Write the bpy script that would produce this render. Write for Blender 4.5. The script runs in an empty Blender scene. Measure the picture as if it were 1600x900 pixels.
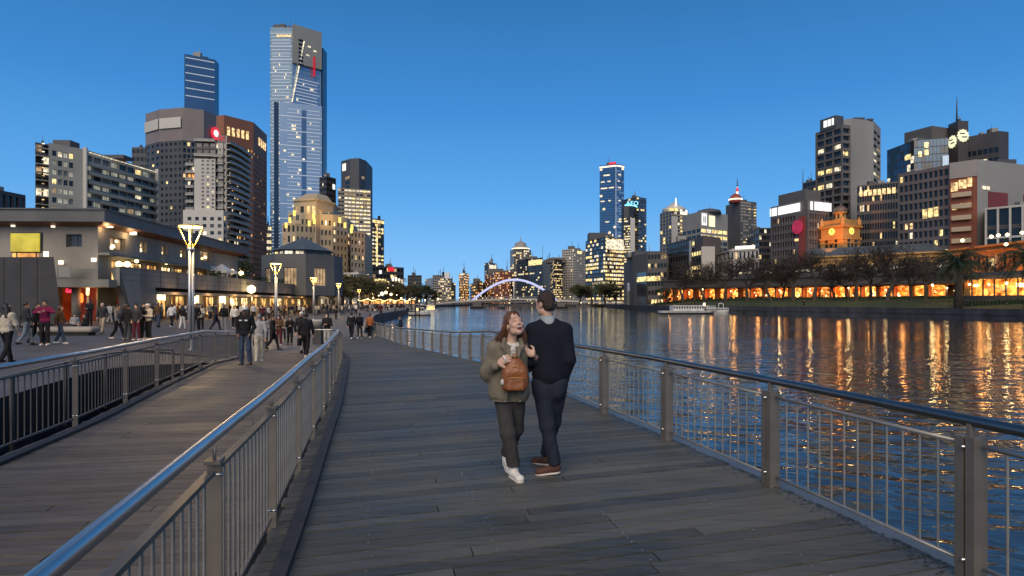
import bpy, bmesh, math, random
import numpy as np
from mathutils import Vector, Matrix
SC = bpy.context.scene
COL = SC.collection
rnd = random.Random(7)
# ------------------------------------------------------------------ camera, sky, sun, exposure
EYE = 1.75; F = 950.0; HOR = 472.0
cam_data = bpy.data.cameras.new('camera'); cam = bpy.data.objects.new('camera', cam_data); COL.objects.link(cam)
cam.location = (0, 0, EYE); cam.rotation_euler = (math.radians(90), 0, 0)
cam_data.lens = F/1600*36; cam_data.sensor_width = 36; cam_data.shift_y = (HOR-450)/1600
cam_data.clip_start = .05; cam_data.clip_end = 9000
SC.camera = cam
SC.render.engine = 'CYCLES'
cy = SC.cycles
cy.use_denoising = True; cy.max_bounces = 5; cy.diffuse_bounces = 2; cy.glossy_bounces = 3; cy.transmission_bounces = 3
cy.sample_clamp_indirect = 6; cy.caustics_reflective = False; cy.caustics_refractive = False
SC.view_settings.view_transform = 'Standard'; SC.view_settings.look = 'None'
SC.view_settings.exposure = 0; SC.view_settings.gamma = 1
world = bpy.data.worlds.new('World'); SC.world = world; world.use_nodes = True
wn = world.node_tree; wl = wn.links
w_bg = wn.nodes['Background']
w_tc = wn.nodes.new('ShaderNodeTexCoord'); w_sx = wn.nodes.new('ShaderNodeSeparateXYZ')
wl.new(w_tc.outputs['Generated'], w_sx.inputs[0])
w_rp = wn.nodes.new('ShaderNodeValToRGB'); wl.new(w_sx.outputs['Z'], w_rp.inputs[0])
def set_ramp(rp, stops):
    e = rp.color_ramp.elements
    while len(e) > 1: e.remove(e[-1])
    e[0].position = stops[0][0]; e[0].color = (*stops[0][1], 1)
    for p, c in stops[1:]:
        k = e.new(p); k.color = (*c, 1)
# dusk sky after sunset: pale blue above the western horizon, deep blue overhead
set_ramp(w_rp, [(0, (.32, .62, .97)), (.06, (.225, .53, .93)), (.16, (.115, .40, .84)), (.3, (.054, .265, .665)), (.45, (.034, .18, .46)), (.65, (.042, .13, .30)), (1, (.05, .105, .21))])
# the sky dims away from the afterglow in the west (+Y)
w_mr = wn.nodes.new('ShaderNodeMapRange'); wl.new(w_sx.outputs['Y'], w_mr.inputs['Value'])
w_mr.inputs['From Min'].default_value = -1; w_mr.inputs['From Max'].default_value = 1
w_mr.inputs['To Min'].default_value = .72; w_mr.inputs['To Max'].default_value = 1.03
w_mx = wn.nodes.new('ShaderNodeMix'); w_mx.data_type = 'RGBA'; w_mx.blend_type = 'MULTIPLY'; w_mx.inputs['Factor'].default_value = 1
wl.new(w_rp.outputs['Color'], w_mx.inputs[6]); wl.new(w_mr.outputs['Result'], w_mx.inputs[7])
wl.new(w_mx.outputs[2], w_bg.inputs['Color']); w_bg.inputs['Strength'].default_value = 1.0
# one very soft warm lamp from behind, added as fill; stands in for afterglow
fill_sun_d = bpy.data.lights.new('sun', 'SUN'); fill_sun_d.energy = 3.0; fill_sun_d.angle = math.radians(60); fill_sun_d.color = (1, .83, .66)
sun = bpy.data.objects.new('sun', fill_sun_d); COL.objects.link(sun)
sun.rotation_euler = (math.radians(52), 0, math.radians(-12))

# ------------------------------------------------------------------ helpers
def PX(x, Y): return (x-800)/F*Y
def PZ(y, Y): return EYE+(HOR-y)/F*Y
def W(x, y, Y): return Vector((PX(x, Y), Y, PZ(y, Y)))
def tag(o, label=None, cat=None, group=None, kind=None):
    if label: o['label'] = label
    if cat: o['category'] = cat
    if group: o['group'] = group
    if kind: o['kind'] = kind
    return o
ORG = {}
def thing(name, label, cat, loc=(0, 0, 0), group=None, kind=None):
    o = bpy.data.objects.new(name, None); COL.objects.link(o); o.location = loc; o.empty_display_size = .2
    ORG[o] = Vector(loc)
    return tag(o, label, cat, group, kind)
def link(name, me, parent=None, loc=None):
    o = bpy.data.objects.new(name, me); COL.objects.link(o)
    if parent is not None: o.parent = parent
    if loc is not None: o.location = loc
    return o
class MB:
    """collects world-space faces; build() makes ONE mesh object"""
    def __init__(s): s.v = []; s.f = []; s.m = []; s.sm = []
    def quad(s, *p, m=0, sm=False):
        n = len(s.v); s.v += [tuple(q) for q in p]; s.f.append(tuple(range(n, n+len(p)))); s.m.append(m); s.sm.append(sm)
    def box(s, c, h, rz=0, m=0, ax=None):
        c = Vector(c)
        if ax is None:
            a = Vector((math.cos(rz), math.sin(rz), 0)); b = Vector((-a.y, a.x, 0)); z = Vector((0, 0, 1))
        else: a, b, z = ax
        n = len(s.v)
        for k in range(8):
            s.v.append(tuple(c+a*h[0]*(1 if k & 1 else -1)+b*h[1]*(1 if k & 2 else -1)+z*h[2]*(1 if k & 4 else -1)))
        for f in ((0, 2, 3, 1), (4, 5, 7, 6), (0, 1, 5, 4), (2, 6, 7, 3), (0, 4, 6, 2), (1, 3, 7, 5)):
            s.f.append(tuple(n+i for i in f)); s.m.append(m); s.sm.append(False)
    def bar(s, p, q, w, h, m=0, up=(0, 0, 1)):
        p = Vector(p); q = Vector(q); d = q-p; L = d.length
        if L < 1e-6: return
        d /= L; u = Vector(up)
        b = u.cross(d)
        if b.length < 1e-4: b = Vector((1, 0, 0)).cross(d)
        b.normalize(); u = d.cross(b)
        s.box((p+q)/2, (L/2, w/2, h/2), m=m, ax=(d, b, u))
    def prism(s, poly, z0, z1, m=0, top=True, bottom=False, mt=None):
        n = len(poly)
        for i in range(n):
            a = poly[i]; b = poly[(i+1) % n]
            s.quad((a[0], a[1], z0), (b[0], b[1], z0), (b[0], b[1], z1), (a[0], a[1], z1), m=m)
        if top: s.quad(*[(p[0], p[1], z1) for p in poly], m=m if mt is None else mt)
        if bottom: s.quad(*[(p[0], p[1], z0) for p in reversed(poly)], m=m)
    def tube(s, pts, r, n=8, m=0, cap=True, sm=True):
        pts = [Vector(p) for p in pts]; k = len(pts)
        rs = r if isinstance(r, (list, tuple)) else [r]*k
        base = len(s.v); ref = None
        for i, p in enumerate(pts):
            d = (pts[min(i+1, k-1)]-pts[max(i-1, 0)])
            if d.length < 1e-9: d = Vector((0, 0, 1))
            d.normalize()
            if ref is None:
                ref = Vector((0, 0, 1)) if abs(d.z) < .9 else Vector((1, 0, 0))
            a = ref-d*ref.dot(d)
            if a.length < 1e-5: a = d.orthogonal()
            a.normalize(); ref = a; b = d.cross(a)
            for j in range(n):
                t = 2*math.pi*j/n
                s.v.append(tuple(p+(a*math.cos(t)+b*math.sin(t))*rs[i]))
        for i in range(k-1):
            for j in range(n):
                s.f.append((base+i*n+j, base+i*n+(j+1) % n, base+(i+1)*n+(j+1) % n, base+(i+1)*n+j)); s.m.append(m); s.sm.append(sm)
        if cap:
            s.f.append(tuple(base+j for j in reversed(range(n)))); s.m.append(m); s.sm.append(False)
            s.f.append(tuple(base+(k-1)*n+j for j in range(n))); s.m.append(m); s.sm.append(False)
    def lathe(s, c, prof, n=12, m=0, sm=True):
        """prof: list of (r, z) from bottom to top about vertical axis at c"""
        base = len(s.v); c = Vector(c); k = len(prof)
        for r, z in prof:
            for j in range(n):
                t = 2*math.pi*j/n
                s.v.append((c.x+r*math.cos(t), c.y+r*math.sin(t), c.z+z))
        for i in range(k-1):
            for j in range(n):
                s.f.append((base+i*n+j, base+i*n+(j+1) % n, base+(i+1)*n+(j+1) % n, base+(i+1)*n+j)); s.m.append(m); s.sm.append(sm)
        s.f.append(tuple(base+j for j in reversed(range(n)))); s.m.append(m); s.sm.append(False)
        s.f.append(tuple(base+(k-1)*n+j for j in range(n))); s.m.append(m); s.sm.append(False)
    def mesh(s, name, mats, org=(0, 0, 0)):
        me = bpy.data.meshes.new(name)
        v = np.array(s.v, dtype=np.float64).reshape(-1, 3)-np.array(org)
        me.from_pydata(v.tolist(), [], s.f)
        for mt in (mats if isinstance(mats, (list, tuple)) else [mats]): me.materials.append(mt)
        me.polygons.foreach_set('material_index', s.m); me.polygons.foreach_set('use_smooth', s.sm); me.update()
        return me
    def build(s, name, mats, parent=None, kind=None):
        if not s.f: return None
        org = ORG.get(parent, Vector((0, 0, 0))) if parent is not None else Vector((0, 0, 0))
        o = link(name, s.mesh(name, mats, org), parent)
        ORG[o] = org
        if kind: o['kind'] = kind
        return o
def smooth_curve(P, step=.25):
    """dense Catmull-Rom through (x,y) points -> arrays"""
    P = [Vector(p) for p in P]; out = []
    Q = [P[0]*2-P[1]]+P+[P[-1]*2-P[-2]]
    for i in range(1, len(Q)-2):
        n = max(2, int((Q[i+1]-Q[i]).length/step))
        for k in range(n):
            t = k/n; a, b, c, d = Q[i-1:i+3]
            out.append(.5*((2*b)+(c-a)*t+(2*a-5*b+4*c-d)*t*t+(3*b-a-3*c+d)*t**3))
    out.append(P[-1]); return out

# ------------------------------------------------------------------ materials
MATS = {}
def new_mat(name):
    m = bpy.data.materials.new(name); m.use_nodes = True; MATS[name] = m
    return m, m.node_tree, m.node_tree.nodes['Principled BSDF']
def nd(nt, t, **kw):
    n = nt.nodes.new(t)
    for k, v in kw.items(): setattr(n, k, v)
    return n
def coords(nt, kind='Object', scale=None):
    tc = nd(nt, 'ShaderNodeTexCoord'); out = tc.outputs[kind]
    if scale is not None:
        mp = nd(nt, 'ShaderNodeMapping'); nt.links.new(out, mp.inputs[0]); mp.inputs['Scale'].default_value = scale; out = mp.outputs[0]
    return out
def surf(name, col, rough=.6, metal=0, var=.25, scale=2.0, bump=.0, bscale=None, spec=.5, dirt=0, stretch=(1, 1, 1), coat=0):
    """principled with noisy colour variation, optional fine bump and streaky dirt"""
    m, nt, b = new_mat(name)
    b.inputs['Roughness'].default_value = rough; b.inputs['Metallic'].default_value = metal
    b.inputs['Specular IOR Level'].default_value = spec
    co = coords(nt, 'Object', stretch)
    n = nd(nt, 'ShaderNodeTexNoise'); nt.links.new(co, n.inputs['Vector']); n.inputs['Scale'].default_value = scale; n.inputs['Detail'].default_value = 6
    r = nd(nt, 'ShaderNodeValToRGB'); nt.links.new(n.outputs['Fac'], r.inputs[0])
    lo = [c*(1-var) for c in col]; hi = [min(1, c*(1+var)) for c in col]
    set_ramp(r, [(.3, lo), (.7, hi)])
    out = r.outputs[0]
    if dirt:
        n2 = nd(nt, 'ShaderNodeTexNoise'); co2 = coords(nt, 'Object', (1, 1, .12)); nt.links.new(co2, n2.inputs['Vector']); n2.inputs['Scale'].default_value = scale*.6; n2.inputs['Detail'].default_value = 4
        r2 = nd(nt, 'ShaderNodeValToRGB'); nt.links.new(n2.outputs['Fac'], r2.inputs[0]); set_ramp(r2, [(.4, (1-dirt,)*3), (.6, (1, 1, 1))])
        mx = nd(nt, 'ShaderNodeMix', data_type='RGBA', blend_type='MULTIPLY'); mx.inputs['Factor'].default_value = 1
        nt.links.new(out, mx.inputs[6]); nt.links.new(r2.outputs[0], mx.inputs[7]); out = mx.outputs[2]
    nt.links.new(out, b.inputs['Base Color'])
    if bump:
        n3 = nd(nt, 'ShaderNodeTexNoise'); nt.links.new(co, n3.inputs['Vector']); n3.inputs['Scale'].default_value = bscale or scale*6; n3.inputs['Detail'].default_value = 4
        bp = nd(nt, 'ShaderNodeBump'); bp.inputs['Strength'].default_value = bump; bp.inputs['Distance'].default_value = .02
        nt.links.new(n3.outputs['Fac'], bp.inputs['Height']); nt.links.new(bp.outputs[0], b.inputs['Normal'])
    if coat: b.inputs['Coat Weight'].default_value = coat
    return m
def glow(name, col, strength, var=.0, scale=1.0, sample=False, hot=None):
    """emissive surface: lit rooms, lamps, signs; var adds the unevenness of what is inside the room"""
    m, nt, b = new_mat(name)
    b.inputs['Base Color'].default_value = (*[c*.2 for c in col], 1); b.inputs['Roughness'].default_value = .4
    b.inputs['Emission Color'].default_value = (*col, 1); b.inputs['Emission Strength'].default_value = strength
    if var:
        g = nd(nt, 'ShaderNodeNewGeometry')
        n = nd(nt, 'ShaderNodeTexNoise'); nt.links.new(g.outputs['Position'], n.inputs['Vector']); n.inputs['Scale'].default_value = scale; n.inputs['Detail'].default_value = 3
        r = nd(nt, 'ShaderNodeMapRange'); nt.links.new(n.outputs['Fac'], r.inputs['Value'])
        r.inputs['From Min'].default_value = .35; r.inputs['From Max'].default_value = .68
        r.inputs['To Min'].default_value = strength*(1-var); r.inputs['To Max'].default_value = strength*(1+var)
        nt.links.new(r.outputs[0], b.inputs['Emission Strength'])
        if hot:
            r2 = nd(nt, 'ShaderNodeValToRGB'); nt.links.new(n.outputs['Fac'], r2.inputs[0]); set_ramp(r2, [(.35, col), (.65, hot)])
            nt.links.new(r2.outputs[0], b.inputs['Emission Color'])
    try: m.cycles.emission_sampling = 'AUTO' if sample else 'NONE'
    except Exception: pass
    return m
def glass(name, col, rough=.08, metal=.0, spec=.8, var=.3, scale=.3, wob=.0):
    m = surf(name, col, rough=rough, metal=metal, var=var, scale=scale, spec=spec, bump=wob, bscale=.25)
    return m
# --- timber decking: colour per plank, grain along the plank, worn grey, nail-free (nails are geometry)
def timber(name, c0, c1, rough):
    m, nt, b = new_mat(name)
    oi = nd(nt, 'ShaderNodeObjectInfo'); co = nd(nt, 'ShaderNodeTexCoord').outputs['Object']
    g = nd(nt, 'ShaderNodeNewGeometry')
    mp = nd(nt, 'ShaderNodeMapping'); nt.links.new(g.outputs['Position'], mp.inputs[0]); mp.inputs['Rotation'].default_value = (0, 0, -.3); mp.inputs['Scale'].default_value = (1.3, 22, 8)
    n = nd(nt, 'ShaderNodeTexNoise'); nt.links.new(mp.outputs[0], n.inputs['Vector']); n.inputs['Scale'].default_value = 1.6; n.inputs['Detail'].default_value = 8; n.inputs['Roughness'].default_value = .62
    n2 = nd(nt, 'ShaderNodeTexNoise'); nt.links.new(g.outputs['Position'], n2.inputs['Vector']); n2.inputs['Scale'].default_value = .9; n2.inputs['Detail'].default_value = 5
    ad = nd(nt, 'ShaderNodeMath', operation='MULTIPLY_ADD'); nt.links.new(oi.outputs['Random'], ad.inputs[0]); ad.inputs[1].default_value = .36; nt.links.new(n.outputs['Fac'], ad.inputs[2])
    ad2 = nd(nt, 'ShaderNodeMath', operation='MULTIPLY_ADD'); nt.links.new(n2.outputs['Fac'], ad2.inputs[0]); ad2.inputs[1].default_value = .7; nt.links.new(ad.outputs[0], ad2.inputs[2])
    r = nd(nt, 'ShaderNodeMapRange'); nt.links.new(ad2.outputs[0], r.inputs['Value']); r.inputs['From Min'].default_value = .6; r.inputs['From Max'].default_value = 1.25
    cr = nd(nt, 'ShaderNodeValToRGB'); nt.links.new(r.outputs[0], cr.inputs[0]); set_ramp(cr, [(0, c0), (.5, [(a+b_)/2 for a, b_ in zip(c0, c1)]), (1, c1)])
    nt.links.new(cr.outputs[0], b.inputs['Base Color'])
    rr = nd(nt, 'ShaderNodeMapRange'); nt.links.new(n2.outputs['Fac'], rr.inputs['Value']); rr.inputs['From Min'].default_value = .3; rr.inputs['From Max'].default_value = .7
    rr.inputs['To Min'].default_value = rough-.1; rr.inputs['To Max'].default_value = rough+.14; nt.links.new(rr.outputs[0], b.inputs['Roughness'])
    bp = nd(nt, 'ShaderNodeBump'); bp.inputs['Strength'].default_value = .35; bp.inputs['Distance'].default_value = .006
    nt.links.new(n.outputs['Fac'], bp.inputs['Height']); nt.links.new(bp.outputs[0], b.inputs['Normal'])
    return m
M = {}
M['deck'] = timber('weathered_timber', (.026, .027, .0245), (.112, .113, .098), .6)
M['deck_warm'] = timber('brown_weathered_timber', (.034, .028, .023), (.125, .106, .086), .6)
M['kerb'] = surf('dark_kerb', (.03, .028, .027), .6, var=.4, scale=6, bump=.3)
M['under'] = surf('under_deck', (.012, .012, .013), .9)  # near black; shade under the planks put into the colour, reused for dark parts
M['nail'] = surf('nail_metal', (.75, .75, .75), .4, metal=.2, var=.1)
M['steel'] = surf('polished_steel', (.50, .49, .48), .33, metal=1, var=.08, scale=3, bump=.02, stretch=(1, 1, 1))
M['steel_d'] = surf('dark_steel_tube', (.19, .19, .19), .36, metal=1, var=.12, scale=3)
M['post'] = surf('taupe_metal', (.235, .21, .178), .42, metal=.35, var=.14, scale=5, dirt=.2)
M['bars'] = surf('grey_metal_bar', (.33, .315, .29), .4, metal=.5, var=.15, scale=5)
M['post_dark'] = surf('dark_fence_metal', (.13, .12, .11), .5, metal=.4, var=.15, scale=5, dirt=.2)
M['galv'] = surf('galvanised_ledge', (.17, .19, .2), .5, metal=.4, var=.15, scale=2)
M['bolt'] = surf('bolt_steel', (.6, .6, .6), .25, metal=1, var=.05)
M['paving'] = surf('plaza_paving', (.075, .072, .074), .62, var=.25, scale=.5, bump=.12, bscale=14)
M['promenade'] = surf('promenade_paving', (.115, .108, .1), .6, var=.2, scale=.4, bump=.1, bscale=10)
M['quay'] = surf('quay_concrete', (.1, .1, .1), .75, var=.3, scale=.6, dirt=.4, bump=.2)
M['quay_r'] = surf('quay_dark_stone', (.05, .055, .064), .7, var=.35, scale=.5, dirt=.4, bump=.25)
M['path_r'] = surf('path_stone', (.13, .12, .11), .75, var=.25, scale=.6)
M['lawn'] = surf('lawn_grass', (.02, .037, .010), .9, var=.5, scale=1.2, bump=.6, bscale=20)
M['hedge'] = surf('hedge_leaf', (.018, .04, .012), .85, var=.5, scale=3)
M['conc'] = surf('pale_concrete', (.33, .30, .26), .8, var=.14, scale=.35, dirt=.28, bump=.15, bscale=4)
M['conc_d'] = surf('board_concrete', (.25, .245, .22), .82, var=.16, scale=.5, dirt=.3, bump=.15, bscale=5)
M['fascia'] = surf('roof_fascia', (.1, .1, .102), .5, var=.12, scale=.5, dirt=.15)
M['black'] = surf('charcoal_cladding', (.035, .035, .038), .6, var=.2, scale=.8, dirt=.2)
M['soffit'] = surf('soffit_timber', (.16, .06, .03), .6, var=.2, scale=2)
M['alu'] = surf('aluminium_lamp', (.5, .5, .5), .35, metal=.7, var=.08)
M['lampy'] = surf('lamp_strut', (.55, .40, .13), .4, var=.05)
M['white'] = surf('white_paint', (.75, .75, .73), .45, var=.06, scale=1)
M['hull'] = surf('boat_white', (.62, .62, .6), .35, var=.1, scale=.8, dirt=.15)
M['hull_d'] = surf('boat_dark', (.03, .03, .035), .5)
M['pile'] = surf('timber_pile', (.05, .04, .035), .8, var=.3)
M['frame'] = surf('window_frame', (.12, .115, .11), .5, var=.1)
M['rail_thin'] = surf('balcony_metal', (.2, .2, .2), .5, metal=.3)
# building skins
M['w_apart'] = surf('apartment_concrete', (.42, .40, .345), .8, var=.12, scale=.08, dirt=.2)
M['w_slate'] = surf('slate_wall', (.06, .064, .073), .6, var=.15, scale=.06)
M['w_slate2'] = surf('deep_slate_wall', (.06, .063, .07), .6, var=.15, scale=.06)
M['w_brick'] = surf('red_brown_granite', (.25, .105, .058), .65, var=.14, scale=.05)
M['w_crown'] = surf('grey_brown_crown', (.2, .165, .155), .55, var=.15, scale=.05)
M['w_ivory'] = surf('ivory_render', (.52, .50, .45), .8, var=.08, scale=.06, dirt=.12)
M['w_sand'] = surf('sandstone_render', (.46, .37, .25), .8, var=.1, scale=.06, dirt=.15)
M['w_roof'] = surf('blue_grey_roof', (.07, .085, .1), .45, var=.12, scale=.2)
M['w_pav'] = surf('dark_pavilion', (.085, .09, .095), .6, var=.15, scale=.2)
M['w_dark'] = surf('dark_cladding', (.055, .05, .05), .55, var=.15, scale=.06)
M['w_tan'] = surf('tan_rib', (.30, .26, .2), .6, var=.1, scale=.06)
M['w_grey'] = surf('mid_grey_concrete', (.28, .275, .26), .75, var=.1, scale=.05, dirt=.15)
M['w_greyd'] = surf('grey_brown_concrete', (.115, .108, .104), .75, var=.12, scale=.05, dirt=.15)
M['w_pale'] = surf('pale_stone', (.48, .46, .43), .75, var=.1, scale=.05, dirt=.15)
M['w_mauve'] = surf('mauve_concrete', (.135, .115, .115), .75, var=.12, scale=.05, dirt=.15)
M['w_red'] = surf('red_panel', (.17, .03, .028), .6, var=.2, scale=.12)
M['w_rust'] = surf('rust_brick', (.22, .065, .035), .75, var=.15, scale=.12)
M['w_green'] = surf('green_grey_steel', (.22, .25, .235), .6, var=.12, scale=.05)
M['w_station'] = surf('ochre_render', (.52, .29, .09), .8, var=.18, scale=.15, dirt=.2)
M['dome'] = surf('copper_dome', (.12, .09, .075), .5, var=.2, scale=.5)
M['dome_red'] = surf('red_dome', (.3, .06, .04), .5, var=.1)
M['gold'] = surf('gold_panel', (.40, .34, .25), .38, metal=.45, var=.08, scale=.03)
M['signred'] = surf('red_stripe', (.7, .02, .02), .4, var=.05)
# glazing
M['g_dark'] = glass('dark_window_glass', (.012, .015, .018), .12, spec=.5)
M['g_mid'] = glass('grey_window_glass', (.05, .055, .06), .15, spec=.6)
M['g_curt'] = glass('pale_curtain_glass', (.22, .22, .2), .35, spec=.5)
M['g_blue'] = glass('sky_blue_glass', (.13, .21, .31), .18, metal=.7, spec=.8, var=.14, scale=.02, wob=.05)
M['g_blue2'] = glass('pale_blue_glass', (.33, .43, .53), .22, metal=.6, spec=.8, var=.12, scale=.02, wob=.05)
M['g_navy'] = glass('navy_glass', (.045, .075, .11), .14, metal=.6, spec=.8, var=.25, scale=.03, wob=.05)
M['g_black'] = glass('black_glass', (.014, .017, .022), .14, metal=.2, spec=.6, var=.3, scale=.03)
M['g_rialto'] = glass('rialto_blue_glass', (.13, .25, .36), .14, metal=.8, spec=.8, var=.2, scale=.03, wob=.05)
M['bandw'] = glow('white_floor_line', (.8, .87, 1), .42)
M['banddim'] = surf('floor_line_metal', (.5, .52, .55), .4, metal=.3)
# lit rooms
M['l_warm'] = glow('lit_room_warm', (1, .66, .30), 1.15, .75, .9)
M['l_yel'] = glow('lit_room_yellow', (1, .74, .30), 1.25, .75, .8)
M['l_pale'] = glow('lit_room_pale', (1, .86, .60), 1.0, .7, .7)
M['l_dim'] = glow('lit_room_dim', (1, .66, .34), .35, .8, .6)
M['l_or'] = glow('lit_room_orange', (1, .42, .10), 1.0, .8, .7)
M['l_blind'] = glow('lit_blind', (.95, .92, .72), .3, .5, .35)
M['l_cool'] = glow('lit_room_cool', (.75, .88, 1), .8, .6, .7)
M['shop'] = glow('restaurant_interior', (1, .40, .07), 1.0, .95, .9, hot=(1, .62, .2))
M['shop2'] = glow('restaurant_interior_bright', (1, .52, .13), 1.7, .9, 1.6, hot=(1, .82, .45))
M['shopred'] = glow('red_room', (.5, .05, .008), .22, .5, .6)
M['vault'] = glow('vault_interior', (1, .20, .014), 1.6, .9, .9, hot=(1, .42, .07))
M['vault_dim'] = glow('vault_interior_dim', (1, .20, .015), .9, .9, 1.1, hot=(1, .45, .1))
M['vault_hot'] = glow('vault_interior_bright', (1, .26, .022), 1.9, .95, 1.6, hot=(1, .5, .12))
M['g_upper'] = glass('deep_blue_glass', (.045, .095, .155), .2, metal=.5, spec=.7, var=.15, scale=.02, wob=.05)  # deep blue, darkened further to offset the fill lamp on the left face
M['hot'] = glow('bright_lamp', (1, .74, .34), 5, sample=False)
M['niche'] = glow('yellow_niche', (1, .66, .12), 1.7)
M['hotw'] = glow('white_lamp', (1, .86, .62), 1.7)
M['disc'] = glow('lamp_disc', (1, .70, .27), 3.4)
M['neon'] = glow('red_neon', (1, .03, .10), 2.6)
M['letred'] = glow('red_letters', (.8, .03, .05), .7)
M['neonor'] = glow('orange_neon', (1, .16, .02), 3)
M['signw'] = glow('white_sign', (1, 1, .98), 1.05)
M['signy'] = glow('cream_sign', (1, .97, .62), 1.0)
M['signc'] = glow('cyan_sign', (.25, .75, 1), 1.8)
M['signyel'] = glow('yellow_sign', (.75, .6, .06), .7, .25, .8)
M['signpink'] = glow('pink_sign', (.7, .04, .12), .5, .3, .2)
M['signlogo'] = glow('red_logo', (.9, .03, .05), .9)
M['redbar'] = glow('red_bar', (.8, .01, .02), .6)
M['arch'] = glow('violet_arch_light', (.58, .60, 1), .95)
M['string'] = glow('festoon_bulb', (1, .60, .2), 7)
# plants
M['bark'] = surf('bark', (.05, .038, .03), .9, var=.3, scale=3)
M['bark_b'] = surf('bare_branch', (.05, .041, .034), .9, var=.3, scale=2)
M['leaf_d'] = surf('dark_leaf', (.03, .05, .018), .7, var=.5, scale=.7)
M['leaf_o'] = surf('olive_leaf', (.07, .075, .03), .7, var=.5, scale=.7)
M['leaf_y'] = surf('autumn_leaf', (.085, .07, .03), .7, var=.5, scale=.7)
M['palm'] = surf('palm_leaf', (.02, .035, .014), .6, var=.4, scale=1)
def lamp_light(name, loc, power, col=(1, .68, .32), r=.2, parent=None):
    d = bpy.data.lights.new(name, 'POINT'); d.energy = power; d.color = col; d.shadow_soft_size = r
    o = bpy.data.objects.new(name, d); COL.objects.link(o); o.location = loc
    if parent is not None: o.parent = parent; o.location = Vector(loc)-ORG[parent]
    return o
def spot_light(name, loc, target, power, col, ang=1.2, r=.3):
    d = bpy.data.lights.new(name, 'SPOT'); d.energy = power; d.color = col; d.spot_size = ang; d.spot_blend = .7; d.shadow_soft_size = r
    o = bpy.data.objects.new(name, d); COL.objects.link(o); o.location = loc
    o.rotation_euler = (Vector(target)-Vector(loc)).to_track_quat('-Z', 'Y').to_euler(); return o
# ------------------------------------------------------------------ ground heights, rail lines
C_RIGHT = smooth_curve([(4.25, -3), (3.63, 0), (3.0, 3), (2.47, 5.5), (1.92, 7.7), (1.44, 9.55), (.3, 14.2), (-.97, 19.3), (-3.2, 27), (-6.1, 34.7), (-10.6, 46.6)], .1)
C_MID = smooth_curve([(-.2, -3), (-.82, 0), (-1.49, 3.05), (-1.86, 4.78), (-2.53, 7.7), (-3.29, 10.94), (-5.2, 18.4), (-6.6, 23.5), (-8.2, 28.6)], .1)
C_LEFT = smooth_curve([(-3.4, -3), (-4.12, 0), (-5.0, 3.6), (-5.69, 6.76), (-6.14, 8.66), (-6.86, 10.9), (-7.65, 13.3), (-8.3, 15.5), (-9.05, 17.9), (-10.0, 21.3), (-10.8, 24.0)], .1)
def x_at(curve, Y, k=.38):
    ys = [p[1] for p in curve]; xs = [p[0] for p in curve]
    if Y > ys[-1]: return xs[-1]-k*(Y-ys[-1])
    return float(np.interp(Y, ys, xs))
def sstep(t): t = max(0, min(1, t)); return t*t*(3-2*t)
def ground(X, Y):
    d = float(np.interp(Y, [8, 18, 24.5, 30, 37, 46, 70, 110, 200], [0, -.13, -.48, -.64, -.82, -.8, -.6, -.4, -.3]))
    p = float(np.interp(Y, [10, 20, 50, 80, 110, 200], [-.02, -.03, -.08, -.22, -.36, -.3]))
    xl = x_at(C_LEFT, Y); t = sstep((X-(xl-4.0))/3.6)
    return p+(d-p)*t
def on_ground(px, py):
    """ground point seen at a photo pixel"""
    lo, hi = 2.0, 400.0
    for _ in range(60):
        mid = (lo+hi)/2; g = ground(PX(px, mid), mid)
        if HOR+(EYE-g)*F/mid > py: lo = mid
        else: hi = mid
    Y = (lo+hi)/2; X = PX(px, Y); return Vector((X, Y, ground(X, Y)))
WATER = -1.7
# water: one sheet to the horizon
def water_mat():
    m, nt, b = new_mat('river_water')
    b.inputs['Base Color'].default_value = (.026, .032, .033, 1); b.inputs['Roughness'].default_value = .045; b.inputs['IOR'].default_value = 1.33
    b.inputs['Specular IOR Level'].default_value = .5
    g = nd(nt, 'ShaderNodeNewGeometry')
    def nz(sc, rot, s, det, dist=.4):
        mp = nd(nt, 'ShaderNodeMapping'); nt.links.new(g.outputs['Position'], mp.inputs[0]); mp.inputs['Scale'].default_value = sc; mp.vector_type = 'TEXTURE'; mp.inputs['Scale'].default_value = [1/q for q in sc]; mp.inputs['Rotation'].default_value = (0, 0, rot)
        n = nd(nt, 'ShaderNodeTexNoise'); nt.links.new(mp.outputs[0], n.inputs['Vector']); n.inputs['Scale'].default_value = s; n.inputs['Detail'].default_value = det; n.inputs['Roughness'].default_value = .42; n.inputs['Distortion'].default_value = dist
        return n.outputs['Fac']
    a = nz((.55, 1.35, 1), -.32, .95, 3, .35); c = nz((.6, 1.5, 1), -.62, 3.6, 2); e = nz((1, 1, 1), .1, .06, 3)
    bp = nd(nt, 'ShaderNodeBump'); bp.inputs['Strength'].default_value = 1; bp.inputs['Distance'].default_value = .13
    bp2 = nd(nt, 'ShaderNodeBump'); bp2.inputs['Strength'].default_value = 1; bp2.inputs['Distance'].default_value = .010
    # smoother and rougher patches as wind leaves them
    mr = nd(nt, 'ShaderNodeMapRange'); nt.links.new(e, mr.inputs['Value']); mr.inputs['From Min'].default_value = .35; mr.inputs['From Max'].default_value = .65; mr.inputs['To Min'].default_value = .55; mr.inputs['To Max'].default_value = 1.15
    nt.links.new(mr.outputs[0], bp.inputs['Strength']); nt.links.new(mr.outputs[0], bp2.inputs['Strength'])
    nt.links.new(a, bp.inputs['Height']); nt.links.new(c, bp2.inputs['Height']); nt.links.new(bp.outputs[0], bp2.inputs['Normal']); nt.links.new(bp2.outputs[0], b.inputs['Normal'])
    return m
M['water'] = water_mat()
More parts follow.
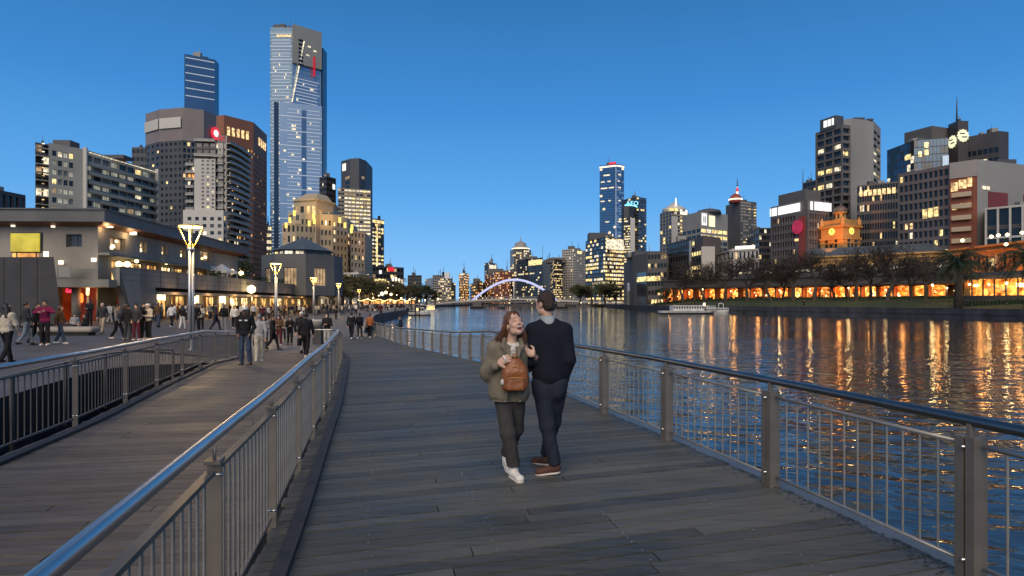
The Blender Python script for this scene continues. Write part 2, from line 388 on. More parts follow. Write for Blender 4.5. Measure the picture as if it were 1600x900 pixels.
mb = MB(); mb.quad((-4000, -200, WATER), (4000, -200, WATER), (4000, 7000, WATER), (-4000, 7000, WATER)); tag(mb.build('river_water', M['water']), 'dark rippled river reflecting the evening sky', kind='structure')
# left land: plaza and promenade
def edge_x(Y):
    """right-hand edge of the left land"""
    if Y < 46: return x_at(C_RIGHT, Y)-.75
    return float(np.interp(Y, [46, 60, 101, 186, 300, 370, 700, 2500], [-11.3, -14.5, -22.7, -30.5, -45, -52, -30, 0]))
def void_x(Y):
    """left edge of the open gap beside the ramp's outer railing"""
    return x_at(C_LEFT, Y)-(2.5*min(1, max(0, (20.5-Y)/4.0)))
mb = MB(); mp_ = MB(); ud = MB()
Ys = list(np.arange(-4, 60, 1.0))+list(np.arange(60, 200, 10))+[200, 250, 300, 370, 450, 600, 700, 900, 1400, 2500]
def strip(m_, xa, xb, Y0, Y1, n):
    for i in range(n):
        q = []
        for Y, t in ((Y0, i/n), (Y0, (i+1)/n), (Y1, (i+1)/n), (Y1, i/n)):
            a = xa(Y); b_ = xb(Y); X = a+(b_-a)*t; q.append((X, Y, ground(X, Y)))
        m_.quad(*q)
for Y0, Y1 in zip(Ys[:-1], Ys[1:]):
    if Y1 <= 23:
        strip(mb, lambda Y: void_x(Y)-30, void_x, Y0, Y1, 6); strip(mb, lambda Y: -1500, lambda Y: void_x(Y)-30, Y0, Y1, 1)
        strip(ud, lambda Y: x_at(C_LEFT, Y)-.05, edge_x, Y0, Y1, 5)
    else:
        strip(mb, lambda Y: x_at(C_LEFT, Y)-30, lambda Y: x_at(C_LEFT, Y)-.05 if Y < 100 else edge_x(Y)-9, Y0, Y1, 10)
        strip(mb, lambda Y: -1500, lambda Y: x_at(C_LEFT, Y)-30, Y0, Y1, 1)
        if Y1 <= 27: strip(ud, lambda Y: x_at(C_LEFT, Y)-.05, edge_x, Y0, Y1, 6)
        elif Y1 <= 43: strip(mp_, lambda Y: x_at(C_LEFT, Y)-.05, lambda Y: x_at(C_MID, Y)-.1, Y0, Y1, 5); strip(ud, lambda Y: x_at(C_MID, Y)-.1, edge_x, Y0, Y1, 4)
        else: strip(mp_, lambda Y: x_at(C_LEFT, Y)-.05 if Y < 100 else edge_x(Y)-9, edge_x, Y0, Y1, 6)
tag(mb.build('plaza_ground', M['paving']), 'blue grey paved plaza behind the ramp railing', kind='structure')
tag(ud.build('gap_shade_sheet', M['under']), 'near black sheet added under the planks to darken their gaps', kind='structure')  # sheet added so the plank gaps look shaded; the shade is its colour
tag(mp_.build('promenade', M['promenade']), 'paved riverside promenade beyond the boardwalk', kind='structure')
# quay wall of the left bank with a pale coping
mb = MB(); cp = MB()
pts = [(edge_x(Y), Y, ground(edge_x(Y), Y)) for Y in Ys if Y <= 700]
for a, b_ in zip(pts[:-1], pts[1:]):
    mb.quad((a[0], a[1], WATER-.5), (b_[0], b_[1], WATER-.5), (b_[0], b_[1], b_[2]-.02), (a[0], a[1], a[2]-.02))
    if a[1] > 44: cp.bar((a[0]-.2, a[1], a[2]+.1), (b_[0]-.2, b_[1], b_[2]+.1), .5, .22)
q = mb.build('quay_wall', M['quay']); tag(q, 'concrete quay wall of the near bank', kind='structure'); cp.build('coping', M['conc'], q)
# the sunk gap beside the ramp: side walls and dark bed
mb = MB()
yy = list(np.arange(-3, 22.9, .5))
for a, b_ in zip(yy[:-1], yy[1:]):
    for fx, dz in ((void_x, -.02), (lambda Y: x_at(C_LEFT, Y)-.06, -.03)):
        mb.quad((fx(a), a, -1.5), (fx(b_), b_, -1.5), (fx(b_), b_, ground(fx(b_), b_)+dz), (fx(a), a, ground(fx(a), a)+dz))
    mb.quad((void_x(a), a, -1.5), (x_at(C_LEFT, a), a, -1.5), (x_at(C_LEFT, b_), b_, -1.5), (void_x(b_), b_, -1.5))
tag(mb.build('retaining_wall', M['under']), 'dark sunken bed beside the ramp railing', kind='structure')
# right land
QR = [(102, -30), (99, 60), (92, 109), (87, 131), (69, 172), (60, 188), (54, 207), (52, 260), (55, 320), (63, 420), (95, 700)]
def quay_x(Y): return float(np.interp(Y, [p[1] for p in QR], [p[0] for p in QR]))
def ground_r(X, Y):
    d = X-quay_x(Y); return float(np.interp(d, [0, 5, 14, 40, 100, 400], [.45, .5, 1.9, 2.5, 3.0, 3.4]))
mb = MB(); lw = MB(); pr = MB()
Yr = [-30, 0, 30, 60, 85, 109, 120, 131, 145, 160, 172, 180, 188, 197, 207, 230, 260, 320, 420, 500, 600, 700]
for a, b_ in zip(Yr[:-1], Yr[1:]):
    for (d0, d1, tgt) in ((0, 5, pr), (5, 14, lw), (14, 40, lw), (40, 60, lw), (60, 1500, mb)):
        tgt.quad(*[(quay_x(Y)+d, Y, ground_r(quay_x(Y)+d, Y)) for Y, d in ((a, d0), (a, d1), (b_, d1), (b_, d0))])
tag(mb.build('city_ground', M['paving']), 'dark city ground beyond the far bank', kind='structure'); tag(pr.build('riverside_path', M['path_r']), 'pale path along the top of the far quay', kind='structure'); tag(lw.build('lawn', M['lawn']), 'green lawn sloping up from the far bank path', kind='structure')
mb = MB(); cp = MB()
for (xa, ya), (xb, yb) in zip(QR[:-1], QR[1:]):
    n = max(1, int((yb-ya)/6))
    for i in range(n):
        p = (xa+(xb-xa)*i/n, ya+(yb-ya)*i/n); q = (xa+(xb-xa)*(i+1)/n, ya+(yb-ya)*(i+1)/n)
        mb.quad((p[0], p[1], WATER-.5), (q[0], q[1], WATER-.5), (q[0], q[1], .43), (p[0], p[1], .43))
        cp.bar((p[0]+.3, p[1], .46), (q[0]+.3, q[1], .46), .62, .14)
        mb.bar((p[0]-.06, p[1], -.55), (q[0]-.06, q[1], -.55), .1, .3)
q = mb.build('far_quay_wall', M['quay_r']); tag(q, 'long dark stone quay wall under the lawn', kind='structure'); cp.build('coping', M['quay_r'], q)
mb = MB(); fb_ = [(-40, 690), (-5, 548), (30, 520), (45, 428), (63, 420), (95, 700), (300, 2500), (-60, 2500)]; mb.prism(fb_, WATER-.5, -.2); tag(mb.build('far_bank', M['paving']), 'far bank where the river bends away', kind='structure')

# ------------------------------------------------------------------ boardwalk planks
def slope(Y, near, gain, cap): return min(cap, near+gain*max(0, Y-4))
def plank_deck(name, label, CL, CR, dl, dr, Y0, Y1, near, gain, cap, first, nail_rows, mat='deck'):
    deck = thing(name, label, None, (0, 0, 0), kind='structure')
    wid = .152; Y = Y0; rest = MB(); nails = MB(); n = 0; count = 0
    def ends(Yc):
        m_ = slope(Yc, near, gain, cap); Xc = .5*(x_at(CL, Yc)+x_at(CR, Yc)); ya = yb = Yc
        for _ in range(6):
            ya = Yc+m_*(x_at(CL, ya)+dl-Xc); yb = Yc+m_*(x_at(CR, yb)+dr-Xc)
        return Vector((x_at(CL, ya)+dl, ya, 0)), Vector((x_at(CR, yb)+dr, yb, 0))
    while Y < Y1:
        a0, b0 = ends(Y); a1, b1 = ends(Y+wid)
        gap = .018/max(.05, (a1-a0).length)
        cuts = [0, 1]
        if rnd.random() < .5: cuts = [0, rnd.choice([.3, .45, .58, .72])+rnd.uniform(-.02, .02), 1]
        for t0, t1 in zip(cuts[:-1], cuts[1:]):
            t0_ = t0+(.0011 if t0 > 0 else rnd.uniform(-.008, .004)); t1_ = t1-(.0011 if t1 < 1 else rnd.uniform(-.004, .008))
            dz = .04+rnd.uniform(-.0022, .0022); tl = rnd.uniform(-.0015, .0015)
            P = []
            for (a, b_, g, e) in ((a0, b0, gap, -1), (a1, b1, 1-gap, 1)):
                pass
            def pt(t, s, z):
                lo = a0.lerp(b0, t); hi = a1.lerp(b1, t); p = lo.lerp(hi, gap*.5 if s == 0 else 1-gap*.5)
                return Vector((p.x, p.y, ground(p.x, p.y)+z+tl*(1 if s else -1)))
            segs = [t0_, t1_] if Y > 9 else [t0_, (t0_+t1_)/2, t1_]
            m_ = MB()
            for ta, tb in zip(segs[:-1], segs[1:]):
                m_.quad(pt(ta, 0, dz), pt(tb, 0, dz), pt(tb, 1, dz), pt(ta, 1, dz))
                m_.quad(pt(ta, 0, dz-.036), pt(tb, 0, dz-.036), pt(tb, 0, dz), pt(ta, 0, dz))
                m_.quad(pt(ta, 1, dz), pt(tb, 1, dz), pt(tb, 1, dz-.036), pt(ta, 1, dz-.036))
            for t in (t0_, t1_): m_.quad(pt(t, 0, dz-.036), pt(t, 0, dz), pt(t, 1, dz), pt(t, 1, dz-.036))
            if count < first:
                c = pt((t0_+t1_)/2, 0, dz); o = link('plank', m_.mesh('plank', M[mat], c), deck, c); count += 1
            else:
                k = len(rest.v); rest.v += m_.v; rest.f += [tuple(i+k for i in f) for f in m_.f]; rest.m += m_.m; rest.sm += m_.sm
            if Y < 12 and nail_rows:
                for t in nail_rows:
                    if t0_ < t < t1_:
                        for s in (.25, .75):
                            if rnd.random() < .42:
                                lo = a0.lerp(b0, t); hi = a1.lerp(b1, t); p = lo.lerp(hi, s+rnd.uniform(-.08, .08)); p = p+(b0-a0)*rnd.uniform(-.006, .006); z = ground(p.x, p.y)+dz+.0025
                                r = rnd.uniform(.003, .0058); nails.quad(*[(p.x+r*math.cos(k*1.0472+.3), p.y+r*math.sin(k*1.0472+.3), z) for k in range(6)])
        Y += wid; n += 1
    if rest.f: rest.build('far_planks', M[mat], deck, kind='stuff')
    if nails.f: nails.build('nail_heads', M['nail'], deck, kind='stuff')
    return deck
deck_r = plank_deck('boardwalk', 'wide weathered timber boardwalk along the river', C_MID, C_RIGHT, .02, .055, 1.0, 44, .31, .014, .5, 290, (.16, .36, .575, .8))
deck_l = plank_deck('timber_ramp', 'timber ramp between the two railings on the left', C_LEFT, C_MID, .02, -.06, .6, 28, .17, .006, .3, 260, (.3, .65), 'deck_warm')
# galvanised ledge outside the right railing and dark kerbs
mb = MB(); kb = MB()
for a, b_ in zip(C_RIGHT[:-1:3], C_RIGHT[3::3]):
    za = ground(a.x, a.y); zb = ground(b_.x, b_.y)
    mb.quad((a.x+.06, a.y, za-.035), (a.x+.42, a.y, za-.035), (b_.x+.42, b_.y, zb-.035), (b_.x+.06, b_.y, zb-.035))
    mb.quad((a.x+.42, a.y, za-.035), (a.x+.42, a.y, za-.24), (b_.x+.42, b_.y, zb-.24), (b_.x+.42, b_.y, zb-.035))
    mb.quad((a.x+.42, a.y, za-.24), (a.x-.75, a.y, za-.24), (b_.x-.75, b_.y, zb-.24), (b_.x+.42, b_.y, zb-.24))
mb.build('edge_ledge', M['galv'], deck_r)
for a, b_ in zip(C_MID[:-1:3], C_MID[3::3]):
    kb.bar((a.x+.2, a.y, ground(a.x, a.y)+.066), (b_.x+.2, b_.y, ground(b_.x, b_.y)+.066), .1, .05)
kb.build('edge_kerb', M['kerb'], deck_r)
ms = MB(); Rm_ = random.Random(4)
for k in range(900):
    Y = 3.4+14*Rm_.random()**1.6; x = x_at(C_RIGHT, Y)+.04-.2*Rm_.random()**2.4; z = ground(x, Y)+.043; r = Rm_.uniform(.004, .013)
    ms.quad(*[(x+r*Rm_.uniform(.6, 1.3)*math.cos(t*1.2566), Y+r*Rm_.uniform(.6, 1.3)*math.sin(t*1.2566), z+.004*(t % 2)) for t in range(5)])
ms.build('moss', M['kerb'], deck_r, kind='stuff')
kb = MB()
for a, b_ in zip(C_LEFT[:-1:3], C_LEFT[3::3]):
    kb.bar((a.x+.2, a.y, ground(a.x, a.y)+.06), (b_.x+.2, b_.y, ground(b_.x, b_.y)+.06), .12, .04)
kb.build('edge_kerb', M['kerb'], deck_l)

# ------------------------------------------------------------------ railings
def arc(curve):
    s = [0]
    for a, b_ in zip(curve[:-1], curve[1:]): s.append(s[-1]+(b_-a).length)
    return s
def railing(name, label, curve, off, sp, hr_h, hr_r, nb, mats, twin=False, y_from=.6, pw=.035, hr_off=0, flat=False, end_turn=None):
    T = thing(name, label, 'railing', (curve[0].x, curve[0].y, 0))
    org = ORG[T]
    S = arc(curve); tot = S[-1]
    xs = np.array([p.x for p in curve]); ys = np.array([p.y for p in curve])
    def at(s, o=0):
        x = float(np.interp(s, S, xs)); y = float(np.interp(s, S, ys)); e = .15
        dx = float(np.interp(min(s+e, tot), S, xs)-np.interp(max(s-e, 0), S, xs)); dy = float(np.interp(min(s+e, tot), S, ys)-np.interp(max(s-e, 0), S, ys))
        l = math.hypot(dx, dy); dx /= l; dy /= l
        X = x+dy*o; Y = y-dx*o
        return Vector((X, Y, ground(x, y)+.04)), Vector((dx, dy, 0))
    s0 = float(np.interp(y_from, ys, S)); n = int((tot-s0)/sp)
    U = Vector((0, 0, 1))
    # handrail
    mb = MB(); pts = [at(min(s, tot), hr_off)[0]+U*hr_h for s in np.arange(0, tot+.01, .45)]
    if end_turn:
        l = pts[-1]; d = at(tot)[1]; lf = Vector((-d.y, d.x, 0))
        for k in range(1, 6): pts.append(l+d*math.sin(k*.314)*.5+lf*(1-math.cos(k*.314))*.5)
        pts.append(pts[-1]+lf*.6)
    mb.tube(pts, hr_r, 14); mb.build('handrail', mats[0], T)
    # two masters shared by all posts and bars
    hp = hr_h-.09
    pm = MB()
    if twin:
        for s_ in (-1, 1): pm.box((s_*(pw*.62+.008), 0, hp/2-.02), (pw*.62, pw*1.1, hp/2+.02))
        pm.box((0, 0, hp*.9), (.01, .02, .02)); pm.box((0, 0, .16), (.01, .02, .02))
        pm.box((0, 0, hp+.03), (.012, .02, .045))
    else:
        pm.box((0, 0, hp/2-.03), (pw*.25, pw*1.0, hp/2+.03)); pm.box((pw*.9, 0, hp/2-.03), (pw*.5, pw*.7, hp/2+.03))
        pm.tube([(0, 0, hp-.01), (0, 0, hr_h-.01)], .009, 6); pm.box((0, 0, hp+.006), (.05, pw*1.1, .008))
    bm_ = MB(); bm_.tube([(0, 0, .1), (0, 0, hp-.045)], .0085, 6, cap=False); bme = bm_.mesh('bar', mats[2])
    for zz in (hp*.93, .13):
        for sg in (1, -1): pm.tube([(0, sg*.0, zz), (0, sg*(pw*(1.62 if twin else 1.12)), zz)], .011, 6, m=1)
    pme = pm.mesh('post', [mats[1], M['bolt']])
    cnt = 0; extra = MB()
    for k in range(n+1):
        s = s0+k*sp; p, d = at(s, off); o = link('post', pme, T, p-org); o.rotation_euler = (0, 0, math.atan2(d.y, d.x))
        if k == n: break
        # panel frame: top and bottom rails of this panel, then bars
        g0, g1 = (pw*1.5+.02, pw*1.5+.02)
        a, d0 = at(s+g0, off); z, d1 = at(s+sp-g1, off); mid_, _ = at(s+sp/2, off)
        if twin:
            m_ = MB(); m_.tube([a+U*(hp-.05), mid_+U*(hp-.05), z+U*(hp-.05)], .014, 8); m_.build('top_bar', mats[2], T)
            m_ = MB(); m_.tube([a+U*.1, mid_+U*.1, z+U*.1], .012, 8); m_.build('bottom_bar', mats[2], T)
        else:
            m_ = MB(); m_.bar(a+U*(hp-.035), z+U*(hp-.035), .045, .022); m_.build('top_bar', mats[1], T)
            m_ = MB(); m_.bar(a+U*.095, z+U*.095, .03, .022); m_.build('bottom_bar', mats[1], T)
        for j in range(1, nb+1):
            q = a.lerp(z, j/(nb+1)); c_, _ = at(s+g0+(sp-g0-g1)*j/(nb+1), off)
            q = Vector((c_.x, c_.y, q.z))
            if cnt < 298: link('bar', bme, T, q-org); cnt += 1
            else: extra.tube([q+U*.1, q+U*(hp-.045)], .0075, 5, cap=False)
    if extra.f: extra.build('far_bars', mats[2], T, kind='stuff')
    return T
railing('river_railing', 'curved metal railing along the river edge of the boardwalk', C_RIGHT, -.02, 1.97, .975, .035, 12, (M['steel_d'], M['post'], M['bars']), twin=True, y_from=1.82, pw=.046)
railing('boardwalk_railing', 'steel topped railing between the boardwalk and the ramp', C_MID, 0, 1.6, 1.0, .032, 12, (M['steel'], M['post'], M['bars']), y_from=1.48, hr_off=-.05, end_turn=True)
railing('ramp_railing', 'darker steel topped railing on the plaza side of the ramp', C_LEFT, 0, 2.3, .98, .032, 15, (M['steel'], M['post_dark'], M['post_dark']), y_from=1.75, hr_off=-.05)
# low pipe rail across the sunken bed
mb = MB(); pts = [(void_x(Y)+.25, Y, ground(void_x(Y), Y)+.02) for Y in np.arange(4, 18.5, .8)]
T = thing('pipe_rail', 'low pipe rail over the dark bed beyond the ramp railing', 'railing', (pts[0][0], pts[0][1], 0))
mb.tube([(p[0], p[1], p[2]+.42) for p in pts], .025, 8); mb.build('rail_tube', M['post_dark'], T)
for p in pts[::3]:
    m_ = MB(); m_.box((p[0], p[1], p[2]-.3), (.03, .03, .7)); m_.build('post', M['post_dark'], T)
# ------------------------------------------------------------------ buildings: walls with real openings and set-back panes
class Lit:
    """which panes are lit: chance per pane, chance per whole floor, materials"""
    def __init__(s, p=.1, mats=('l_warm',), floor=0, dark=('g_dark',), seed=1, fl_p=.8, run=1):
        s.p = p; s.mats = mats; s.floor = floor; s.dark = dark; s.r = random.Random(seed); s.fl_p = fl_p; s.rows = {}; s.run = run; s.left = 0; s.cur = None
    def pick(s, row, col):
        if row not in s.rows: s.rows[row] = s.r.random() < s.floor
        if s.left > 0: s.left -= 1; return s.cur
        p = s.fl_p if s.rows[row] else s.p
        if s.r.random() < p:
            s.cur = s.r.choice(s.mats); s.left = s.r.randint(0, s.run-1) if s.run > 1 else 0
            return s.cur
        return s.r.choice(s.dark)
def out_normal(a, b, inside):
    d = (b-a).normalized(); n = Vector((d.y, -d.x))
    return n if n.dot(a-inside) > 0 else -n
class Facade:
    """wall quads go to wall MB; panes either joined (win, material index per pane) or kept singly"""
    def __init__(s, wall, win, single=None): s.wall = wall; s.win = win; s.single = single if single is not None else []
    def grid(s, a, b, z0, z1, nx, nz, wf, hf, rec, lit, inside, ml=0, mr=0, mb=0, mt=0, wm=0, single=False, skip=None, sill=.5, frame=False, mull=0):
        a = Vector(a); b = Vector(b); n2 = out_normal(a, b, Vector(inside)); n = Vector((n2.x, n2.y, 0)); d = (b-a); L = d.length; d = Vector((d.x/L, d.y/L, 0)); A = Vector((a.x, a.y, 0))
        def p(u, z, o=0): q = A+d*u-n*o; return (q.x, q.y, z)
        w = s.wall
        if ml > 0: w.quad(p(0, z0), p(ml, z0), p(ml, z1), p(0, z1), m=wm)
        if mr > 0: w.quad(p(L-mr, z0), p(L, z0), p(L, z1), p(L-mr, z1), m=wm)
        if mb > 0: w.quad(p(ml, z0), p(L-mr, z0), p(L-mr, z0+mb), p(ml, z0+mb), m=wm)
        if mt > 0: w.quad(p(ml, z1-mt), p(L-mr, z1-mt), p(L-mr, z1), p(ml, z1), m=wm)
        W_ = L-ml-mr; H_ = z1-z0-mb-mt; cw = W_/nx; ch = H_/nz
        for r in range(nz):
            zb = z0+mb+r*ch; s0 = ch*(1-hf)*sill; s1 = ch*(1-hf)*(1-sill); wz0 = zb+s0; wz1 = zb+ch-s1
            if s0 > 1e-4: w.quad(p(ml, zb), p(L-mr, zb), p(L-mr, wz0), p(ml, wz0), m=wm)
            if s1 > 1e-4: w.quad(p(ml, wz1), p(L-mr, wz1), p(L-mr, zb+ch), p(ml, zb+ch), m=wm)
            g = cw*(1-wf)/2
            for c in range(nx):
                u0 = ml+c*cw; wu0 = u0+g; wu1 = u0+cw-g
                if skip and skip(r, c):
                    w.quad(p(u0, wz0), p(u0+cw, wz0), p(u0+cw, wz1), p(u0, wz1), m=wm); continue
                if g > 1e-4:
                    w.quad(p(u0, wz0), p(wu0, wz0), p(wu0, wz1), p(u0, wz1), m=wm); w.quad(p(wu1, wz0), p(u0+cw, wz0), p(u0+cw, wz1), p(wu1, wz1), m=wm)
                if rec > 0:
                    w.quad(p(wu0, wz0), p(wu0, wz0, rec), p(wu0, wz1, rec), p(wu0, wz1), m=wm); w.quad(p(wu1, wz0), p(wu1, wz0, rec), p(wu1, wz1, rec), p(wu1, wz1), m=wm)
                    w.quad(p(wu0, wz0), p(wu1, wz0), p(wu1, wz0, rec), p(wu0, wz0, rec), m=wm); w.quad(p(wu0, wz1), p(wu1, wz1), p(wu1, wz1, rec), p(wu0, wz1, rec), m=wm)
                mt_ = lit.pick(r, c)
                if single:
                    s.single.append((Vector(p((wu0+wu1)/2, (wz0+wz1)/2, rec)), d, n, (wu1-wu0), (wz1-wz0), mt_, mull))
                else:
                    s.win.setdefault(mt_, MB()).quad(p(wu0, wz0, rec), p(wu1, wz0, rec), p(wu1, wz1, rec), p(wu0, wz1, rec))
    def plain(s, a, b, z0, z1, wm=0): s.wall.quad((a[0], a[1], z0), (b[0], b[1], z0), (b[0], b[1], z1), (a[0], a[1], z1), m=wm)
WIN_CACHE = {}
def window_mesh(w, h, mull):
    key = (round(w, 2), round(h, 2), mull)
    if key in WIN_CACHE: return WIN_CACHE[key]
    m = MB(); t = min(.12, w*.06); dp = .06
    m.quad((-w/2, .0, -h/2), (w/2, 0, -h/2), (w/2, 0, h/2), (-w/2, 0, h/2), m=0)
    for x in (-w/2+t/2, w/2-t/2): m.box((x, -dp/2-.002, 0), (t/2, dp/2, h/2), m=1)
    for z in (-h/2+t/2, h/2-t/2): m.box((0, -dp/2-.002, z), (w/2-t, dp/2, t/2), m=1)
    for k in range(1, mull+1): m.box((-w/2+w*k/(mull+1), -dp/2-.004, 0), (t*.35, dp/2, h/2-t), m=1)
    WIN_CACHE[key] = m.mesh('window', [M['g_dark'], M['frame']])
    return WIN_CACHE[key]
def place_windows(T, single):
    org = ORG[T]
    for (c, d, n, w, h, mt, mull) in single:
        o = link('window', window_mesh(w, h, mull), T, c+n*.004-org)
        o.rotation_euler = (0, 0, math.atan2(d.y, d.x)+(0 if (d.y*n.x-d.x*n.y) > 0 else math.pi))
        o.material_slots[0].link = 'OBJECT'; o.material_slots[0].material = M[mt]
def join_windows(T, win, name='window'):
    mb = MB(); mats = []
    for i, (k, m) in enumerate(win.items()):
        mats.append(M[k]); n = len(mb.v); mb.v += m.v; mb.f += [tuple(q+n for q in f) for f in m.f]; mb.m += [i]*len(m.f); mb.sm += m.sm
    if mb.f: mb.build('window_panes' if name == 'window' else name, mats, T, kind='stuff')
class Block:
    """a prism whose visible roofline passes through photo pixels; first point has depth Y0, the others follow from the common height"""
    def __init__(s, pts, Y0, zb=0., depth=None, ref=0):
        y0 = pts[ref][1]; s.zt = EYE+(HOR-y0)*Y0/F; s.zb = zb
        s.P = []
        for x, y in pts:
            Y = (s.zt-EYE)*F/(HOR-y); s.P.append(Vector((PX(x, Y), Y)))
        P = s.P
        if len(P) == 3 and depth is None:
            B = P[0]+P[2]-P[1]
            if B.length < P[1].length+3 or B.length < min(P[0].length, P[2].length):
                dp = (P[2]-P[0]).length*.7; s.back = [P[2]+P[2].normalized()*dp, P[0]+P[0].normalized()*dp]
            else: s.back = [B]
        else:
            dp = depth or (P[-1]-P[0]).length*.7
            s.back = [P[-1]+P[-1].normalized()*dp, P[0]+P[0].normalized()*dp]
        s.inside = Vector((0, 0))
        allp = s.P+s.back
        for q in allp: s.inside += q/len(allp)
    def shell(s, wall, roof=True, wm=0, rm=0, parapet=.8):
        B = [s.P[-1]]+s.back+[s.P[0]]
        for a, b in zip(B[:-1], B[1:]): wall.quad((a.x, a.y, s.zb), (b.x, b.y, s.zb), (b.x, b.y, s.zt), (a.x, a.y, s.zt), m=wm)
        allp = s.P+s.back
        if roof: wall.quad(*[(q.x, q.y, s.zt-.05) for q in allp], m=rm)
    def face(s, i): return s.P[i], s.P[i+1]
def building(name, label, pts, Y0, mats, faces, zb=0., depth=None, ref=0, cat='building', group=None, extra=None):
    """faces: one dict per visible face -> Facade.grid arguments, or None for a blank wall"""
    bl = Block(pts, Y0, zb, depth, ref)
    T = thing(name, label, cat, (bl.P[0].x, bl.P[0].y, zb), group)
    wall = MB(); win = {}; fc = Facade(wall, win)
    bl.shell(wall)
    for i in range(len(bl.P)-1):
        a, b = bl.face(i); sp = faces[i] if i < len(faces) else faces[-1]
        if sp is None: fc.plain(a, b, zb, bl.zt); continue
        sp = dict(sp); base = sp.pop('base', 0)
        if base: fc.plain(a, b, zb, zb+base)
        top = sp.pop('top', bl.zt)
        fc.grid(a, b, zb+base, bl.zt, inside=bl.inside, **sp)
    if extra: extra(T, bl, fc)
    rp = random.Random(len(label)*7+int(Y0)); a, b = bl.P[0], bl.P[-1]
    for k in range(rp.randint(1, 3)):
        q = a.lerp(b, rp.uniform(.15, .85)); q = q+(bl.inside-q)*.55; L_ = (b-a).length; h_ = rp.uniform(.5, 1.3)*Y0/300
        m = MB(); m.box((q.x, q.y, bl.zt+h_), (L_*rp.uniform(.04, .12), L_*.06, h_)); 
        if rp.random() < .6: m.tube([(q.x+L_*.03, q.y, bl.zt), (q.x+L_*.03, q.y, bl.zt+h_*2+rp.uniform(1, 3.5)*Y0/300)], .1*Y0/300, 4)
        m.build('roof_plant', M[rp.choice(['w_greyd', 'w_slate', 'w_grey'])], T)
    wall.build('wall', [M[m] for m in (mats if isinstance(mats, (list, tuple)) else [mats])], T)
    join_windows(T, win); place_windows(T, fc.single)
    T['blk'] = 1; del T['blk']
    return T, bl
def on_face(bl, i, u, z, o=.0):
    a, b = bl.face(i); n = out_normal(a, b, bl.inside); q = a.lerp(b, u)+n*o
    return Vector((q.x, q.y, z))
def face_panel(T, name, bl, i, u0, u1, z0, z1, mat, o=.05, th=.12, label=None):
    a, b = bl.face(i); n = out_normal(a, b, bl.inside); L = (b-a).length; d = (b-a)/L
    c = a+d*L*(u0+u1)/2+n*(o+th/2)
    m = MB(); m.box((c.x, c.y, (z0+z1)/2), (L*(u1-u0)/2, th/2, (z1-z0)/2), rz=math.atan2(d.y, d.x)); ob = m.build(name, M[mat], T)
    if label: ob['label'] = label
    return ob
FONT_ME = {}
def text_on(T, name, s, c, d, n, h, mat, ext=.04, width=None):
    """raised lettering: s written along d, standing on the face with normal n"""
    cu = bpy.data.curves.new('lettering', 'FONT'); cu.body = s; cu.size = h*1.38; cu.extrude = ext; cu.align_x = 'CENTER'; cu.align_y = 'CENTER'; cu.resolution_u = 2
    to = bpy.data.objects.new('tmp', cu); COL.objects.link(to); dg = bpy.context.evaluated_depsgraph_get(); me = bpy.data.meshes.new_from_object(to.evaluated_get(dg)); bpy.data.objects.remove(to)
    me.materials.clear(); me.materials.append(M[mat])
    x = Vector((d.x, d.y, 0)).normalized(); z = Vector((n.x, n.y, 0)).normalized()
    if x.cross(Vector((0, 0, 1))).dot(z) < 0: x = -x
    R = Matrix((x, Vector((0, 0, 1)), z)).transposed().to_4x4()
    k = 1
    if width:
        xs = [v.co.x for v in me.vertices]; k = width/max(.01, max(xs)-min(xs))
    me.transform(Matrix.Translation(Vector(c)-(ORG[T] if T is not None else Vector()))@R@Matrix.Diagonal((k, 1, 1, 1)))
    o = link(name, me, T); ORG[o] = ORG.get(T, Vector()); return o
def zy(y, Y): return EYE+(HOR-y)*Y/F
def rowz(bl, i, u): a, b = bl.face(i); return a.lerp(b, u).y
G = dict
# ---- far left dark block
building('dark_building', 'dark building at the far left edge behind the restaurant roof', [(-60, 290), (0, 297), (40, 305)], 130, 'w_dark', [None, G(nx=4, nz=6, wf=.7, hf=.6, rec=.3, lit=Lit(.15, ('l_dim', 'l_pale'), seed=3))])
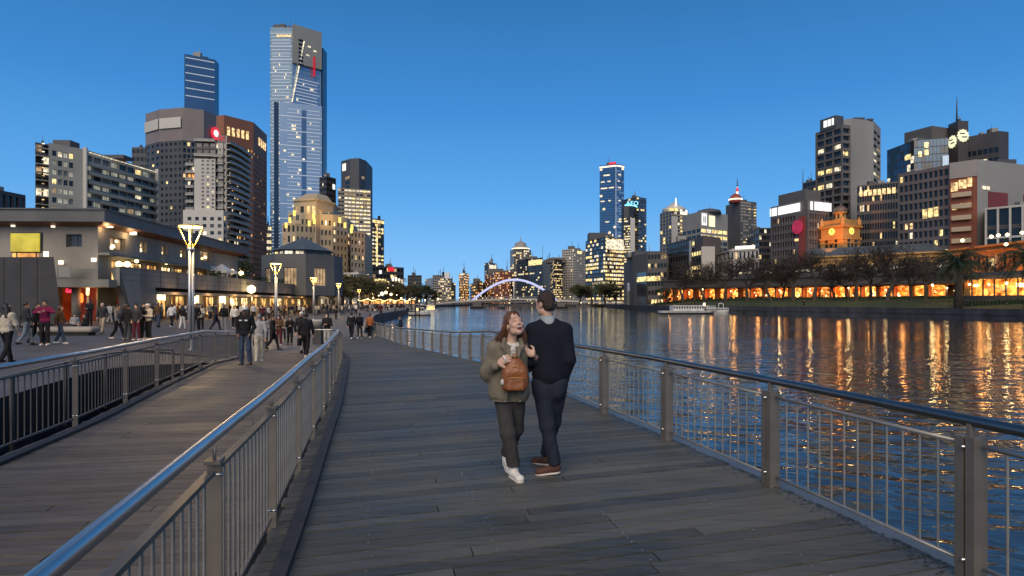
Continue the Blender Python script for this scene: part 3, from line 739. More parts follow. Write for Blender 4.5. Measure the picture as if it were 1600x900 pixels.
# ---- long pale apartment block
def apart_extra(T, bl, fc):
    # pale end fins, balcony slabs and thin rails on the long face
    a, b = bl.face(1); n = out_normal(a, b, bl.inside); d = (b-a).normalized(); L = (b-a).length
    fh = (bl.zt-1.0)/17
    sl = MB(); rl = MB()
    for k in range(4, 17):
        z = bl.zt-1.6-(k-3)*fh*1.0
        zz = bl.zt-1.2-fh*(17-k)
    for k in range(1, 14):
        z = bl.zt-2.4-k*fh
        full = k <= 4
        segs = [(.03, .97)] if full else [(.16, .5), (.72, .97)]
        for u0, u1 in segs:
            c = a+d*L*(u0+u1)/2+n*.7
            sl.box((c.x, c.y, z), (L*(u1-u0)/2, .7, .11), rz=math.atan2(d.y, d.x))
            c2 = a+d*L*(u0+u1)/2+n*1.36
            rl.box((c2.x, c2.y, z+.62), (L*(u1-u0)/2, .04, .42 if full else .38), rz=math.atan2(d.y, d.x))
    sl.build('balcony_slab', M['w_apart'], T, kind='stuff'); rl.build('balcony_front', M['w_apart'], T, kind='stuff')
    for u in (0.0, .985):
        c = a+d*L*u+n*.55; m = MB(); m.box((c.x, c.y, (bl.zt+.6)/2), (.28, .8, (bl.zt+.6)/2), rz=math.atan2(d.y, d.x)); m.build('end_fin', M['w_ivory'], T)
    c = a+d*L*.5+n*.9; m = MB(); m.box((c.x, c.y, bl.zt-.9), (L*.46, .1, .12), rz=math.atan2(d.y, d.x)); o = m.build('eave_light', M['l_pale'], T)
    m = MB(); q = bl.P[0].lerp(bl.P[1], .5)+bl.P[0].normalized()*4; m.box((q.x, q.y, bl.zt+1.2), (3.2, 2.5, 1.2)); m.build('roof_plant', M['w_greyd'], T)
    m = MB(); q = a.lerp(b, .55)+(-n)*4; m.box((q.x, q.y, bl.zt+.9), (2, 1.5, .9)); m.build('roof_plant', M['w_slate'], T)
building('apartment_block', 'long pale concrete apartment block with balconies above the restaurant roof', [(76, 223), (131, 233), (245, 267)], 220, 'w_apart',
         [G(nx=4, nz=17, wf=.78, hf=.58, rec=.35, lit=Lit(.16, ('l_pale', 'l_yel', 'l_pale', 'l_dim'), dark=('g_dark', 'l_blind', 'l_blind', 'g_curt'), seed=11), ml=.9, mr=3.2, mt=1.8, single=True, mull=1),
          G(nx=9, nz=17, wf=.86, hf=.62, rec=.5, lit=Lit(.14, ('l_yel', 'l_pale', 'l_dim'), dark=('g_dark', 'l_blind', 'g_curt', 'l_blind', 'g_dark', 'g_mid'), seed=12), mt=1.2, single=True, mull=2)], extra=apart_extra)
# recessed balcony wing on its left
def wing_extra(T, bl, fc):
    for k in range(9):
        z = bl.zt-2.0-k*3.0
        for i in (0,):
            face_panel(T, 'balcony_slab', bl, i, 0, 1, z-.15, z+.15, 'w_apart', o=0, th=1.5)
            face_panel(T, 'balcony_lamp', bl, i, .45, .62, z+1.75, z+2.1, 'hotw' if k < 3 else 'l_warm', o=.1, th=.1)
building('balcony_wing', 'dark recessed balcony wing at the left end of the pale apartment block', [(55, 222), (78, 226)], 226, 'w_slate', [G(nx=2, nz=15, wf=.8, hf=.7, rec=.4, lit=Lit(.2, ('l_pale', 'l_dim'), seed=4))], depth=12, extra=wing_extra)
# ---- slate tower with brown crown
def round_pts(xs, ys): return list(zip(xs, ys))
def slate_extra(T, bl, fc):
    P = bl.P
    m = MB(); c = bl.inside
    ring = [c+(p-c)*1.012 for p in P+bl.back]; m.prism([(q.x, q.y) for q in ring], bl.zt-15, bl.zt+.6, bottom=True); m.build('crown', M['w_crown'], T)
    face_panel(T, 'crown_band', bl, 1, .02, .98, bl.zt-9, bl.zt-4, 'w_ivory', o=.7)
    face_panel(T, 'crown_band', bl, 0, .02, .98, bl.zt-9, bl.zt-4, 'w_ivory', o=.7)
    q = on_face(bl, 3, .8, bl.zt-9, 1.0); a, b = bl.face(3); n = out_normal(a, b, bl.inside)
    m = MB(); ax = Vector((a-b).normalized().to_3d()); 
    m.tube([q+ax*0+Vector((n.x, n.y, 0))*.1, q+Vector((n.x, n.y, 0))*.6], 3.1, 16); o = m.build('lit_emblem', M['signlogo'], T)
    m = MB(); m.tube([q+Vector((n.x, n.y, 0))*.6, q+Vector((n.x, n.y, 0))*.75], 1.7, 12); m.build('emblem_mark', M['signw'], o)
L_s = Lit(.10, ('l_warm', 'l_or', 'l_yel'), dark=('g_black', 'g_dark', 'g_mid'), seed=21, floor=.0)
building('office_tower', 'dark slate tower with a grey brown rounded crown and scattered orange windows', [(228, 180), (250, 173), (285, 170), (318, 174), (337, 182)], 300, ['w_slate'],
         [G(nx=3, nz=26, wf=.5, hf=.42, rec=.3, lit=L_s, mt=15), G(nx=5, nz=26, wf=.5, hf=.45, rec=.3, lit=L_s, mt=15), G(nx=5, nz=26, wf=.62, hf=.6, rec=.6, lit=L_s, mt=15), G(nx=4, nz=26, wf=.45, hf=.42, rec=.3, lit=L_s, mt=15)], extra=slate_extra)
building('slate_annex', 'low slate block tucked behind the dark slate tower', [(206, 230), (232, 230)], 310, 'w_slate', [G(nx=4, nz=20, wf=.7, hf=.5, rec=.2, lit=Lit(.05, ('l_dim',), seed=5))], depth=20)
# ---- distant pale blue glass tower
def blue_extra(T, bl, fc):
    H = bl.zt
    for k in range(6):
        z = H-4-k*9.0
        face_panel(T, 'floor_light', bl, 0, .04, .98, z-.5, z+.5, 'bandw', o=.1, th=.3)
    for z, u0, u1 in ((H-66, .22, .72), (H-86, .0, .36), (H-86, .55, .9), (H-108, .1, .4), (H-108, .58, .98)):
        face_panel(T, 'floor_light', bl, 0, u0, u1, z-.8, z+.8, 'l_pale', o=.1, th=.3)
    for u in (.4, .54): face_panel(T, 'dark_slot', bl, 0, u, u+.05, 60, H-108, 'g_black', o=.1, th=.3)
    face_panel(T, 'roof_glow', bl, 0, .6, 1.0, H-160, H-153, 'hotw', o=.2, th=.3)
building('glass_tower', 'distant pale blue glass tower with slanted roof rising behind the slate tower', [(288, 84), (336, 93), (342, 100)], 720, 'g_blue', [G(nx=1, nz=44, wf=1, hf=.9, rec=.1, lit=Lit(0, dark=('g_blue',), seed=2)), G(nx=1, nz=44, wf=.9, hf=.9, rec=.1, lit=Lit(0, dark=('g_navy',), seed=2))], extra=blue_extra)
# ---- red brown tower
L_b = Lit(.09, ('l_or', 'l_warm', 'l_yel'), dark=('g_dark', 'g_mid', 'g_mid'), seed=31)
def brick_extra(T, bl, fc):
    for i, (u0, u1, k) in ((1, (.1, .9, 5)), (2, (.35, .95, 4))):
        for j in range(k):
            u = u0+(u1-u0)*j/k
            face_panel(T, 'tall_window', bl, i, u, u+(u1-u0)/k*.55, bl.zt-10.5, bl.zt-6, 'l_warm', o=.1, th=.2)
building('granite_tower', 'red brown granite tower with square windows beside the tall blue tower', [(338, 181), (350, 179.5), (396, 191), (417, 211)], 330, 'w_brick',
         [G(nx=3, nz=28, wf=.4, hf=.4, rec=.3, lit=L_b, mt=15), G(nx=9, nz=28, wf=.45, hf=.4, rec=.3, lit=L_b, mt=15), G(nx=8, nz=28, wf=.45, hf=.4, rec=.3, lit=L_b, mt=16)], depth=40, extra=brick_extra)
# ---- ivory hotel tower with curved balconied front
def ivory(name, label, pts, Y0, faces, **k): return building(name, label, pts, Y0, 'w_ivory', faces, **k)
L_i = Lit(.09, ('l_pale', 'l_yel', 'l_warm'), dark=('g_dark', 'g_mid', 'g_dark'), seed=41)
T_iv = thing('apartment_tower', 'ivory apartment tower with a curved balconied front and red roof letters', 'building', (-128, 240, 0))
def iv_block(pts, Y0, faces, mats='w_ivory', zb=0., depth=14, nm='wall', extra=None):
    bl = Block(pts, Y0, zb, depth); wall = MB(); win = {}; fc = Facade(wall, win); bl.shell(wall)
    for i in range(len(bl.P)-1):
        a, b = bl.face(i); sp = faces[min(i, len(faces)-1)]
        if sp is None: fc.plain(a, b, zb, bl.zt)
        else: fc.grid(a, b, zb, bl.zt, inside=bl.inside, **dict(sp))
    if extra: extra(bl)
    wall.build(nm, M[mats], T_iv); join_windows(T_iv, win); return bl
iv_block([(286, 328), (349, 328.5), (389, 343)], 236, [G(nx=5, nz=13, wf=.5, hf=.5, rec=.3, lit=L_i, ml=1, mt=2), G(nx=8, nz=13, wf=.62, hf=.6, rec=.35, lit=L_i, mt=1.5)], nm='podium')
iv_block([(303.5, 248), (336.5, 249)], 240, [G(nx=3, nz=16, wf=.5, hf=.5, rec=.3, lit=L_i, ml=2.3, mb=34)], nm='wall')
def slabs(n, z0, dz, out, mat='w_ivory'):
    def f(bl):
        for i in range(len(bl.P)-1):
            m = MB(); r = MB(); a, b = bl.face(i); nn = out_normal(a, b, bl.inside); d = (b-a).normalized(); L = (b-a).length; c = (a+b)/2+nn*out/2; c2 = (a+b)/2+nn*(out-.05)
            for k in range(n):
                z = bl.zt-z0-k*dz; m.box((c.x, c.y, z), (L/2+.1, out/2, .13), rz=math.atan2(d.y, d.x)); r.box((c2.x, c2.y, z+.55), (L/2+.1, .03, .4), rz=math.atan2(d.y, d.x))
            m.build('balcony_slab', M[mat], T_iv, kind='stuff'); r.build('balcony_rail', M['rail_thin'], T_iv, kind='stuff')
    return f
L_i2 = Lit(.14, ('l_or', 'l_warm', 'l_pale'), dark=('g_dark', 'g_black', 'g_mid'), seed=43)
iv_block([(292, 247), (304, 247)], 243, [G(nx=2, nz=20, wf=.85, hf=.75, rec=.6, lit=L_i2)], mats='w_greyd', extra=slabs(19, 3, 2.95, 1.2))
iv_block([(305, 220), (337, 221)], 247, [G(nx=3, nz=24, wf=.85, hf=.7, rec=.5, lit=L_i)], mats='w_greyd', extra=slabs(3, .2, 6, 1.4))
iv_block([(336, 222), (350, 222)], 243.5, [G(nx=1, nz=24, wf=.8, hf=.7, rec=.5, lit=L_i2)], mats='w_greyd', extra=slabs(20, 6, 2.95, 1.3))
sb = iv_block([(340.5, 211), (354.5, 212)], 243, [G(nx=2, nz=24, wf=.3, hf=.35, rec=.3, lit=L_i, mt=4.5)], depth=9)
cvx = [355, 362, 370, 378, 384, 389]; cvy = [223, 226, 230.5, 236, 240.5, 245]
iv_block(list(zip(cvx, cvy)), 241, [G(nx=2, nz=24, wf=.85, hf=.72, rec=.5, lit=L_i2)], mats='w_greyd', extra=slabs(24, .2, 2.55, 1.3))
face_panel(T_iv, 'letter_panel', sb, 0, .02, .86, sb.zt-2.9, sb.zt-.1, 'w_crown', o=.05)
a_, b_ = sb.face(0); n_ = out_normal(a_, b_, sb.inside)
text_on(T_iv, 'red_lettering', 'IK', on_face(sb, 0, .45, sb.zt-1.5, .3), b_-a_, n_, 2.1, 'letred', ext=.1)
# ---- the tall blue tower
def tall_extra(T, bl, fc):
    H = bl.zt
    def z(y, Y): return zy(y, Y)
    rr = random.Random(5)
    # left face floor lines
    lines = MB(); dots = MB()
    for i, (u0, u1) in ((0, (.0, .98)), (1, (.02, .95))):
        a, b = bl.face(i); n = out_normal(a, b, bl.inside); d = (b-a).normalized(); L = (b-a).length
        zz = H-6 if i == 0 else H-50
        k = 0
        while zz > 20:
            f0, f1 = (u0, u1) if k % 4 == 0 else (u0+.1, u1-.08)
            c = a+d*L*(f0+f1)/2+n*.15; lines.box((c.x, c.y, zz), (L*(f1-f0)/2, .15, .34), rz=math.atan2(d.y, d.x))
            if rr.random() < .4:
                u = rr.uniform(.1, .8); c = a+d*L*u+n*.2; dots.box((c.x, c.y, zz-1.6), (L*rr.choice([.02, .03, .06]), .15, .9), rz=math.atan2(d.y, d.x))
            zz -= 3.3; k += 1
    lines.build('floor_lines', M['bandw'], T, kind='stuff'); dots.build('lit_rooms', M['l_pale'], T, kind='stuff')
    # gold crown box on the right face
    a, b = bl.face(1); n = out_normal(a, b, bl.inside); d = (b-a).normalized(); L = (b-a).length
    m = MB(); P4 = [a-d*.4, b+d*.0, b+n*3, a-d*.4+n*3]; zt_l = H+2.5
    m.prism([(q.x, q.y) for q in P4], H-36, H+2.5, bottom=True); m.build('gold_crown', M['gold'], T)
    for k in range(7): 
        c = a+d*L*.25+n*3.1; m = MB(); m.box((c.x, c.y, H-12-k*4.1), (L*.08, .2, 1.1), rz=math.atan2(d.y, d.x)); m.build('crown_slot', M['g_black'], T)
    for (u, dz) in ((.55, 16), (.75, 19), (.5, 25)):
        c = a+d*L*u+n*3.1; m = MB(); m.box((c.x, c.y, H-dz), (L*.05, .15, .6), rz=math.atan2(d.y, d.x)); m.build('crown_lamp', M['l_pale'], T)
    c = a+d*L*.72+n*3.2; m = MB(); m.box((c.x, c.y, H-35), (L*.035, .25, 10), rz=math.atan2(d.y, d.x)); o = m.build('red_stripe', M['redbar'], T)
    p0 = a+d*L*.36+n*3.4; p1 = a-d*L*.02+n*.6
    m = MB(); m.bar((p0.x, p0.y, H-12), (p1.x, p1.y, zy(159, p1.y)), 1.1, 1.1); m.build('diagonal_mast', M['l_pale'], T)
    c = bl.P[0].lerp(bl.P[1], .45)+bl.P[0].normalized()*6; m = MB(); m.box((c.x, c.y, H+2), (6, 3, 2.2)); m.box((c.x+3, c.y, H+3.5), (2.5, 2, 2.0)); m.build('roof_plant', M['w_dark'], T)
    face_panel(T, 'top_lamp', bl, 0, .3, .95, H-9.5, H-7.4, 'l_warm', o=.3, th=.2)
    # dark right edge
    q = bl.P[2]; m = MB(); m.prism([(q.x-.2, q.y), (q.x+2.2, q.y+1), (q.x+2.2, q.y+14), (q.x-.2, q.y+13)], 0, H-12, bottom=True); m.build('dark_edge', M['g_navy'], T)
    # lower slab standing forward
    bs = Block([(437, 159), (503, 166)], 596, 0, 10); w = MB(); bs.shell(w); f2 = Facade(w, {}); 
    a, b = bs.face(0); n = out_normal(a, b, bs.inside); d = (b-a).normalized(); L = (b-a).length
    f2.plain(a, b, 0, bs.zt); w.build('lower_slab', M['g_blue2'], T)
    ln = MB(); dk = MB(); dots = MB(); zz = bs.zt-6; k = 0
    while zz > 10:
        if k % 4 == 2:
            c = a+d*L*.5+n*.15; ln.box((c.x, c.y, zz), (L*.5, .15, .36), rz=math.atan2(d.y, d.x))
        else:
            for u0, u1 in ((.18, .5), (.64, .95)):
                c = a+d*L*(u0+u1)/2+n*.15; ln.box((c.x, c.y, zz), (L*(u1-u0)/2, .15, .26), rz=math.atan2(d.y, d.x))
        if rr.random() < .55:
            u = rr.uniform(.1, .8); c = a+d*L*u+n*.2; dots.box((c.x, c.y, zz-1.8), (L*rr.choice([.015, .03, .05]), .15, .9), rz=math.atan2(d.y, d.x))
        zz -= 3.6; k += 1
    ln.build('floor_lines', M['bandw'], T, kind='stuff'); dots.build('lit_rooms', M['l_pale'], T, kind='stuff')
    c = a+d*L*.57+n*.1; m = MB(); m.box((c.x, c.y, bs.zt/2-2), (L*.055, .12, bs.zt/2-4), rz=math.atan2(d.y, d.x)); m.build('recess_strip', M['g_blue'], T)
    c = a+d*L*.0-n*4; m = MB(); m.box((c.x-2.2, c.y-3, bs.zt/2), (2.2, .3, bs.zt/2), rz=math.atan2(d.y, d.x)); m.build('dark_return', M['g_navy'], T)
building('skyscraper', 'very tall blue glass skyscraper with white floor lines and a gold crown', [(422, 43), (457, 43), (501, 56)], 612, 'g_blue',
         [G(nx=1, nz=62, wf=1, hf=.93, rec=.08, lit=Lit(0, dark=('g_upper',), seed=8)), G(nx=1, nz=62, wf=1, hf=.93, rec=.08, lit=Lit(0, dark=('g_blue2',), seed=9))], extra=tall_extra)  # left glass darker, right glass paler: colours offset how light falls on each
building('grey_tower', 'slim grey tower peeping out right behind the blue skyscraper', [(490, 239), (509, 241)], 640, 'w_grey', [G(nx=3, nz=40, wf=.5, hf=.3, rec=.1, lit=Lit(.02, seed=2))], depth=20)
def ds_extra(T, bl, fc):
    face_panel(T, 'lit_sign', bl, 1, .62, .88, bl.zt-9, bl.zt-5, 'signw', o=.2)
    face_panel(T, 'lit_floor', bl, 0, .1, .9, bl.zt-17.6, bl.zt-16.6, 'l_yel', o=.1)
building('black_tower', 'small black tower with a white roof sign left of the rounded grey tower', [(499, 277), (510, 275), (525, 279)], 470, 'w_dark', [G(nx=5, nz=24, wf=.8, hf=.5, rec=.2, lit=Lit(.08, ('l_pale', 'l_yel'), dark=('g_black',), seed=13)), G(nx=5, nz=24, wf=.8, hf=.5, rec=.2, lit=Lit(.08, ('l_pale', 'l_yel'), dark=('g_black',), seed=14))], extra=ds_extra)
building('low_offices', 'low dark office block with bright strip windows behind the pavilion', [(413, 352), (424, 352)], 420, 'w_dark', [G(nx=4, nz=12, wf=.9, hf=.5, rec=.2, lit=Lit(.7, ('l_yel', 'l_pale'), seed=15))], depth=15)
# ---- rounded grey tower with striped front
def rt_extra(T, bl, fc):
    bb = Block([(528, 293), (538, 294), (579, 297)], 418, 0, 14); w = MB(); win = {}; f = Facade(w, win); bb.shell(w)
    a, b = bb.face(0); f.grid(a, b, 0, bb.zt, 2, 30, .8, .45, .2, Lit(.2, ('l_pale',), seed=4, dark=('g_black',)), bb.inside)
    a, b = bb.face(1); f.grid(a, b, 0, bb.zt, 7, 30, .86, .42, .2, Lit(.86, ('l_pale', 'l_pale', 'l_yel'), floor=.15, fl_p=.25, dark=('g_black', 'l_dim'), seed=5), bb.inside)
    w.build('striped_front', M['w_tan'], T); join_windows(T, win)
    face_panel(T, 'roof_lamp', bl, 0, .2, .55, bl.zt-7.5, bl.zt-2.5, 'hotw', o=.2)
    for i, u0, u1 in ((0, .5, .95), (2, .35, .75)):
        for k in range(12): face_panel(T, 'slot_window', bl, i, u0, u1, bl.zt-14-k*3.4, bl.zt-12.2-k*3.4, 'g_black' if k % 3 else 'l_dim', o=.05, th=.1)
building('rounded_tower', 'dark grey tower with rounded top and a striped lit front', [(533, 252), (547, 248), (561, 247), (572, 251), (582, 262)], 440, 'w_slate', [None], depth=30, extra=rt_extra)
def yt_extra(T, bl, fc):
    for u0, u1, z0, z1 in ((.02, .98, bl.zt-3.2, bl.zt-1.0), (.34, .46, 12, bl.zt-4), (.52, .78, 16, bl.zt-40), (.84, .9, 60, bl.zt-10)):
        face_panel(T, 'yellow_light', bl, 0, u0, u1, z0, z1, 'l_yel', o=.1, th=.2)
building('yellow_lit_tower', 'slim tower outlined by yellow lights right of the beige hotel', [(581, 341), (600, 344)], 470, 'w_dark', [G(nx=4, nz=22, wf=.8, hf=.5, rec=.2, lit=Lit(.5, ('l_yel', 'l_pale'), dark=('g_black', 'l_dim'), seed=16))], depth=20, extra=yt_extra)
# ---- beige stepped hotel
T_h = thing('hotel', 'beige stepped hotel with warm lit crown behind the dark pavilion', 'building', (-75, 232, 0))
L_h = Lit(.12, ('l_yel', 'l_warm', 'l_pale'), dark=('g_mid', 'g_dark', 'g_mid'), seed=51)
def hb(pts, Y0, faces, depth=18, zb=0, nm='wall', roof=None):
    bl = Block(pts, Y0, zb, depth); w = MB(); win = {}; f = Facade(w, win); bl.shell(w)
    for i in range(len(bl.P)-1):
        a, b = bl.face(i); sp = faces[min(i, len(faces)-1)]
        if sp is None: f.plain(a, b, zb, bl.zt)
        else: f.grid(a, b, zb, bl.zt, inside=bl.inside, **dict(sp))
    if roof:
        c = bl.inside; pts2 = bl.P+bl.back; top = [c+(p-c)*.55 for p in pts2]; n = len(pts2)
        for i in range(n):
            a, b = pts2[i], pts2[(i+1) % n]; a2, b2 = top[i], top[(i+1) % n]
            w.quad((a.x, a.y, bl.zt), (b.x, b.y, bl.zt), (b2.x, b2.y, bl.zt+roof), (a2.x, a2.y, bl.zt+roof))
        w.quad(*[(q.x, q.y, bl.zt+roof) for q in top])
        cm = MB()
        for a, b in zip(bl.P[:-1], bl.P[1:]): cm.bar((a.x, a.y, bl.zt-.1), (b.x, b.y, bl.zt-.1), 1.2, .7)
        cm.build('cornice', M['w_sand'], T_h)
    w.build(nm, M['w_sand'], T_h); join_windows(T_h, win); return bl
cr = hb([(459, 313), (494, 311), (521, 318), (528, 327)], 240, [G(nx=4, nz=2, wf=.62, hf=.7, rec=.5, lit=Lit(.5, ('l_warm', 'l_dim'), seed=3), mt=1.6, mb=28), G(nx=2, nz=1, wf=.36, hf=.62, rec=.5, lit=Lit(.5, ('l_dim',), seed=4), mt=2.0, mb=31), G(nx=1, nz=1, wf=.4, hf=.6, rec=.4, lit=Lit(.3, seed=4), mt=2, mb=31)], roof=3.6)
hb([(450, 332), (470, 332), (530, 336)], 236, [G(nx=2, nz=9, wf=.5, hf=.5, rec=.3, lit=L_h), G(nx=10, nz=9, wf=.5, hf=.5, rec=.3, lit=L_h, mt=1.5)])
hb([(441, 349), (462, 349), (496, 352)], 232, [G(nx=3, nz=8, wf=.5, hf=.62, rec=.4, lit=Lit(.3, ('l_warm', 'l_dim'), seed=6)), G(nx=5, nz=8, wf=.5, hf=.5, rec=.3, lit=L_h)])
hb([(520, 336), (543, 340), (559, 358.5)], 238, [G(nx=4, nz=11, wf=.55, hf=.5, rec=.3, lit=L_h, mt=2), G(nx=4, nz=11, wf=.55, hf=.5, rec=.3, lit=L_h, mt=2)], depth=12)
hb([(548, 360), (570, 363), (582, 374)], 236, [G(nx=4, nz=10, wf=.55, hf=.5, rec=.3, lit=L_h), None], depth=12)
# gold flood light on the crown and bright lantern niches
for px, py in ((453, 344), (460, 333), (490, 338), (491, 346), (483, 349), (531, 344), (539, 352), (550, 355), (549, 360), (447, 352)):
    m = MB(); p = W(px, py, 229.5); m.box(p, (.42, .2, 1.0)); m.build('wall_lantern', M['niche'], T_h)
spot_light('crown_flood', W(512, 352, 222), W(508, 322, 240), 16000, (1, .60, .16), 1.0, .5)
spot_light('pier_flood', W(577, 432, 222), W(575, 390, 236), 9000, (1, .45, .2), .7, .4)
# ---- dark pavilion with pyramid roof
T_p = thing('pavilion', 'dark octagonal pavilion with a blue grey pyramid roof on the terrace', 'building', (-36, 112, 4))
Yp = 112; ax_ = PX(468, Yp+6); R_ = 7.2
def octo(r, c=(ax_, Yp+8)): return [Vector((c[0]+r*math.cos(math.pi/8+k*math.pi/4), c[1]+r*math.sin(math.pi/8+k*math.pi/4))) for k in range(8)]
zb_, ze, za = 3.0, zy(397, Yp+2), zy(371, Yp+8)
rf = MB(); o1 = octo(6.1); ap = (ax_, Yp+8, za)
for k in range(8): a, b = o1[k], o1[(k+1) % 8]; rf.quad((a.x, a.y, zy(390, Yp+3)), (b.x, b.y, zy(390, Yp+3)), ap)
rf.build('roof', M['w_roof'], T_p)
w = MB(); win = {}; fcp = Facade(w, win)
o2 = octo(5.4)
for k in range(8):
    a, b = o2[k], o2[(k+1) % 8]; mid_ = (a+b)/2
    if mid_.y < Yp+7: fcp.grid(a, b, ze-.2, zy(390, Yp+3)-.02, 2, 1, .82, .8, .15, Lit(1 if k % 2 else .6, ('l_pale', 'l_yel'), seed=k), Vector((ax_, Yp+8)), single=True, mull=1)
    else: fcp.plain(a, b, ze-.2, zy(390, Yp+3))
o3 = octo(7.6)
w.quad(*[(q.x, q.y, ze) for q in o3])
for k in range(8):
    a, b = o3[k], o3[(k+1) % 8]; mid_ = (a+b)/2
    if mid_.y < Yp+7: fcp.grid(a, b, zb_, ze, 1, 1, .42, .5, .25, Lit(1, ('l_dim',), seed=k), Vector((ax_, Yp+8)), single=True, mull=3, mt=.8)
    else: fcp.plain(a, b, zb_, ze)
w.build('wall', M['w_pav'], T_p); place_windows(T_p, fcp.single)
# ------------------------------------------------------------------ riverside restaurant building, terrace, plaza
def holed(mb, a, b, z0, z1, rects, rec, inside, m=0):
    """wall a-b with recessed rectangular openings (u0,u1,za,zb)"""
    a = Vector(a); b = Vector(b); n2 = out_normal(a, b, Vector(inside)); n = Vector((n2.x, n2.y, 0)); D = Vector(((b-a).x, (b-a).y, 0)); A = Vector((a.x, a.y, 0))
    def p(u, z, o=0): q = A+D*u-n*o; return (q.x, q.y, z)
    us = sorted({0, 1}|{r[0] for r in rects}|{r[1] for r in rects}); zs = sorted({z0, z1}|{r[2] for r in rects}|{r[3] for r in rects})
    for u0, u1 in zip(us[:-1], us[1:]):
        for za, zb in zip(zs[:-1], zs[1:]):
            um, zm = (u0+u1)/2, (za+zb)/2
            if not any(r[0] < um < r[1] and r[2] < zm < r[3] for r in rects): mb.quad(p(u0, za), p(u1, za), p(u1, zb), p(u0, zb), m=m)
    for u0, u1, za, zb in rects:
        mb.quad(p(u0, za), p(u0, za, rec), p(u0, zb, rec), p(u0, zb), m=m); mb.quad(p(u1, za), p(u1, za, rec), p(u1, zb, rec), p(u1, zb), m=m)
        mb.quad(p(u0, za), p(u1, za), p(u1, za, rec), p(u0, za, rec), m=m); mb.quad(p(u0, zb), p(u1, zb), p(u1, zb, rec), p(u0, zb, rec), m=m)
    return p, D.length, n, D.normalized()
def hit(px, a, b):
    """fraction along plan segment a-b seen at photo column px"""
    k = (px-800)/F; d = b-a
    return (k*a.y-a.x)/(d.x-k*d.y)
def rect_px(a, b, x0, x1, y0, y1):
    u0, u1 = hit(x0, a, b), hit(x1, a, b); Y = a.lerp(b, (u0+u1)/2).y
    return (u0, u1, zy(y1, Y), zy(y0, Y))
GP = -.1
T_r = thing('restaurant', 'concrete riverside restaurant building with a sweeping grey roof fascia', 'building', (-38, 58, 0))
A_ = Vector((PX(-60, 57), 57)); C_ = Vector((PX(153, 57.2), 57.2)); D_ = Vector((PX(334, 87), 87)); E_ = Vector((PX(372, 95), 95)); in_ = Vector((-60, 90))
wl_ = MB()
left_r = [rect_px(A_, C_, 103, 128, 366, 386)]
right_px = [(172, 196, 371, 391), (219, 229.5, 378, 395), (253, 262, 384, 399), (282, 290.5, 389, 403), (313, 330, 392, 408)]
right_r = [rect_px(C_, D_, *r) for r in right_px]
zt_ = 9.4
strip_z = (3.4, 5.95)
holed(wl_, A_, C_, 4.9, zt_, left_r, .4, in_)
strips = []
us = [.07, .2, .32, .44, .56, .68, .80, .92, .995]
for u0, u1 in zip(us[:-1], us[1:]): strips.append((u0+.006, u1-.006, strip_z[0], strip_z[1]))
pR, LR, nR, dR = holed(wl_, C_, D_, 3.3, zt_, right_r+strips, .45, in_)
holed(wl_, D_, E_, 3.3, zt_, [], .2, in_)
wl_.quad((A_.x, A_.y, zt_), (C_.x, C_.y, zt_), (D_.x, D_.y, zt_), (E_.x, E_.y, zt_), (-70, 95, zt_))
wl_.build('wall', M['conc'], T_r)
single = []
for r in left_r:
    d = (C_-A_).normalized(); n = out_normal(A_, C_, in_); q = A_.lerp(C_, (r[0]+r[1])/2)-n*.4; single.append((Vector((q.x, q.y, (r[2]+r[3])/2)), Vector((d.x, d.y, 0)), Vector((n.x, n.y, 0)), (r[1]-r[0])*(C_-A_).length, r[3]-r[2], 'g_mid', 1))
for i, r in enumerate(right_r+strips):
    q = C_.lerp(D_, (r[0]+r[1])/2)-Vector((nR.x, nR.y))*.45
    mt = ['l_dim', 'l_dim', 'l_dim', 'l_dim', 'l_dim'][i] if i < 5 else ['shop', 'shop2', 'shop', 'shop2', 'shop', 'l_dim', 'shop', 'l_dim'][i-5]
    single.append((Vector((q.x, q.y, (r[2]+r[3])/2)), dR, nR, (r[1]-r[0])*LR, r[3]-r[2], mt, 1 if i < 5 else 3))
place_windows(T_r, single)
# table lamps glimpsed in the upper windows
for i, (x, y) in enumerate(((179, 388), (188, 377), (182, 385), (223, 384), (224, 391), (257, 395), (286, 399), (320, 404), (325, 402))):
    u = hit(x, C_, D_); q = C_.lerp(D_, u)-Vector((nR.x, nR.y))*.35; m = MB(); r_ = .13 if i % 2 else .2; c = (q.x, q.y, zy(y, q.y)); m.lathe((c[0], c[1], c[2]-r_), [(.01, 0), (r_, r_*.6), (r_*.8, r_*1.6), (.02, r_*2)], 8); m.build('table_lamp', M['hot'], T_r)
# roof fascia: sweeping band with soffit
def offs(o): 
    nA = out_normal(A_, C_, in_); nC = out_normal(C_, D_, in_); nE = out_normal(D_, E_, in_)
    k = (nA+nC).normalized()*o*1.15; return [A_+nA*o, C_+k, D_+(nC+nE).normalized()*o, E_+nE*o]
fo = offs(1.7); fi = offs(.0); fm = MB(); sm_ = MB()
for (a, b), (c, d) in zip(zip(fo[:-1], fo[1:]), zip(fi[:-1], fi[1:])):
    fm.quad((a.x, a.y, 9.15), (b.x, b.y, 9.15), (b.x, b.y, 10.25), (a.x, a.y, 10.25)); fm.quad((a.x, a.y, 10.25), (b.x, b.y, 10.25), (d.x, d.y, 10.6), (c.x, c.y, 10.6))
    fm.quad((c.x, c.y, 10.6), (d.x, d.y, 10.6), (d.x-14, d.y+10, 10.9), (c.x-14, c.y+10, 10.9))
    sm_.quad((a.x, a.y, 9.15), (b.x, b.y, 9.15), (d.x, d.y, 8.85), (c.x, c.y, 8.85))
    fm.bar((a.x, a.y, 10.28), (b.x, b.y, 10.28), .3, .1)
fm.build('roof_fascia', M['fascia'], T_r); sm_.build('soffit', M['soffit'], T_r)
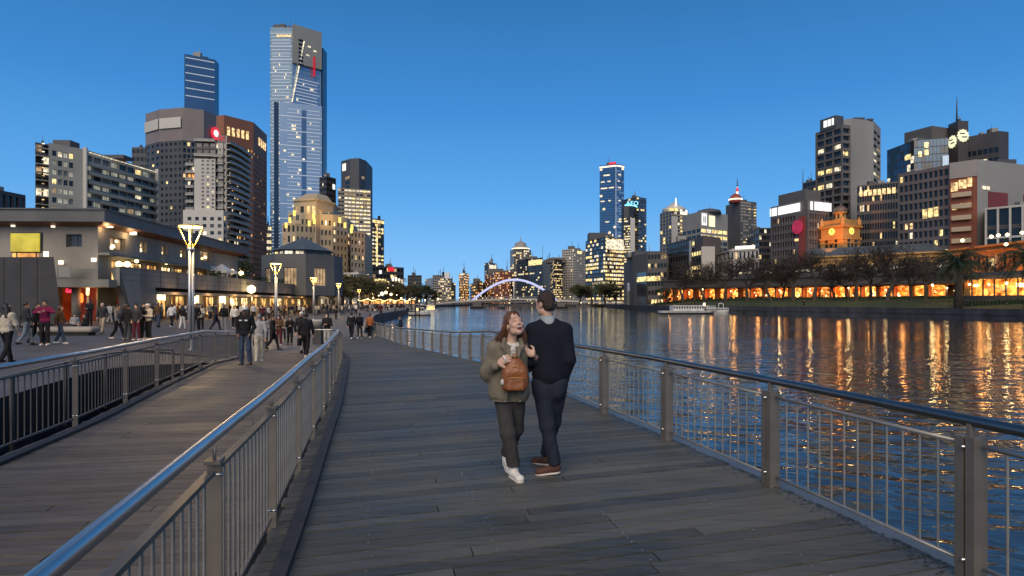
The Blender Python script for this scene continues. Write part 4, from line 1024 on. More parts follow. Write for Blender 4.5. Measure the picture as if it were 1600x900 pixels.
for x, y in ((89, 354), (27, 353), (162, 353), (200, 364.5), (285, 375), (292, 377)):
    a, b = (A_, C_) if x < 153 else (C_, D_); u = hit(x, a, b); q = a.lerp(b, u)+out_normal(a, b, in_)*.5; r_ = .1 if x in (89, 27) else .2
    m = MB(); m.box((q.x, q.y, zy(y, q.y)), (r_*1.3, r_, r_*.8)); m.build('soffit_lamp', M['hotw'], T_r)
    if x > 150 and x < 290: lamp_light('soffit_glow', (q.x+.2, q.y-.6, zy(y, q.y)-.3), 60, r=.2)
for x, y in ((238, 368), (256, 370.5), (268, 373)):
    u = hit(x, C_, D_); q = C_.lerp(D_, u)+Vector((nR.x, nR.y))*.6; m = MB(); m.box((q.x, q.y, zy(y, q.y)), (.15, .3, .3)); m.build('soffit_bracket', M['soffit'], T_r)
# ledge over the strip windows and lit awning rails
m = MB(); a = C_+Vector((nR.x, nR.y))*.5; b = D_+Vector((nR.x, nR.y))*.5
m.bar((a.x, a.y, 6.3), (b.x, b.y, 6.3), 1.0, .25); m.build('awning_ledge', M['conc_d'], T_r)
for x, y in ((179, 413), (192, 413), (207, 408), (254, 411)):
    u = hit(x, C_, D_); q = C_.lerp(D_, u)+Vector((nR.x, nR.y))*.4; m = MB(); r_ = .32 if x < 200 else .2; m.lathe((q.x, q.y, zy(y, q.y)-r_), [(.02, 0), (r_*.8, r_*.4), (r_, r_), (r_*.8, r_*1.6), (.02, r_*2)], 10); m.build('globe_lamp', M['hot'], T_r)
# left front: beam, balcony, column and the red lit bar behind
nL = out_normal(A_, C_, in_); dL = (C_-A_).normalized()
lo = MB(); a2 = A_+nL*.0; c2 = C_
p_, L_, n_, d_ = holed(lo, A_, C_, GP, 4.9, [(hit(60, A_, C_), hit(150, A_, C_), GP, 3.15)], 3.2, in_)
bk = MB(); u0, u1 = hit(60, A_, C_), .998
bk.quad(p_(u0, GP, 3.15), p_(u1, GP, 3.15), p_(u1, 3.2, 3.15), p_(u0, 3.2, 3.15)); 
lo.build('lower_wall', M['conc_d'], T_r); bk.build('bar_interior', M['shopred'], T_r)
m = MB(); a = A_+nL*1.6; b = Vector((PX(188, 56.5), 56.5))
m.bar((a.x, a.y, 3.45), (b.x, b.y-.4, 3.45), 2.6, .7); m.build('terrace_beam', M['conc_d'], T_r)
m = MB(); q = A_.lerp(C_, hit(127, A_, C_))+nL*.7; m.tube([(q.x, q.y, GP), (q.x, q.y, 3.1)], .36, 14); m.build('column', M['conc'], T_r)
for x0, x1 in ((86, 107), (108.5, 127)):
    m = MB(); qa = A_.lerp(C_, hit(x0, A_, C_))+nL*1.4; qb = A_.lerp(C_, hit(x1, A_, C_))+nL*1.4; m.bar((qa.x, qa.y, 4.55), (qb.x, qb.y, 4.55), .05, 1.0); m.build('balcony_panel', M['w_grey'], T_r)
for x, y in ((100, 410), (151, 406)):
    q = A_.lerp(C_, hit(x, A_, C_))+nL*.4; m = MB(); m.box((q.x, q.y, zy(y, q.y)), (.17, .12, .18)); m.build('wall_lamp', M['hotw'], T_r)
def inside_lamp(x0, x1, y0, y1, mt, dep=1.6, name='hanging_lantern'):
    qa = A_.lerp(C_, hit((x0+x1)/2, A_, C_))-nL*dep; m = MB(); h = (x1-x0)/2*qa.y/F; za, zb = zy(y1, qa.y), zy(y0, qa.y)
    m.lathe((qa.x, qa.y, za), [(h*.5, 0), (h, (zb-za)*.2), (h*.9, (zb-za)*.8), (h*.4, zb-za)], 8); m.build(name, M[mt], T_r)
for args in ((116.5, 121.5, 445, 462, 'shop2'), (117.5, 120.5, 462, 478, 'l_dim'), (107, 111.5, 458, 473, 'neonor'), (141.5, 146.5, 463, 470, 'hot'), (134.5, 138, 465, 469, 'hot'), (95, 100, 465, 468, 'hot'), (102, 107, 465, 468, 'hot'), (143.5, 145.5, 449, 462, 'l_or'), (137, 138.5, 449, 464, 'l_or'), (178.5, 181, 468, 480, 'hot'), (183, 187, 455, 480, 'shop'), (190, 194, 466, 478, 'hot')):
    inside_lamp(*args)
for x0, x1, y in ((134, 148, 447.5), (176, 189, 446.5), (95, 105, 442)):
    qa = A_.lerp(C_, hit(x0, A_, C_))-nL*1.2; qb = A_.lerp(C_, hit(x1, A_, C_))-nL*1.2; m = MB(); m.bar((qa.x, qa.y, zy(y, qa.y)), (qb.x, qb.y, zy(y, qb.y)), .3, .12); m.build('ceiling_lamp', M['hot'], T_r)
qn = A_.lerp(C_, hit(101.5, A_, C_))-nL*.9
text_on(T_r, 'neon_sign', 'Get Bak', (qn.x, qn.y, zy(454.5, qn.y)), dL, nL, .42, 'neon', ext=.03, width=1.15)
lamp_light('bar_glow', (PX(140, 57), 57.0, 2.4), 90, (1, .38, .12), .5)
# terrace: parapet, dark gap, canopy ledge, lit shopfronts below
T_t = thing('terrace', 'long concrete terrace with parapet over glowing shopfronts', 'terrace', (-37, 60, 0))
t0 = Vector((PX(187, 56), 56)); t1 = Vector((PX(497, 131), 131)); int_ = Vector((-60, 90)); ntt = out_normal(t0, t1, int_); dt_ = (t1-t0).normalized(); LT = (t1-t0).length
def tp(u, o=0): q = t0.lerp(t1, u)+ntt*o; return q
pm_ = MB()
for z0, z1, o0, o1 in ((3.25, 4.95, 0, -.35),):
    a, b = tp(0, 0), tp(1, 0); c, d = tp(1, -.35), tp(0, -.35)
    pm_.prism([(q.x, q.y) for q in (a, b, c, d)], z0, z1, bottom=True)
a, b = tp(0, .08), tp(1, .08); c, d = tp(1, -.45), tp(0, -.45); pm_.prism([(q.x, q.y) for q in (a, b, c, d)], 4.953, 5.05, bottom=True)
pm_.build('parapet', M['conc_d'], T_t)
# board marks and joints of the parapet
jm = MB()
for k in range(1, 20):
    q = tp(k/20, .006); jm.box((q.x, q.y, 4.1), (.02, .006, .84), rz=math.atan2(dt_.y, dt_.x))
for z in (3.8, 4.38): q = tp(.5, .004); jm.box((q.x, q.y, z), (LT*.498, .006, .012), rz=math.atan2(dt_.y, dt_.x))
jm.build('board_joint', M['under'], T_t, kind='stuff')
sm2 = MB(); a, b, c, d = tp(0, 0), tp(.085, 0), tp(.085, -1.2), tp(0, -1.2)
a2_ = Vector((PX(198, 56), 56)); 
sm2.quad((a.x, a.y, 3.25), (b.x, b.y, 3.25), (tp(.10).x, tp(.10).y, GP), (tp(.03).x, tp(.03).y, GP))
sm2.quad((a.x, a.y, 4.95), (a.x-.9, a.y+.1, 4.95), (tp(.03).x-.9, tp(.03).y, GP), (tp(.03).x, tp(.03).y, GP)); sm2.quad((b.x, b.y, 3.25), (tp(.10).x, tp(.10).y, GP), (tp(.10, -3).x, tp(.10, -3).y, GP), (tp(.085, -3).x, tp(.085, -3).y, 3.25))
sm2.quad((a.x, a.y, 4.95), (a.x, a.y, 3.25), (tp(.03).x, tp(.03).y, GP), (tp(.03).x-.5, tp(.03).y, GP))
sm2.build('battered_wall', M['conc_d'], T_t)
cm_ = MB(); a, b, c, d = tp(.09, .5), tp(1, .5), tp(1, -2), tp(.09, -2); cm_.prism([(q.x, q.y) for q in (a, b, c, d)], 2.55, 2.82, bottom=True); cm_.build('canopy_ledge', M['conc'], T_t)
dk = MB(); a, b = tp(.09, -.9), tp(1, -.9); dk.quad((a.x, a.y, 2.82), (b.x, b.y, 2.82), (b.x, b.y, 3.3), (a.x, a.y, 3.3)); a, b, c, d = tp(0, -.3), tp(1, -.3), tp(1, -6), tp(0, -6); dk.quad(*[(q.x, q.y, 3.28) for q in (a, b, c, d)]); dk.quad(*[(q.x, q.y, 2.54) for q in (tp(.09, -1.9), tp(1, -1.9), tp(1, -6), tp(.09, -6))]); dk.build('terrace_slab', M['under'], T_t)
# shopfront bays: each bay a lit window, columns between
nb_ = 16; sg = []
for k in range(nb_):
    u0 = .1+.9*k/nb_; u1 = .1+.9*(k+1)/nb_; q = tp((u0+u1)/2, -2.6); n3 = Vector((ntt.x, ntt.y, 0)); d3 = Vector((dt_.x, dt_.y, 0))
    sg.append((Vector((q.x, q.y, 1.25)), d3, n3, (u1-u0)*LT-.5, 2.5, rnd.choice(['shop', 'shop2', 'shop', 'shop', 'l_dim']), 3))
    c = tp(u0, -1.2); m = MB(); m.box((c.x, c.y, 1.2), (.22, .22, 1.36), rz=math.atan2(dt_.y, dt_.x)); m.build('column', M['conc_d'], T_t)
    if k % 2 == 0 and k < 14: c = tp((u0+u1)/2, 1.0); lamp_light('shop_glow', (c.x, c.y, 2.2), 150, (1, .55, .2), .6)
place_windows(T_t, sg)
w2 = MB(); a, b = tp(.09, -2.7), tp(1, -2.7); w2.quad((a.x, a.y, GP-.5), (b.x, b.y, GP-.5), (b.x, b.y, 2.6), (a.x, a.y, 2.6)); w2.build('shop_wall', M['w_rust'], T_t)
w2 = MB(); a, b, c = tp(1, 0), tp(1, -8), tp(1.0, 0); w2.quad((a.x, a.y, -.5), (b.x, b.y, -.5), (b.x, b.y, 4.95), (a.x, a.y, 4.95)); w2.build('end_wall', M['conc_d'], T_t)
# lit items in the bays
for x, y, r_ in ((240, 466, .35), (252, 463, .4), (258, 464, .4), (273, 464, .3), (281, 465, .3), (318, 463, .35), (322, 470, .5), (331, 467, .4), (366, 467, .5), (376, 470, .8), (408, 466, .3), (445, 470, .4)):
    q = tp(max(.1, hit(x, t0, t1)), -1.6); m = MB(); m.box((q.x, q.y, zy(y, q.y)), (r_*.7, .1, r_)); m.build('lit_display', M['hot' if r_ < .6 else 'shop2'], T_t)
# big bracket globe by the shop door
q = tp(hit(385, t0, t1), .7); m = MB(); r_ = .6; m.lathe((q.x, q.y, zy(452, q.y)-r_), [(.05, 0), (r_*.75, r_*.3), (r_, r_), (r_*.75, r_*1.7), (.05, r_*2)], 14); o = m.build('globe_lamp', M['hot'], T_t); lamp_light('globe_glow', (q.x+1, q.y-.6, zy(452, q.y)), 260, r=.5)
m = MB(); m.bar((q.x, q.y, zy(452, q.y)+.7), (q.x-.8, q.y, zy(452, q.y)+.9), .1, .1); m.build('globe_bracket', M['post_dark'], T_t)
for x, y in ((387, 424.5), (400, 427), (463, 433), (470, 438)):
    q = tp(hit(x, t0, t1), -2.2); m = MB(); r_ = .38 if x < 410 else .2; zc = zy(y, q.y); m.lathe((q.x, q.y, zc-r_), [(.03, 0), (r_*.9, r_*.5), (r_*.9, r_*1.5), (.03, r_*2)], 10); o = m.build('terrace_lamp', M['hot'], T_t)
    m = MB(); m.tube([(q.x, q.y, 3.3), (q.x, q.y, zc-r_)], .05, 6); m.build('lamp_post', M['post_dark'], T_t)
# white marquee on the terrace
def marquee(x0, x1, yt, ye, Y, label):
    T = thing('marquee', label, 'marquee', (PX((x0+x1)/2, Y), Y, 3.3)); m = MB(); c = Vector((PX((x0+x1)/2, Y), Y)); w = (x1-x0)/2*Y/F; z0 = zy(ye, Y); z1 = zy(yt, Y)
    P = [(c.x-w, c.y-w), (c.x+w, c.y-w), (c.x+w, c.y+w), (c.x-w, c.y+w)]
    for a, b in zip(P, P[1:]+P[:1]):
        am = ((a[0]+c.x)/2, (a[1]+c.y)/2, z0+(z1-z0)*.32); bm = ((b[0]+c.x)/2, (b[1]+c.y)/2, z0+(z1-z0)*.32)
        m.quad((a[0], a[1], z0), (b[0], b[1], z0), bm, am); m.quad(am, bm, (c.x, c.y, z1)); m.quad((a[0], a[1], z0-.35), (b[0], b[1], z0-.35), (b[0], b[1], z0), (a[0], a[1], z0))
    m.build('canopy', M['white'], T)
    for a in P: m = MB(); m.tube([(a[0], a[1], 3.3), (a[0], a[1], z0)], .05, 6); m.build('pole', M['alu'], T)
marquee(331, 363, 412, 423, 84, 'white peaked marquee on the terrace behind the tall lamp')
marquee(300, 338, 409, 417, 86, 'flat grey white awning beside the peaked marquee')
# dark foreground block with slanted edge
T = thing('sloped_wall', 'tall charcoal wall with a slanted edge at the far left of the plaza', 'wall', (-32, 42, 0)); m = MB()
pts = [(-120, 402), (84, 401.5), (97, 505), (-120, 520)]; Yd = 43
f = [W(x, y, Yd) for x, y in pts]; bk_ = [Vector((p.x*1.09-.3, p.y*1.09, p.z)) for p in f]
m.quad(*f); m.quad(f[1], bk_[1], bk_[2], f[2]); m.quad(f[0], f[1], bk_[1], bk_[0]); m.quad(*bk_); m.build('wall_face', M['black'], T)
jm = MB()
for k in range(1, 5): p = W(84-k*26, 402, Yd-.01); jm.box((p.x, p.y, 2.3), (.015, .008, 2.6))
jm.build('panel_joint', M['under'], T, kind='stuff')
# yellow sign behind it
T = thing('yellow_sign', 'glowing yellow sign panel above the charcoal wall', 'sign', (PX(40, 50), 50, 4)); m = MB(); c = W(40, 379, 50); m.box(c, (1.15, .12, .75)); m.build('lit_panel', M['signyel'], T); m = MB(); m.box(c+Vector((0, .14, 0)), (1.25, .1, .85)); m.build('sign_box', M['black'], T)
for s_ in (-1, 1): m = MB(); m.tube([(c.x+s_*.8, c.y+.1, GP), (c.x+s_*.8, c.y+.1, c.z)], .06, 8); m.build('post', M['post_dark'], T)
m = MB(); m.box(W(40, 397, 50.2), (1.0, .1, .25)); m.build('lower_lamp', M['l_or'], T)
m = MB(); m.box(W(72, 397, 50.2), (.13, .1, .2)); m.build('side_lamp', M['hot'], T)
# ------------------------------------------------------------------ lamps
def street_lamp(px, pt, base_py=None, Y=None, label='', power=0):
    p = Vector((PX(px, Y), Y, ground(PX(px, Y), Y))); zt = zy(pt, Y); T = thing('street_lamp', label, 'street lamp', p, 'cone topped lamps along the promenade')
    h = .98; zn = zt-h
    for k in range(3):
        a = k*2.094+.5; m = MB(); m.tube([(p.x+.085*math.cos(a), p.y+.085*math.sin(a), p.z), (p.x+.07*math.cos(a), p.y+.07*math.sin(a), zn-.05)], .058, 10); m.build('pole', M['alu'], T)
    m = MB(); m.lathe((p.x, p.y, p.z), [(.2, 0), (.2, .04), (.13, .08), (.13, .5)], 12); m.build('base_plate', M['alu'], T)
    m = MB(); m.lathe((p.x, p.y, zn-.1), [(.12, 0), (.14, .04), (.14, .14), (.1, .16)], 12); m.build('collar', M['alu'], T)
    for k in range(4):
        a = k*math.pi/2+.62; m = MB(); m.tube([(p.x+.1*math.cos(a), p.y+.1*math.sin(a), zn), (p.x+.47*math.cos(a), p.y+.47*math.sin(a), zt-.06)], .03, 8); m.build('strut', M['lampy'], T)
    m = MB(); m.lathe((p.x, p.y, zt-.10), [(.38, 0), (.46, .02), (.46, .045), (.3, .05)], 20); m.build('lamp_disc', M['disc'], T)
    m = MB(); m.lathe((p.x, p.y, zt-.045), [(.48, 0), (.5, .015), (.46, .04), (.05, .07)], 20); m.build('lid', M['lampy'], T)
    m = MB(); m.lathe((p.x, p.y, zn+.02), [(.02, 0), (.1, .05), (.12, .11), (.08, .18), (.02, .2)], 12); m.build('bulb', M['niche'], T)
    if power: lamp_light('lamp_light', (p.x, p.y, zt-.32), power, (1, .66, .28), .16, T)
street_lamp(298, 352, Y=25.5, label='nearest cone topped street lamp rising in front of the restaurant', power=750)
street_lamp(431, 411, Y=50, label='second cone topped street lamp standing before the dark pavilion', power=700)
street_lamp(490, 433.5, Y=79, label='third cone topped street lamp right of the pavilion', power=420)
street_lamp(529, 442.5, Y=104, label='fourth cone topped street lamp against the dark trees', power=350)
street_lamp(561, 452, Y=150, label='fifth cone topped street lamp before the lit cafes', power=350)
street_lamp(583, 456, Y=190, label='farthest small cone topped street lamp by the lit cafes', power=300)
# ------------------------------------------------------------------ centre and far bank skyline
def simple(name, label, pts, Y0, mat, nx, nz, lit, wf=.8, hf=.5, rec=.2, depth=None, extra=None, faces=None, **k):
    nxs = nx if isinstance(nx, (list, tuple)) else [nx]*(len(pts)-1)
    fs = faces or [G(nx=n, nz=nz, wf=wf, hf=hf, rec=rec, lit=lit, **k) for n in nxs]
    return building(name, label, pts, Y0, mat, fs, depth=depth, extra=extra)
# centre-left, beyond the promenade trees
def cf_extra(T, bl, fc):
    face_panel(T, 'red_sign', bl, 0, .52, .7, bl.zt-2.6, bl.zt-.2, 'signlogo', o=.2); face_panel(T, 'white_sign', bl, 0, .28, .35, bl.zt-4.2, bl.zt-2.2, 'signw', o=.2)
    face_panel(T, 'lit_lounge', bl, 0, .14, .48, bl.zt-11.5, bl.zt-7, 'l_yel', o=.2)
    for k in range(4): face_panel(T, 'lit_window', bl, 0, .64+k*.09, .70+k*.09, bl.zt-8-k*.5, bl.zt-5.4-k*.5, 'hotw' if k < 2 else 'l_pale', o=.2)
    for k in range(6): face_panel(T, 'pale_column', bl, 0, .66+k*.055, .672+k*.055, bl.zt-19, bl.zt-9.5, 'w_grey', o=.2, th=.3)
building('casino_block', 'low dark block with a red roof sign and lit lounge windows left of the river', [(576, 415), (631, 418)], 330, 'w_dark', [G(nx=10, nz=6, wf=.8, hf=.5, rec=.3, lit=Lit(.2, ('l_yel', 'l_dim'), dark=('g_black', 'g_dark'), seed=61))], depth=30, extra=cf_extra)
simple('white_corner_block', 'pale lit corner block below the beige hotel', [(536, 426), (561, 425), (576, 428)], 215, 'w_ivory', [6, 4], 4, Lit(.35, ('l_warm', 'l_pale'), seed=62), depth=14)
simple('square_block', 'plain grey square block standing alone by the river bend', [(637, 430), (659, 430)], 620, 'w_slate', 9, 9, Lit(.04, ('l_dim',), seed=63), wf=.6, depth=40)
simple('riverside_offices', 'pale grey office block with lit upper floors beside the bend', [(664, 436), (676, 434), (705, 435)], 700, 'w_pale', [5, 10], 11, Lit(.34, ('l_pale', 'l_yel', 'l_warm'), seed=64), wf=.8, hf=.5)
simple('roof_block', 'grey slab with a white roof box behind the pale riverside offices', [(682, 430), (702, 430)], 760, 'w_grey', 6, 12, Lit(.2, ('l_pale',), seed=65), depth=30, extra=lambda T, bl, fc: face_panel(T, 'white_box', bl, 0, .68, 1.05, bl.zt-4, bl.zt+3, 'white', o=.3, th=6))
simple('stepped_block', 'small dark block right of the pale riverside offices', [(700, 442), (712, 442)], 690, 'w_dark', 4, 8, Lit(.3, ('l_yel',), seed=66), depth=30)
simple('orange_tower', 'slender tower with orange lit floors standing alone near the bridge', [(717, 428), (725, 426), (733, 428)], 720, 'w_sand', [4, 4], 12, Lit(.62, ('l_or', 'l_warm'), seed=67), wf=.85, hf=.5, extra=lambda T, bl, fc: face_panel(T, 'roof_lamp', bl, 0, .3, 1, bl.zt-2.2, bl.zt-.6, 'l_pale', o=.2))
simple('warehouse_block', 'small dark warehouse block between the orange tower and the arch', [(734, 444), (746, 440), (758, 442)], 730, 'w_dark', [4, 4], 7, Lit(.25, ('l_or', 'l_yel'), seed=68))
simple('white_top_tower', 'grey tower with a white lit cap above the arch of the bridge', [(757, 411), (764, 410), (776, 412)], 850, 'w_slate', [5, 6], 16, Lit(.12, ('l_pale',), seed=69), extra=lambda T, bl, fc: (face_panel(T, 'white_cap', bl, 1, .0, .95, bl.zt-9, bl.zt-3, 'l_pale', o=.3), face_panel(T, 'corner_fin', bl, 1, .9, 1.0, 20, bl.zt, 'w_pale', o=.4)))
simple('brick_block', 'red brown brick block with rows of lit windows behind the arch', [(757, 430), (772, 425), (798, 425)], 690, 'w_rust', [7, 12], 13, Lit(.42, ('l_or', 'l_warm', 'l_pale'), seed=70), wf=.6, hf=.55)
simple('pale_slab', 'pale slab block behind the brick block', [(786, 422), (798, 422)], 800, 'w_pale', 4, 14, Lit(.1, ('l_pale',), seed=71), depth=30)
def g1(T, bl, fc):
    m = MB(); c = bl.inside; m.lathe((c.x, c.y, bl.zt), [(9, 0), (9, 3), (6, 4), (6, 7), (2, 9), (.4, 10), (.3, 14)], 16); m.build('roof_drum', M['w_grey'], T); m = MB(); m.lathe((c.x, c.y, bl.zt+1), [(9.3, 0), (9.3, 1)], 16); m.build('roof_ring', M['hotw'], T)
simple('glass_office', 'stone topped glass office tower with a drum roof right of the arch', [(797, 391), (803, 389), (830, 391)], 640, 'w_tan', [2, 9], 22, Lit(.3, ('l_pale', 'l_yel'), dark=('g_navy', 'g_blue'), seed=72), wf=.8, hf=.6, extra=g1)
simple('wide_glass_office', 'wide dark glass office with yellow floors behind the footbridge', [(807, 407), (825, 405), (848, 402)], 560, 'w_slate', [9, 9], 20, Lit(.1, ('l_yel', 'l_pale'), dark=('g_navy', 'g_black'), seed=73, floor=.25, fl_p=.5), wf=.95, hf=.62,
       extra=lambda T, bl, fc: (face_panel(T, 'lit_attic', bl, 1, .05, .95, bl.zt-6, bl.zt-1.5, 'l_yel', o=.2), face_panel(T, 'mast', bl, 1, .96, .98, bl.zt, bl.zt+10, 'w_grey', o=-.5)))
simple('concrete_strip', 'narrow concrete strip tower joined to the wide glass office', [(848, 408), (863, 411)], 565, 'w_grey', 2, 18, Lit(.02, seed=74), wf=.2, hf=.5, depth=20)
simple('yellow_office', 'dark stepped office with yellow lit floors left of the white block', [(860, 416), (866, 405), (879, 406)], 540, 'w_dark', [3, 6], 20, Lit(.2, ('l_yel', 'l_warm'), dark=('g_black',), seed=75, floor=.5, fl_p=.7), wf=.9, hf=.5)
simple('white_block', 'white concrete office block with paired dark windows', [(878, 390), (897, 389), (916, 392)], 500, 'w_pale', [7, 8], 22, Lit(.06, ('l_yel', 'l_pale'), dark=('g_dark', 'g_mid'), seed=76), wf=.62, hf=.62, rec=.5,
       extra=lambda T, bl, fc: face_panel(T, 'crown_lamp', bl, 1, .25, .6, bl.zt-3.4, bl.zt-1.2, 'l_yel', o=.2))
def gy(T, bl, fc):
    face_panel(T, 'lit_top', bl, 1, .03, .97, bl.zt-8, bl.zt-1.5, 'l_pale', o=.2)
    m = MB(); q = bl.P[0].lerp(bl.P[1], .6)+bl.P[0].normalized()*8; m.box((q.x, q.y, bl.zt+2), (6, 5, 2.4)); m.build('roof_plant', M['w_slate'], T)
building('glass_corner_office', 'glass office block with one face full of yellow light below the tallest tower', [(915, 377), (946, 370), (975, 373)], 430, 'w_dark', [G(nx=9, nz=17, wf=.96, hf=.62, rec=.15, lit=Lit(.24, ('l_yel', 'l_pale'), dark=('g_rialto', 'g_navy'), seed=77, floor=.3, fl_p=.6)), G(nx=9, nz=17, wf=.96, hf=.55, rec=.2, lit=Lit(.72, ('l_yel', 'l_yel', 'l_pale'), dark=('g_black', 'l_dim'), seed=78))], extra=gy)
def rt(T, bl, fc):
    for i in (0, 1): face_panel(T, 'crown_light', bl, i, 0, 1, bl.zt-3.2, bl.zt-1.4, 'hotw', o=.3)
    face_panel(T, 'roof_sign', bl, 0, .55, .95, bl.zt+.3, bl.zt+3, 'signlogo', o=-1.5)
    face_panel(T, 'corner_line', bl, 0, .972, 1.0, 60, bl.zt-2, 'bandw', o=.35, th=.4)
    rr = random.Random(9)
    for z in (12, 20, 28, 44, 70, 88, 96, 103, 136, 142, 160):
        for i in (0, 1):
            for k in range(3):
                if rr.random() < .6:
                    u = rr.uniform(.02, .6); w = rr.uniform(.08, .35); face_panel(T, 'lit_floor', bl, i, u, min(.97, u+w), bl.zt-z-1.6, bl.zt-z, 'l_pale', o=.1, th=.1)
building('blue_tower', 'tall blue glass tower with a bright crown line in the middle of the skyline', [(937, 259), (963, 256), (975, 258)], 760, 'g_navy', [G(nx=6, nz=52, wf=.96, hf=.85, rec=.1, lit=Lit(.03, ('l_pale',), dark=('g_rialto', 'g_rialto', 'g_blue'), seed=79)), G(nx=3, nz=52, wf=.96, hf=.85, rec=.1, lit=Lit(.03, ('l_pale',), dark=('g_blue2', 'g_blue'), seed=80))], extra=rt)
def ay(T, bl, fc):
    b2 = Block([(975, 321), (983, 320.5), (988, 318.5), (992, 322)], 600, 0, 14); w = MB(); win = {}; f = Facade(w, win); b2.shell(w); Ls = Lit(.55, ('l_pale', 'l_yel'), dark=('g_black', 'g_dark'), seed=7, floor=.3, fl_p=.9)
    for i, nx in ((0, 4), (1, 3), (2, 2)):
        a, b = b2.face(i); f.grid(a, b, 0, b2.zt, nx, 34, .95, .5, .2, Ls, b2.inside, mt=12)
    w.build('lit_bay', M['w_slate'], T); join_windows(T, win)
    a, b = b2.face(1); n = out_normal(a, b, b2.inside); q = b-Vector((0, 0)); m = MB(); m.box((q.x, q.y-1, b2.zt/2-6), (2.2, .5, b2.zt/2-8)); m.build('pale_stripe', M['w_pale'], T)
    q = W(988, 318, 585); text_on(T, 'roof_lettering', 'AEO', q, Vector((1, 0, 0)), Vector((0, -1, 0)), 4.4, 'signc', ext=.3); m = MB(); p0 = W(976, 320.5, 585); p1 = W(990, 321, 585); p2 = W(996, 323.5, 585); m.bar(p0, p1, .4, 1.1); m.bar(p1, p2, .4, 1.1); m.build('roof_swoosh', M['signc'], T)
building('sign_tower', 'dark tower with cyan roof lettering and a pale lit bay beside the blue tower', [(971, 313), (985, 309.5), (998, 307.5), (1010, 310)], 620, 'w_slate', [G(nx=4, nz=38, wf=.9, hf=.6, rec=.2, lit=Lit(.05, ('l_yel',), dark=('g_black', 'g_navy'), seed=81)), G(nx=4, nz=38, wf=.9, hf=.6, rec=.2, lit=Lit(.08, ('l_yel',), dark=('g_black', 'g_navy'), seed=81)), G(nx=4, nz=38, wf=.9, hf=.6, rec=.2, lit=Lit(.14, ('l_yel', 'l_pale'), dark=('g_navy', 'g_blue'), seed=82))], extra=ay, depth=40)
# aquarium-like low block and waterside pavilion
def aq(T, bl, fc):
    face_panel(T, 'glazed_bay', bl, 0, .3, .98, bl.zt-30, bl.zt-9, 'g_mid', o=.4); face_panel(T, 'lit_gallery', bl, 0, .32, .96, bl.zt-13, bl.zt-11, 'l_yel', o=.9)
    for k in range(9): face_panel(T, 'bay_mullion', bl, 0, .3+k*.083, .306+k*.083, bl.zt-30, bl.zt-9, 'w_grey', o=.6, th=.3)
building('curved_hall', 'low brown grey hall with a glazed curved front behind the waterside trees', [(975, 412), (990, 400), (1012, 395), (1042, 393)], 330, 'w_greyd', [None, None, G(nx=6, nz=6, wf=.8, hf=.5, rec=.3, lit=Lit(.2, ('l_yel', 'l_dim'), seed=83))], depth=30, extra=lambda T, bl, fc: (face_panel(T, 'glazed_bay', bl, 1, .35, 1, bl.zt-24, bl.zt-8, 'g_mid', o=.4), face_panel(T, 'lit_gallery', bl, 1, .35, 1, bl.zt-12, bl.zt-10, 'l_yel', o=.6), face_panel(T, 'lit_gallery', bl, 2, .0, .7, bl.zt-12, bl.zt-10, 'l_yel', o=.6)))
def pv(T, bl, fc):
    for k in range(3): face_panel(T, 'sloped_sail', bl, 0, .05+k*.3, .14+k*.3, bl.zt, bl.zt+4, 'white', o=.2)
    face_panel(T, 'lit_entrance', bl, 0, .72, .98, bl.zb+1, bl.zt-3, 'l_warm', o=.1)
building('waterside_pavilion', 'pale low waterside pavilion beside the far end of the footbridge', [(979, 455), (1025, 453)], 300, 'conc', [None], depth=12, extra=pv)
# right bank
def spire(T, x, y0, y1, Y, r, mat, name='spire', dy=4):
    m = MB(); a = W(x, y1, Y+dy); b = W(x, y0, Y+dy); m.tube([a, a.lerp(b, .5), b], [r, r*.7, r*.25], 6); m.build(name, M[mat], T)
def r1(T, bl, fc):
    m = MB(); c = bl.inside; m.lathe((c.x, c.y, bl.zt), [(9, 0), (9, 3), (5, 5), (1, 8)], 8); m.build('roof_lantern', M['w_pale'], T); m = MB(); m.lathe((c.x-3, c.y-9, bl.zt), [(3.4, 0), (3.4, 2)], 8); m.build('gold_roof', M['l_yel'], T)
    face_panel(T, 'roof_lamp', bl, 1, .5, .9, bl.zt-2, bl.zt+1.5, 'hotw', o=.2); spire(T, 1056, 309, 326, rowz(bl, 1, .3), .9, 'hotw')
    face_panel(T, 'corner_bay', bl, 1, 0, .34, 0, bl.zt-4, 'w_pale', o=.3)
building('spire_tower', 'pale stone tower with a glowing needle spire on the far bank', [(1031, 334), (1049, 329), (1076, 332)], 460, 'w_tan', [G(nx=4, nz=26, wf=.8, hf=.8, rec=.3, lit=Lit(.1, ('l_yel',), dark=('g_dark', 'g_navy'), seed=84)), G(nx=6, nz=26, wf=.8, hf=.55, rec=.3, lit=Lit(.3, ('l_yel', 'l_pale', 'l_dim'), seed=85, floor=.2, fl_p=.9))], extra=r1)
def r2(T, bl, fc):
    fb = (bl.zt-9)
    face_panel(T, 'square_sign', bl, 1, .02, .2, bl.zt-8.6, bl.zt-1.2, 'signw', o=.3); face_panel(T, 'round_sign', bl, 1, .28, .5, bl.zt-9, bl.zt-2.0, 'signy', o=.3)
    for u in (.07, .125): face_panel(T, 'sign_bar', bl, 1, u, u+.028, bl.zt-7, bl.zt-3, 'w_grey', o=.45)
    q = bl.P[1].lerp(bl.P[2], .3)+bl.P[1].normalized()*7; m = MB(); m.lathe((q.x, q.y, bl.zt), [(8, 0), (7, 2), (3, 3)], 10); m.build('roof_plant', M['w_slate'], T)
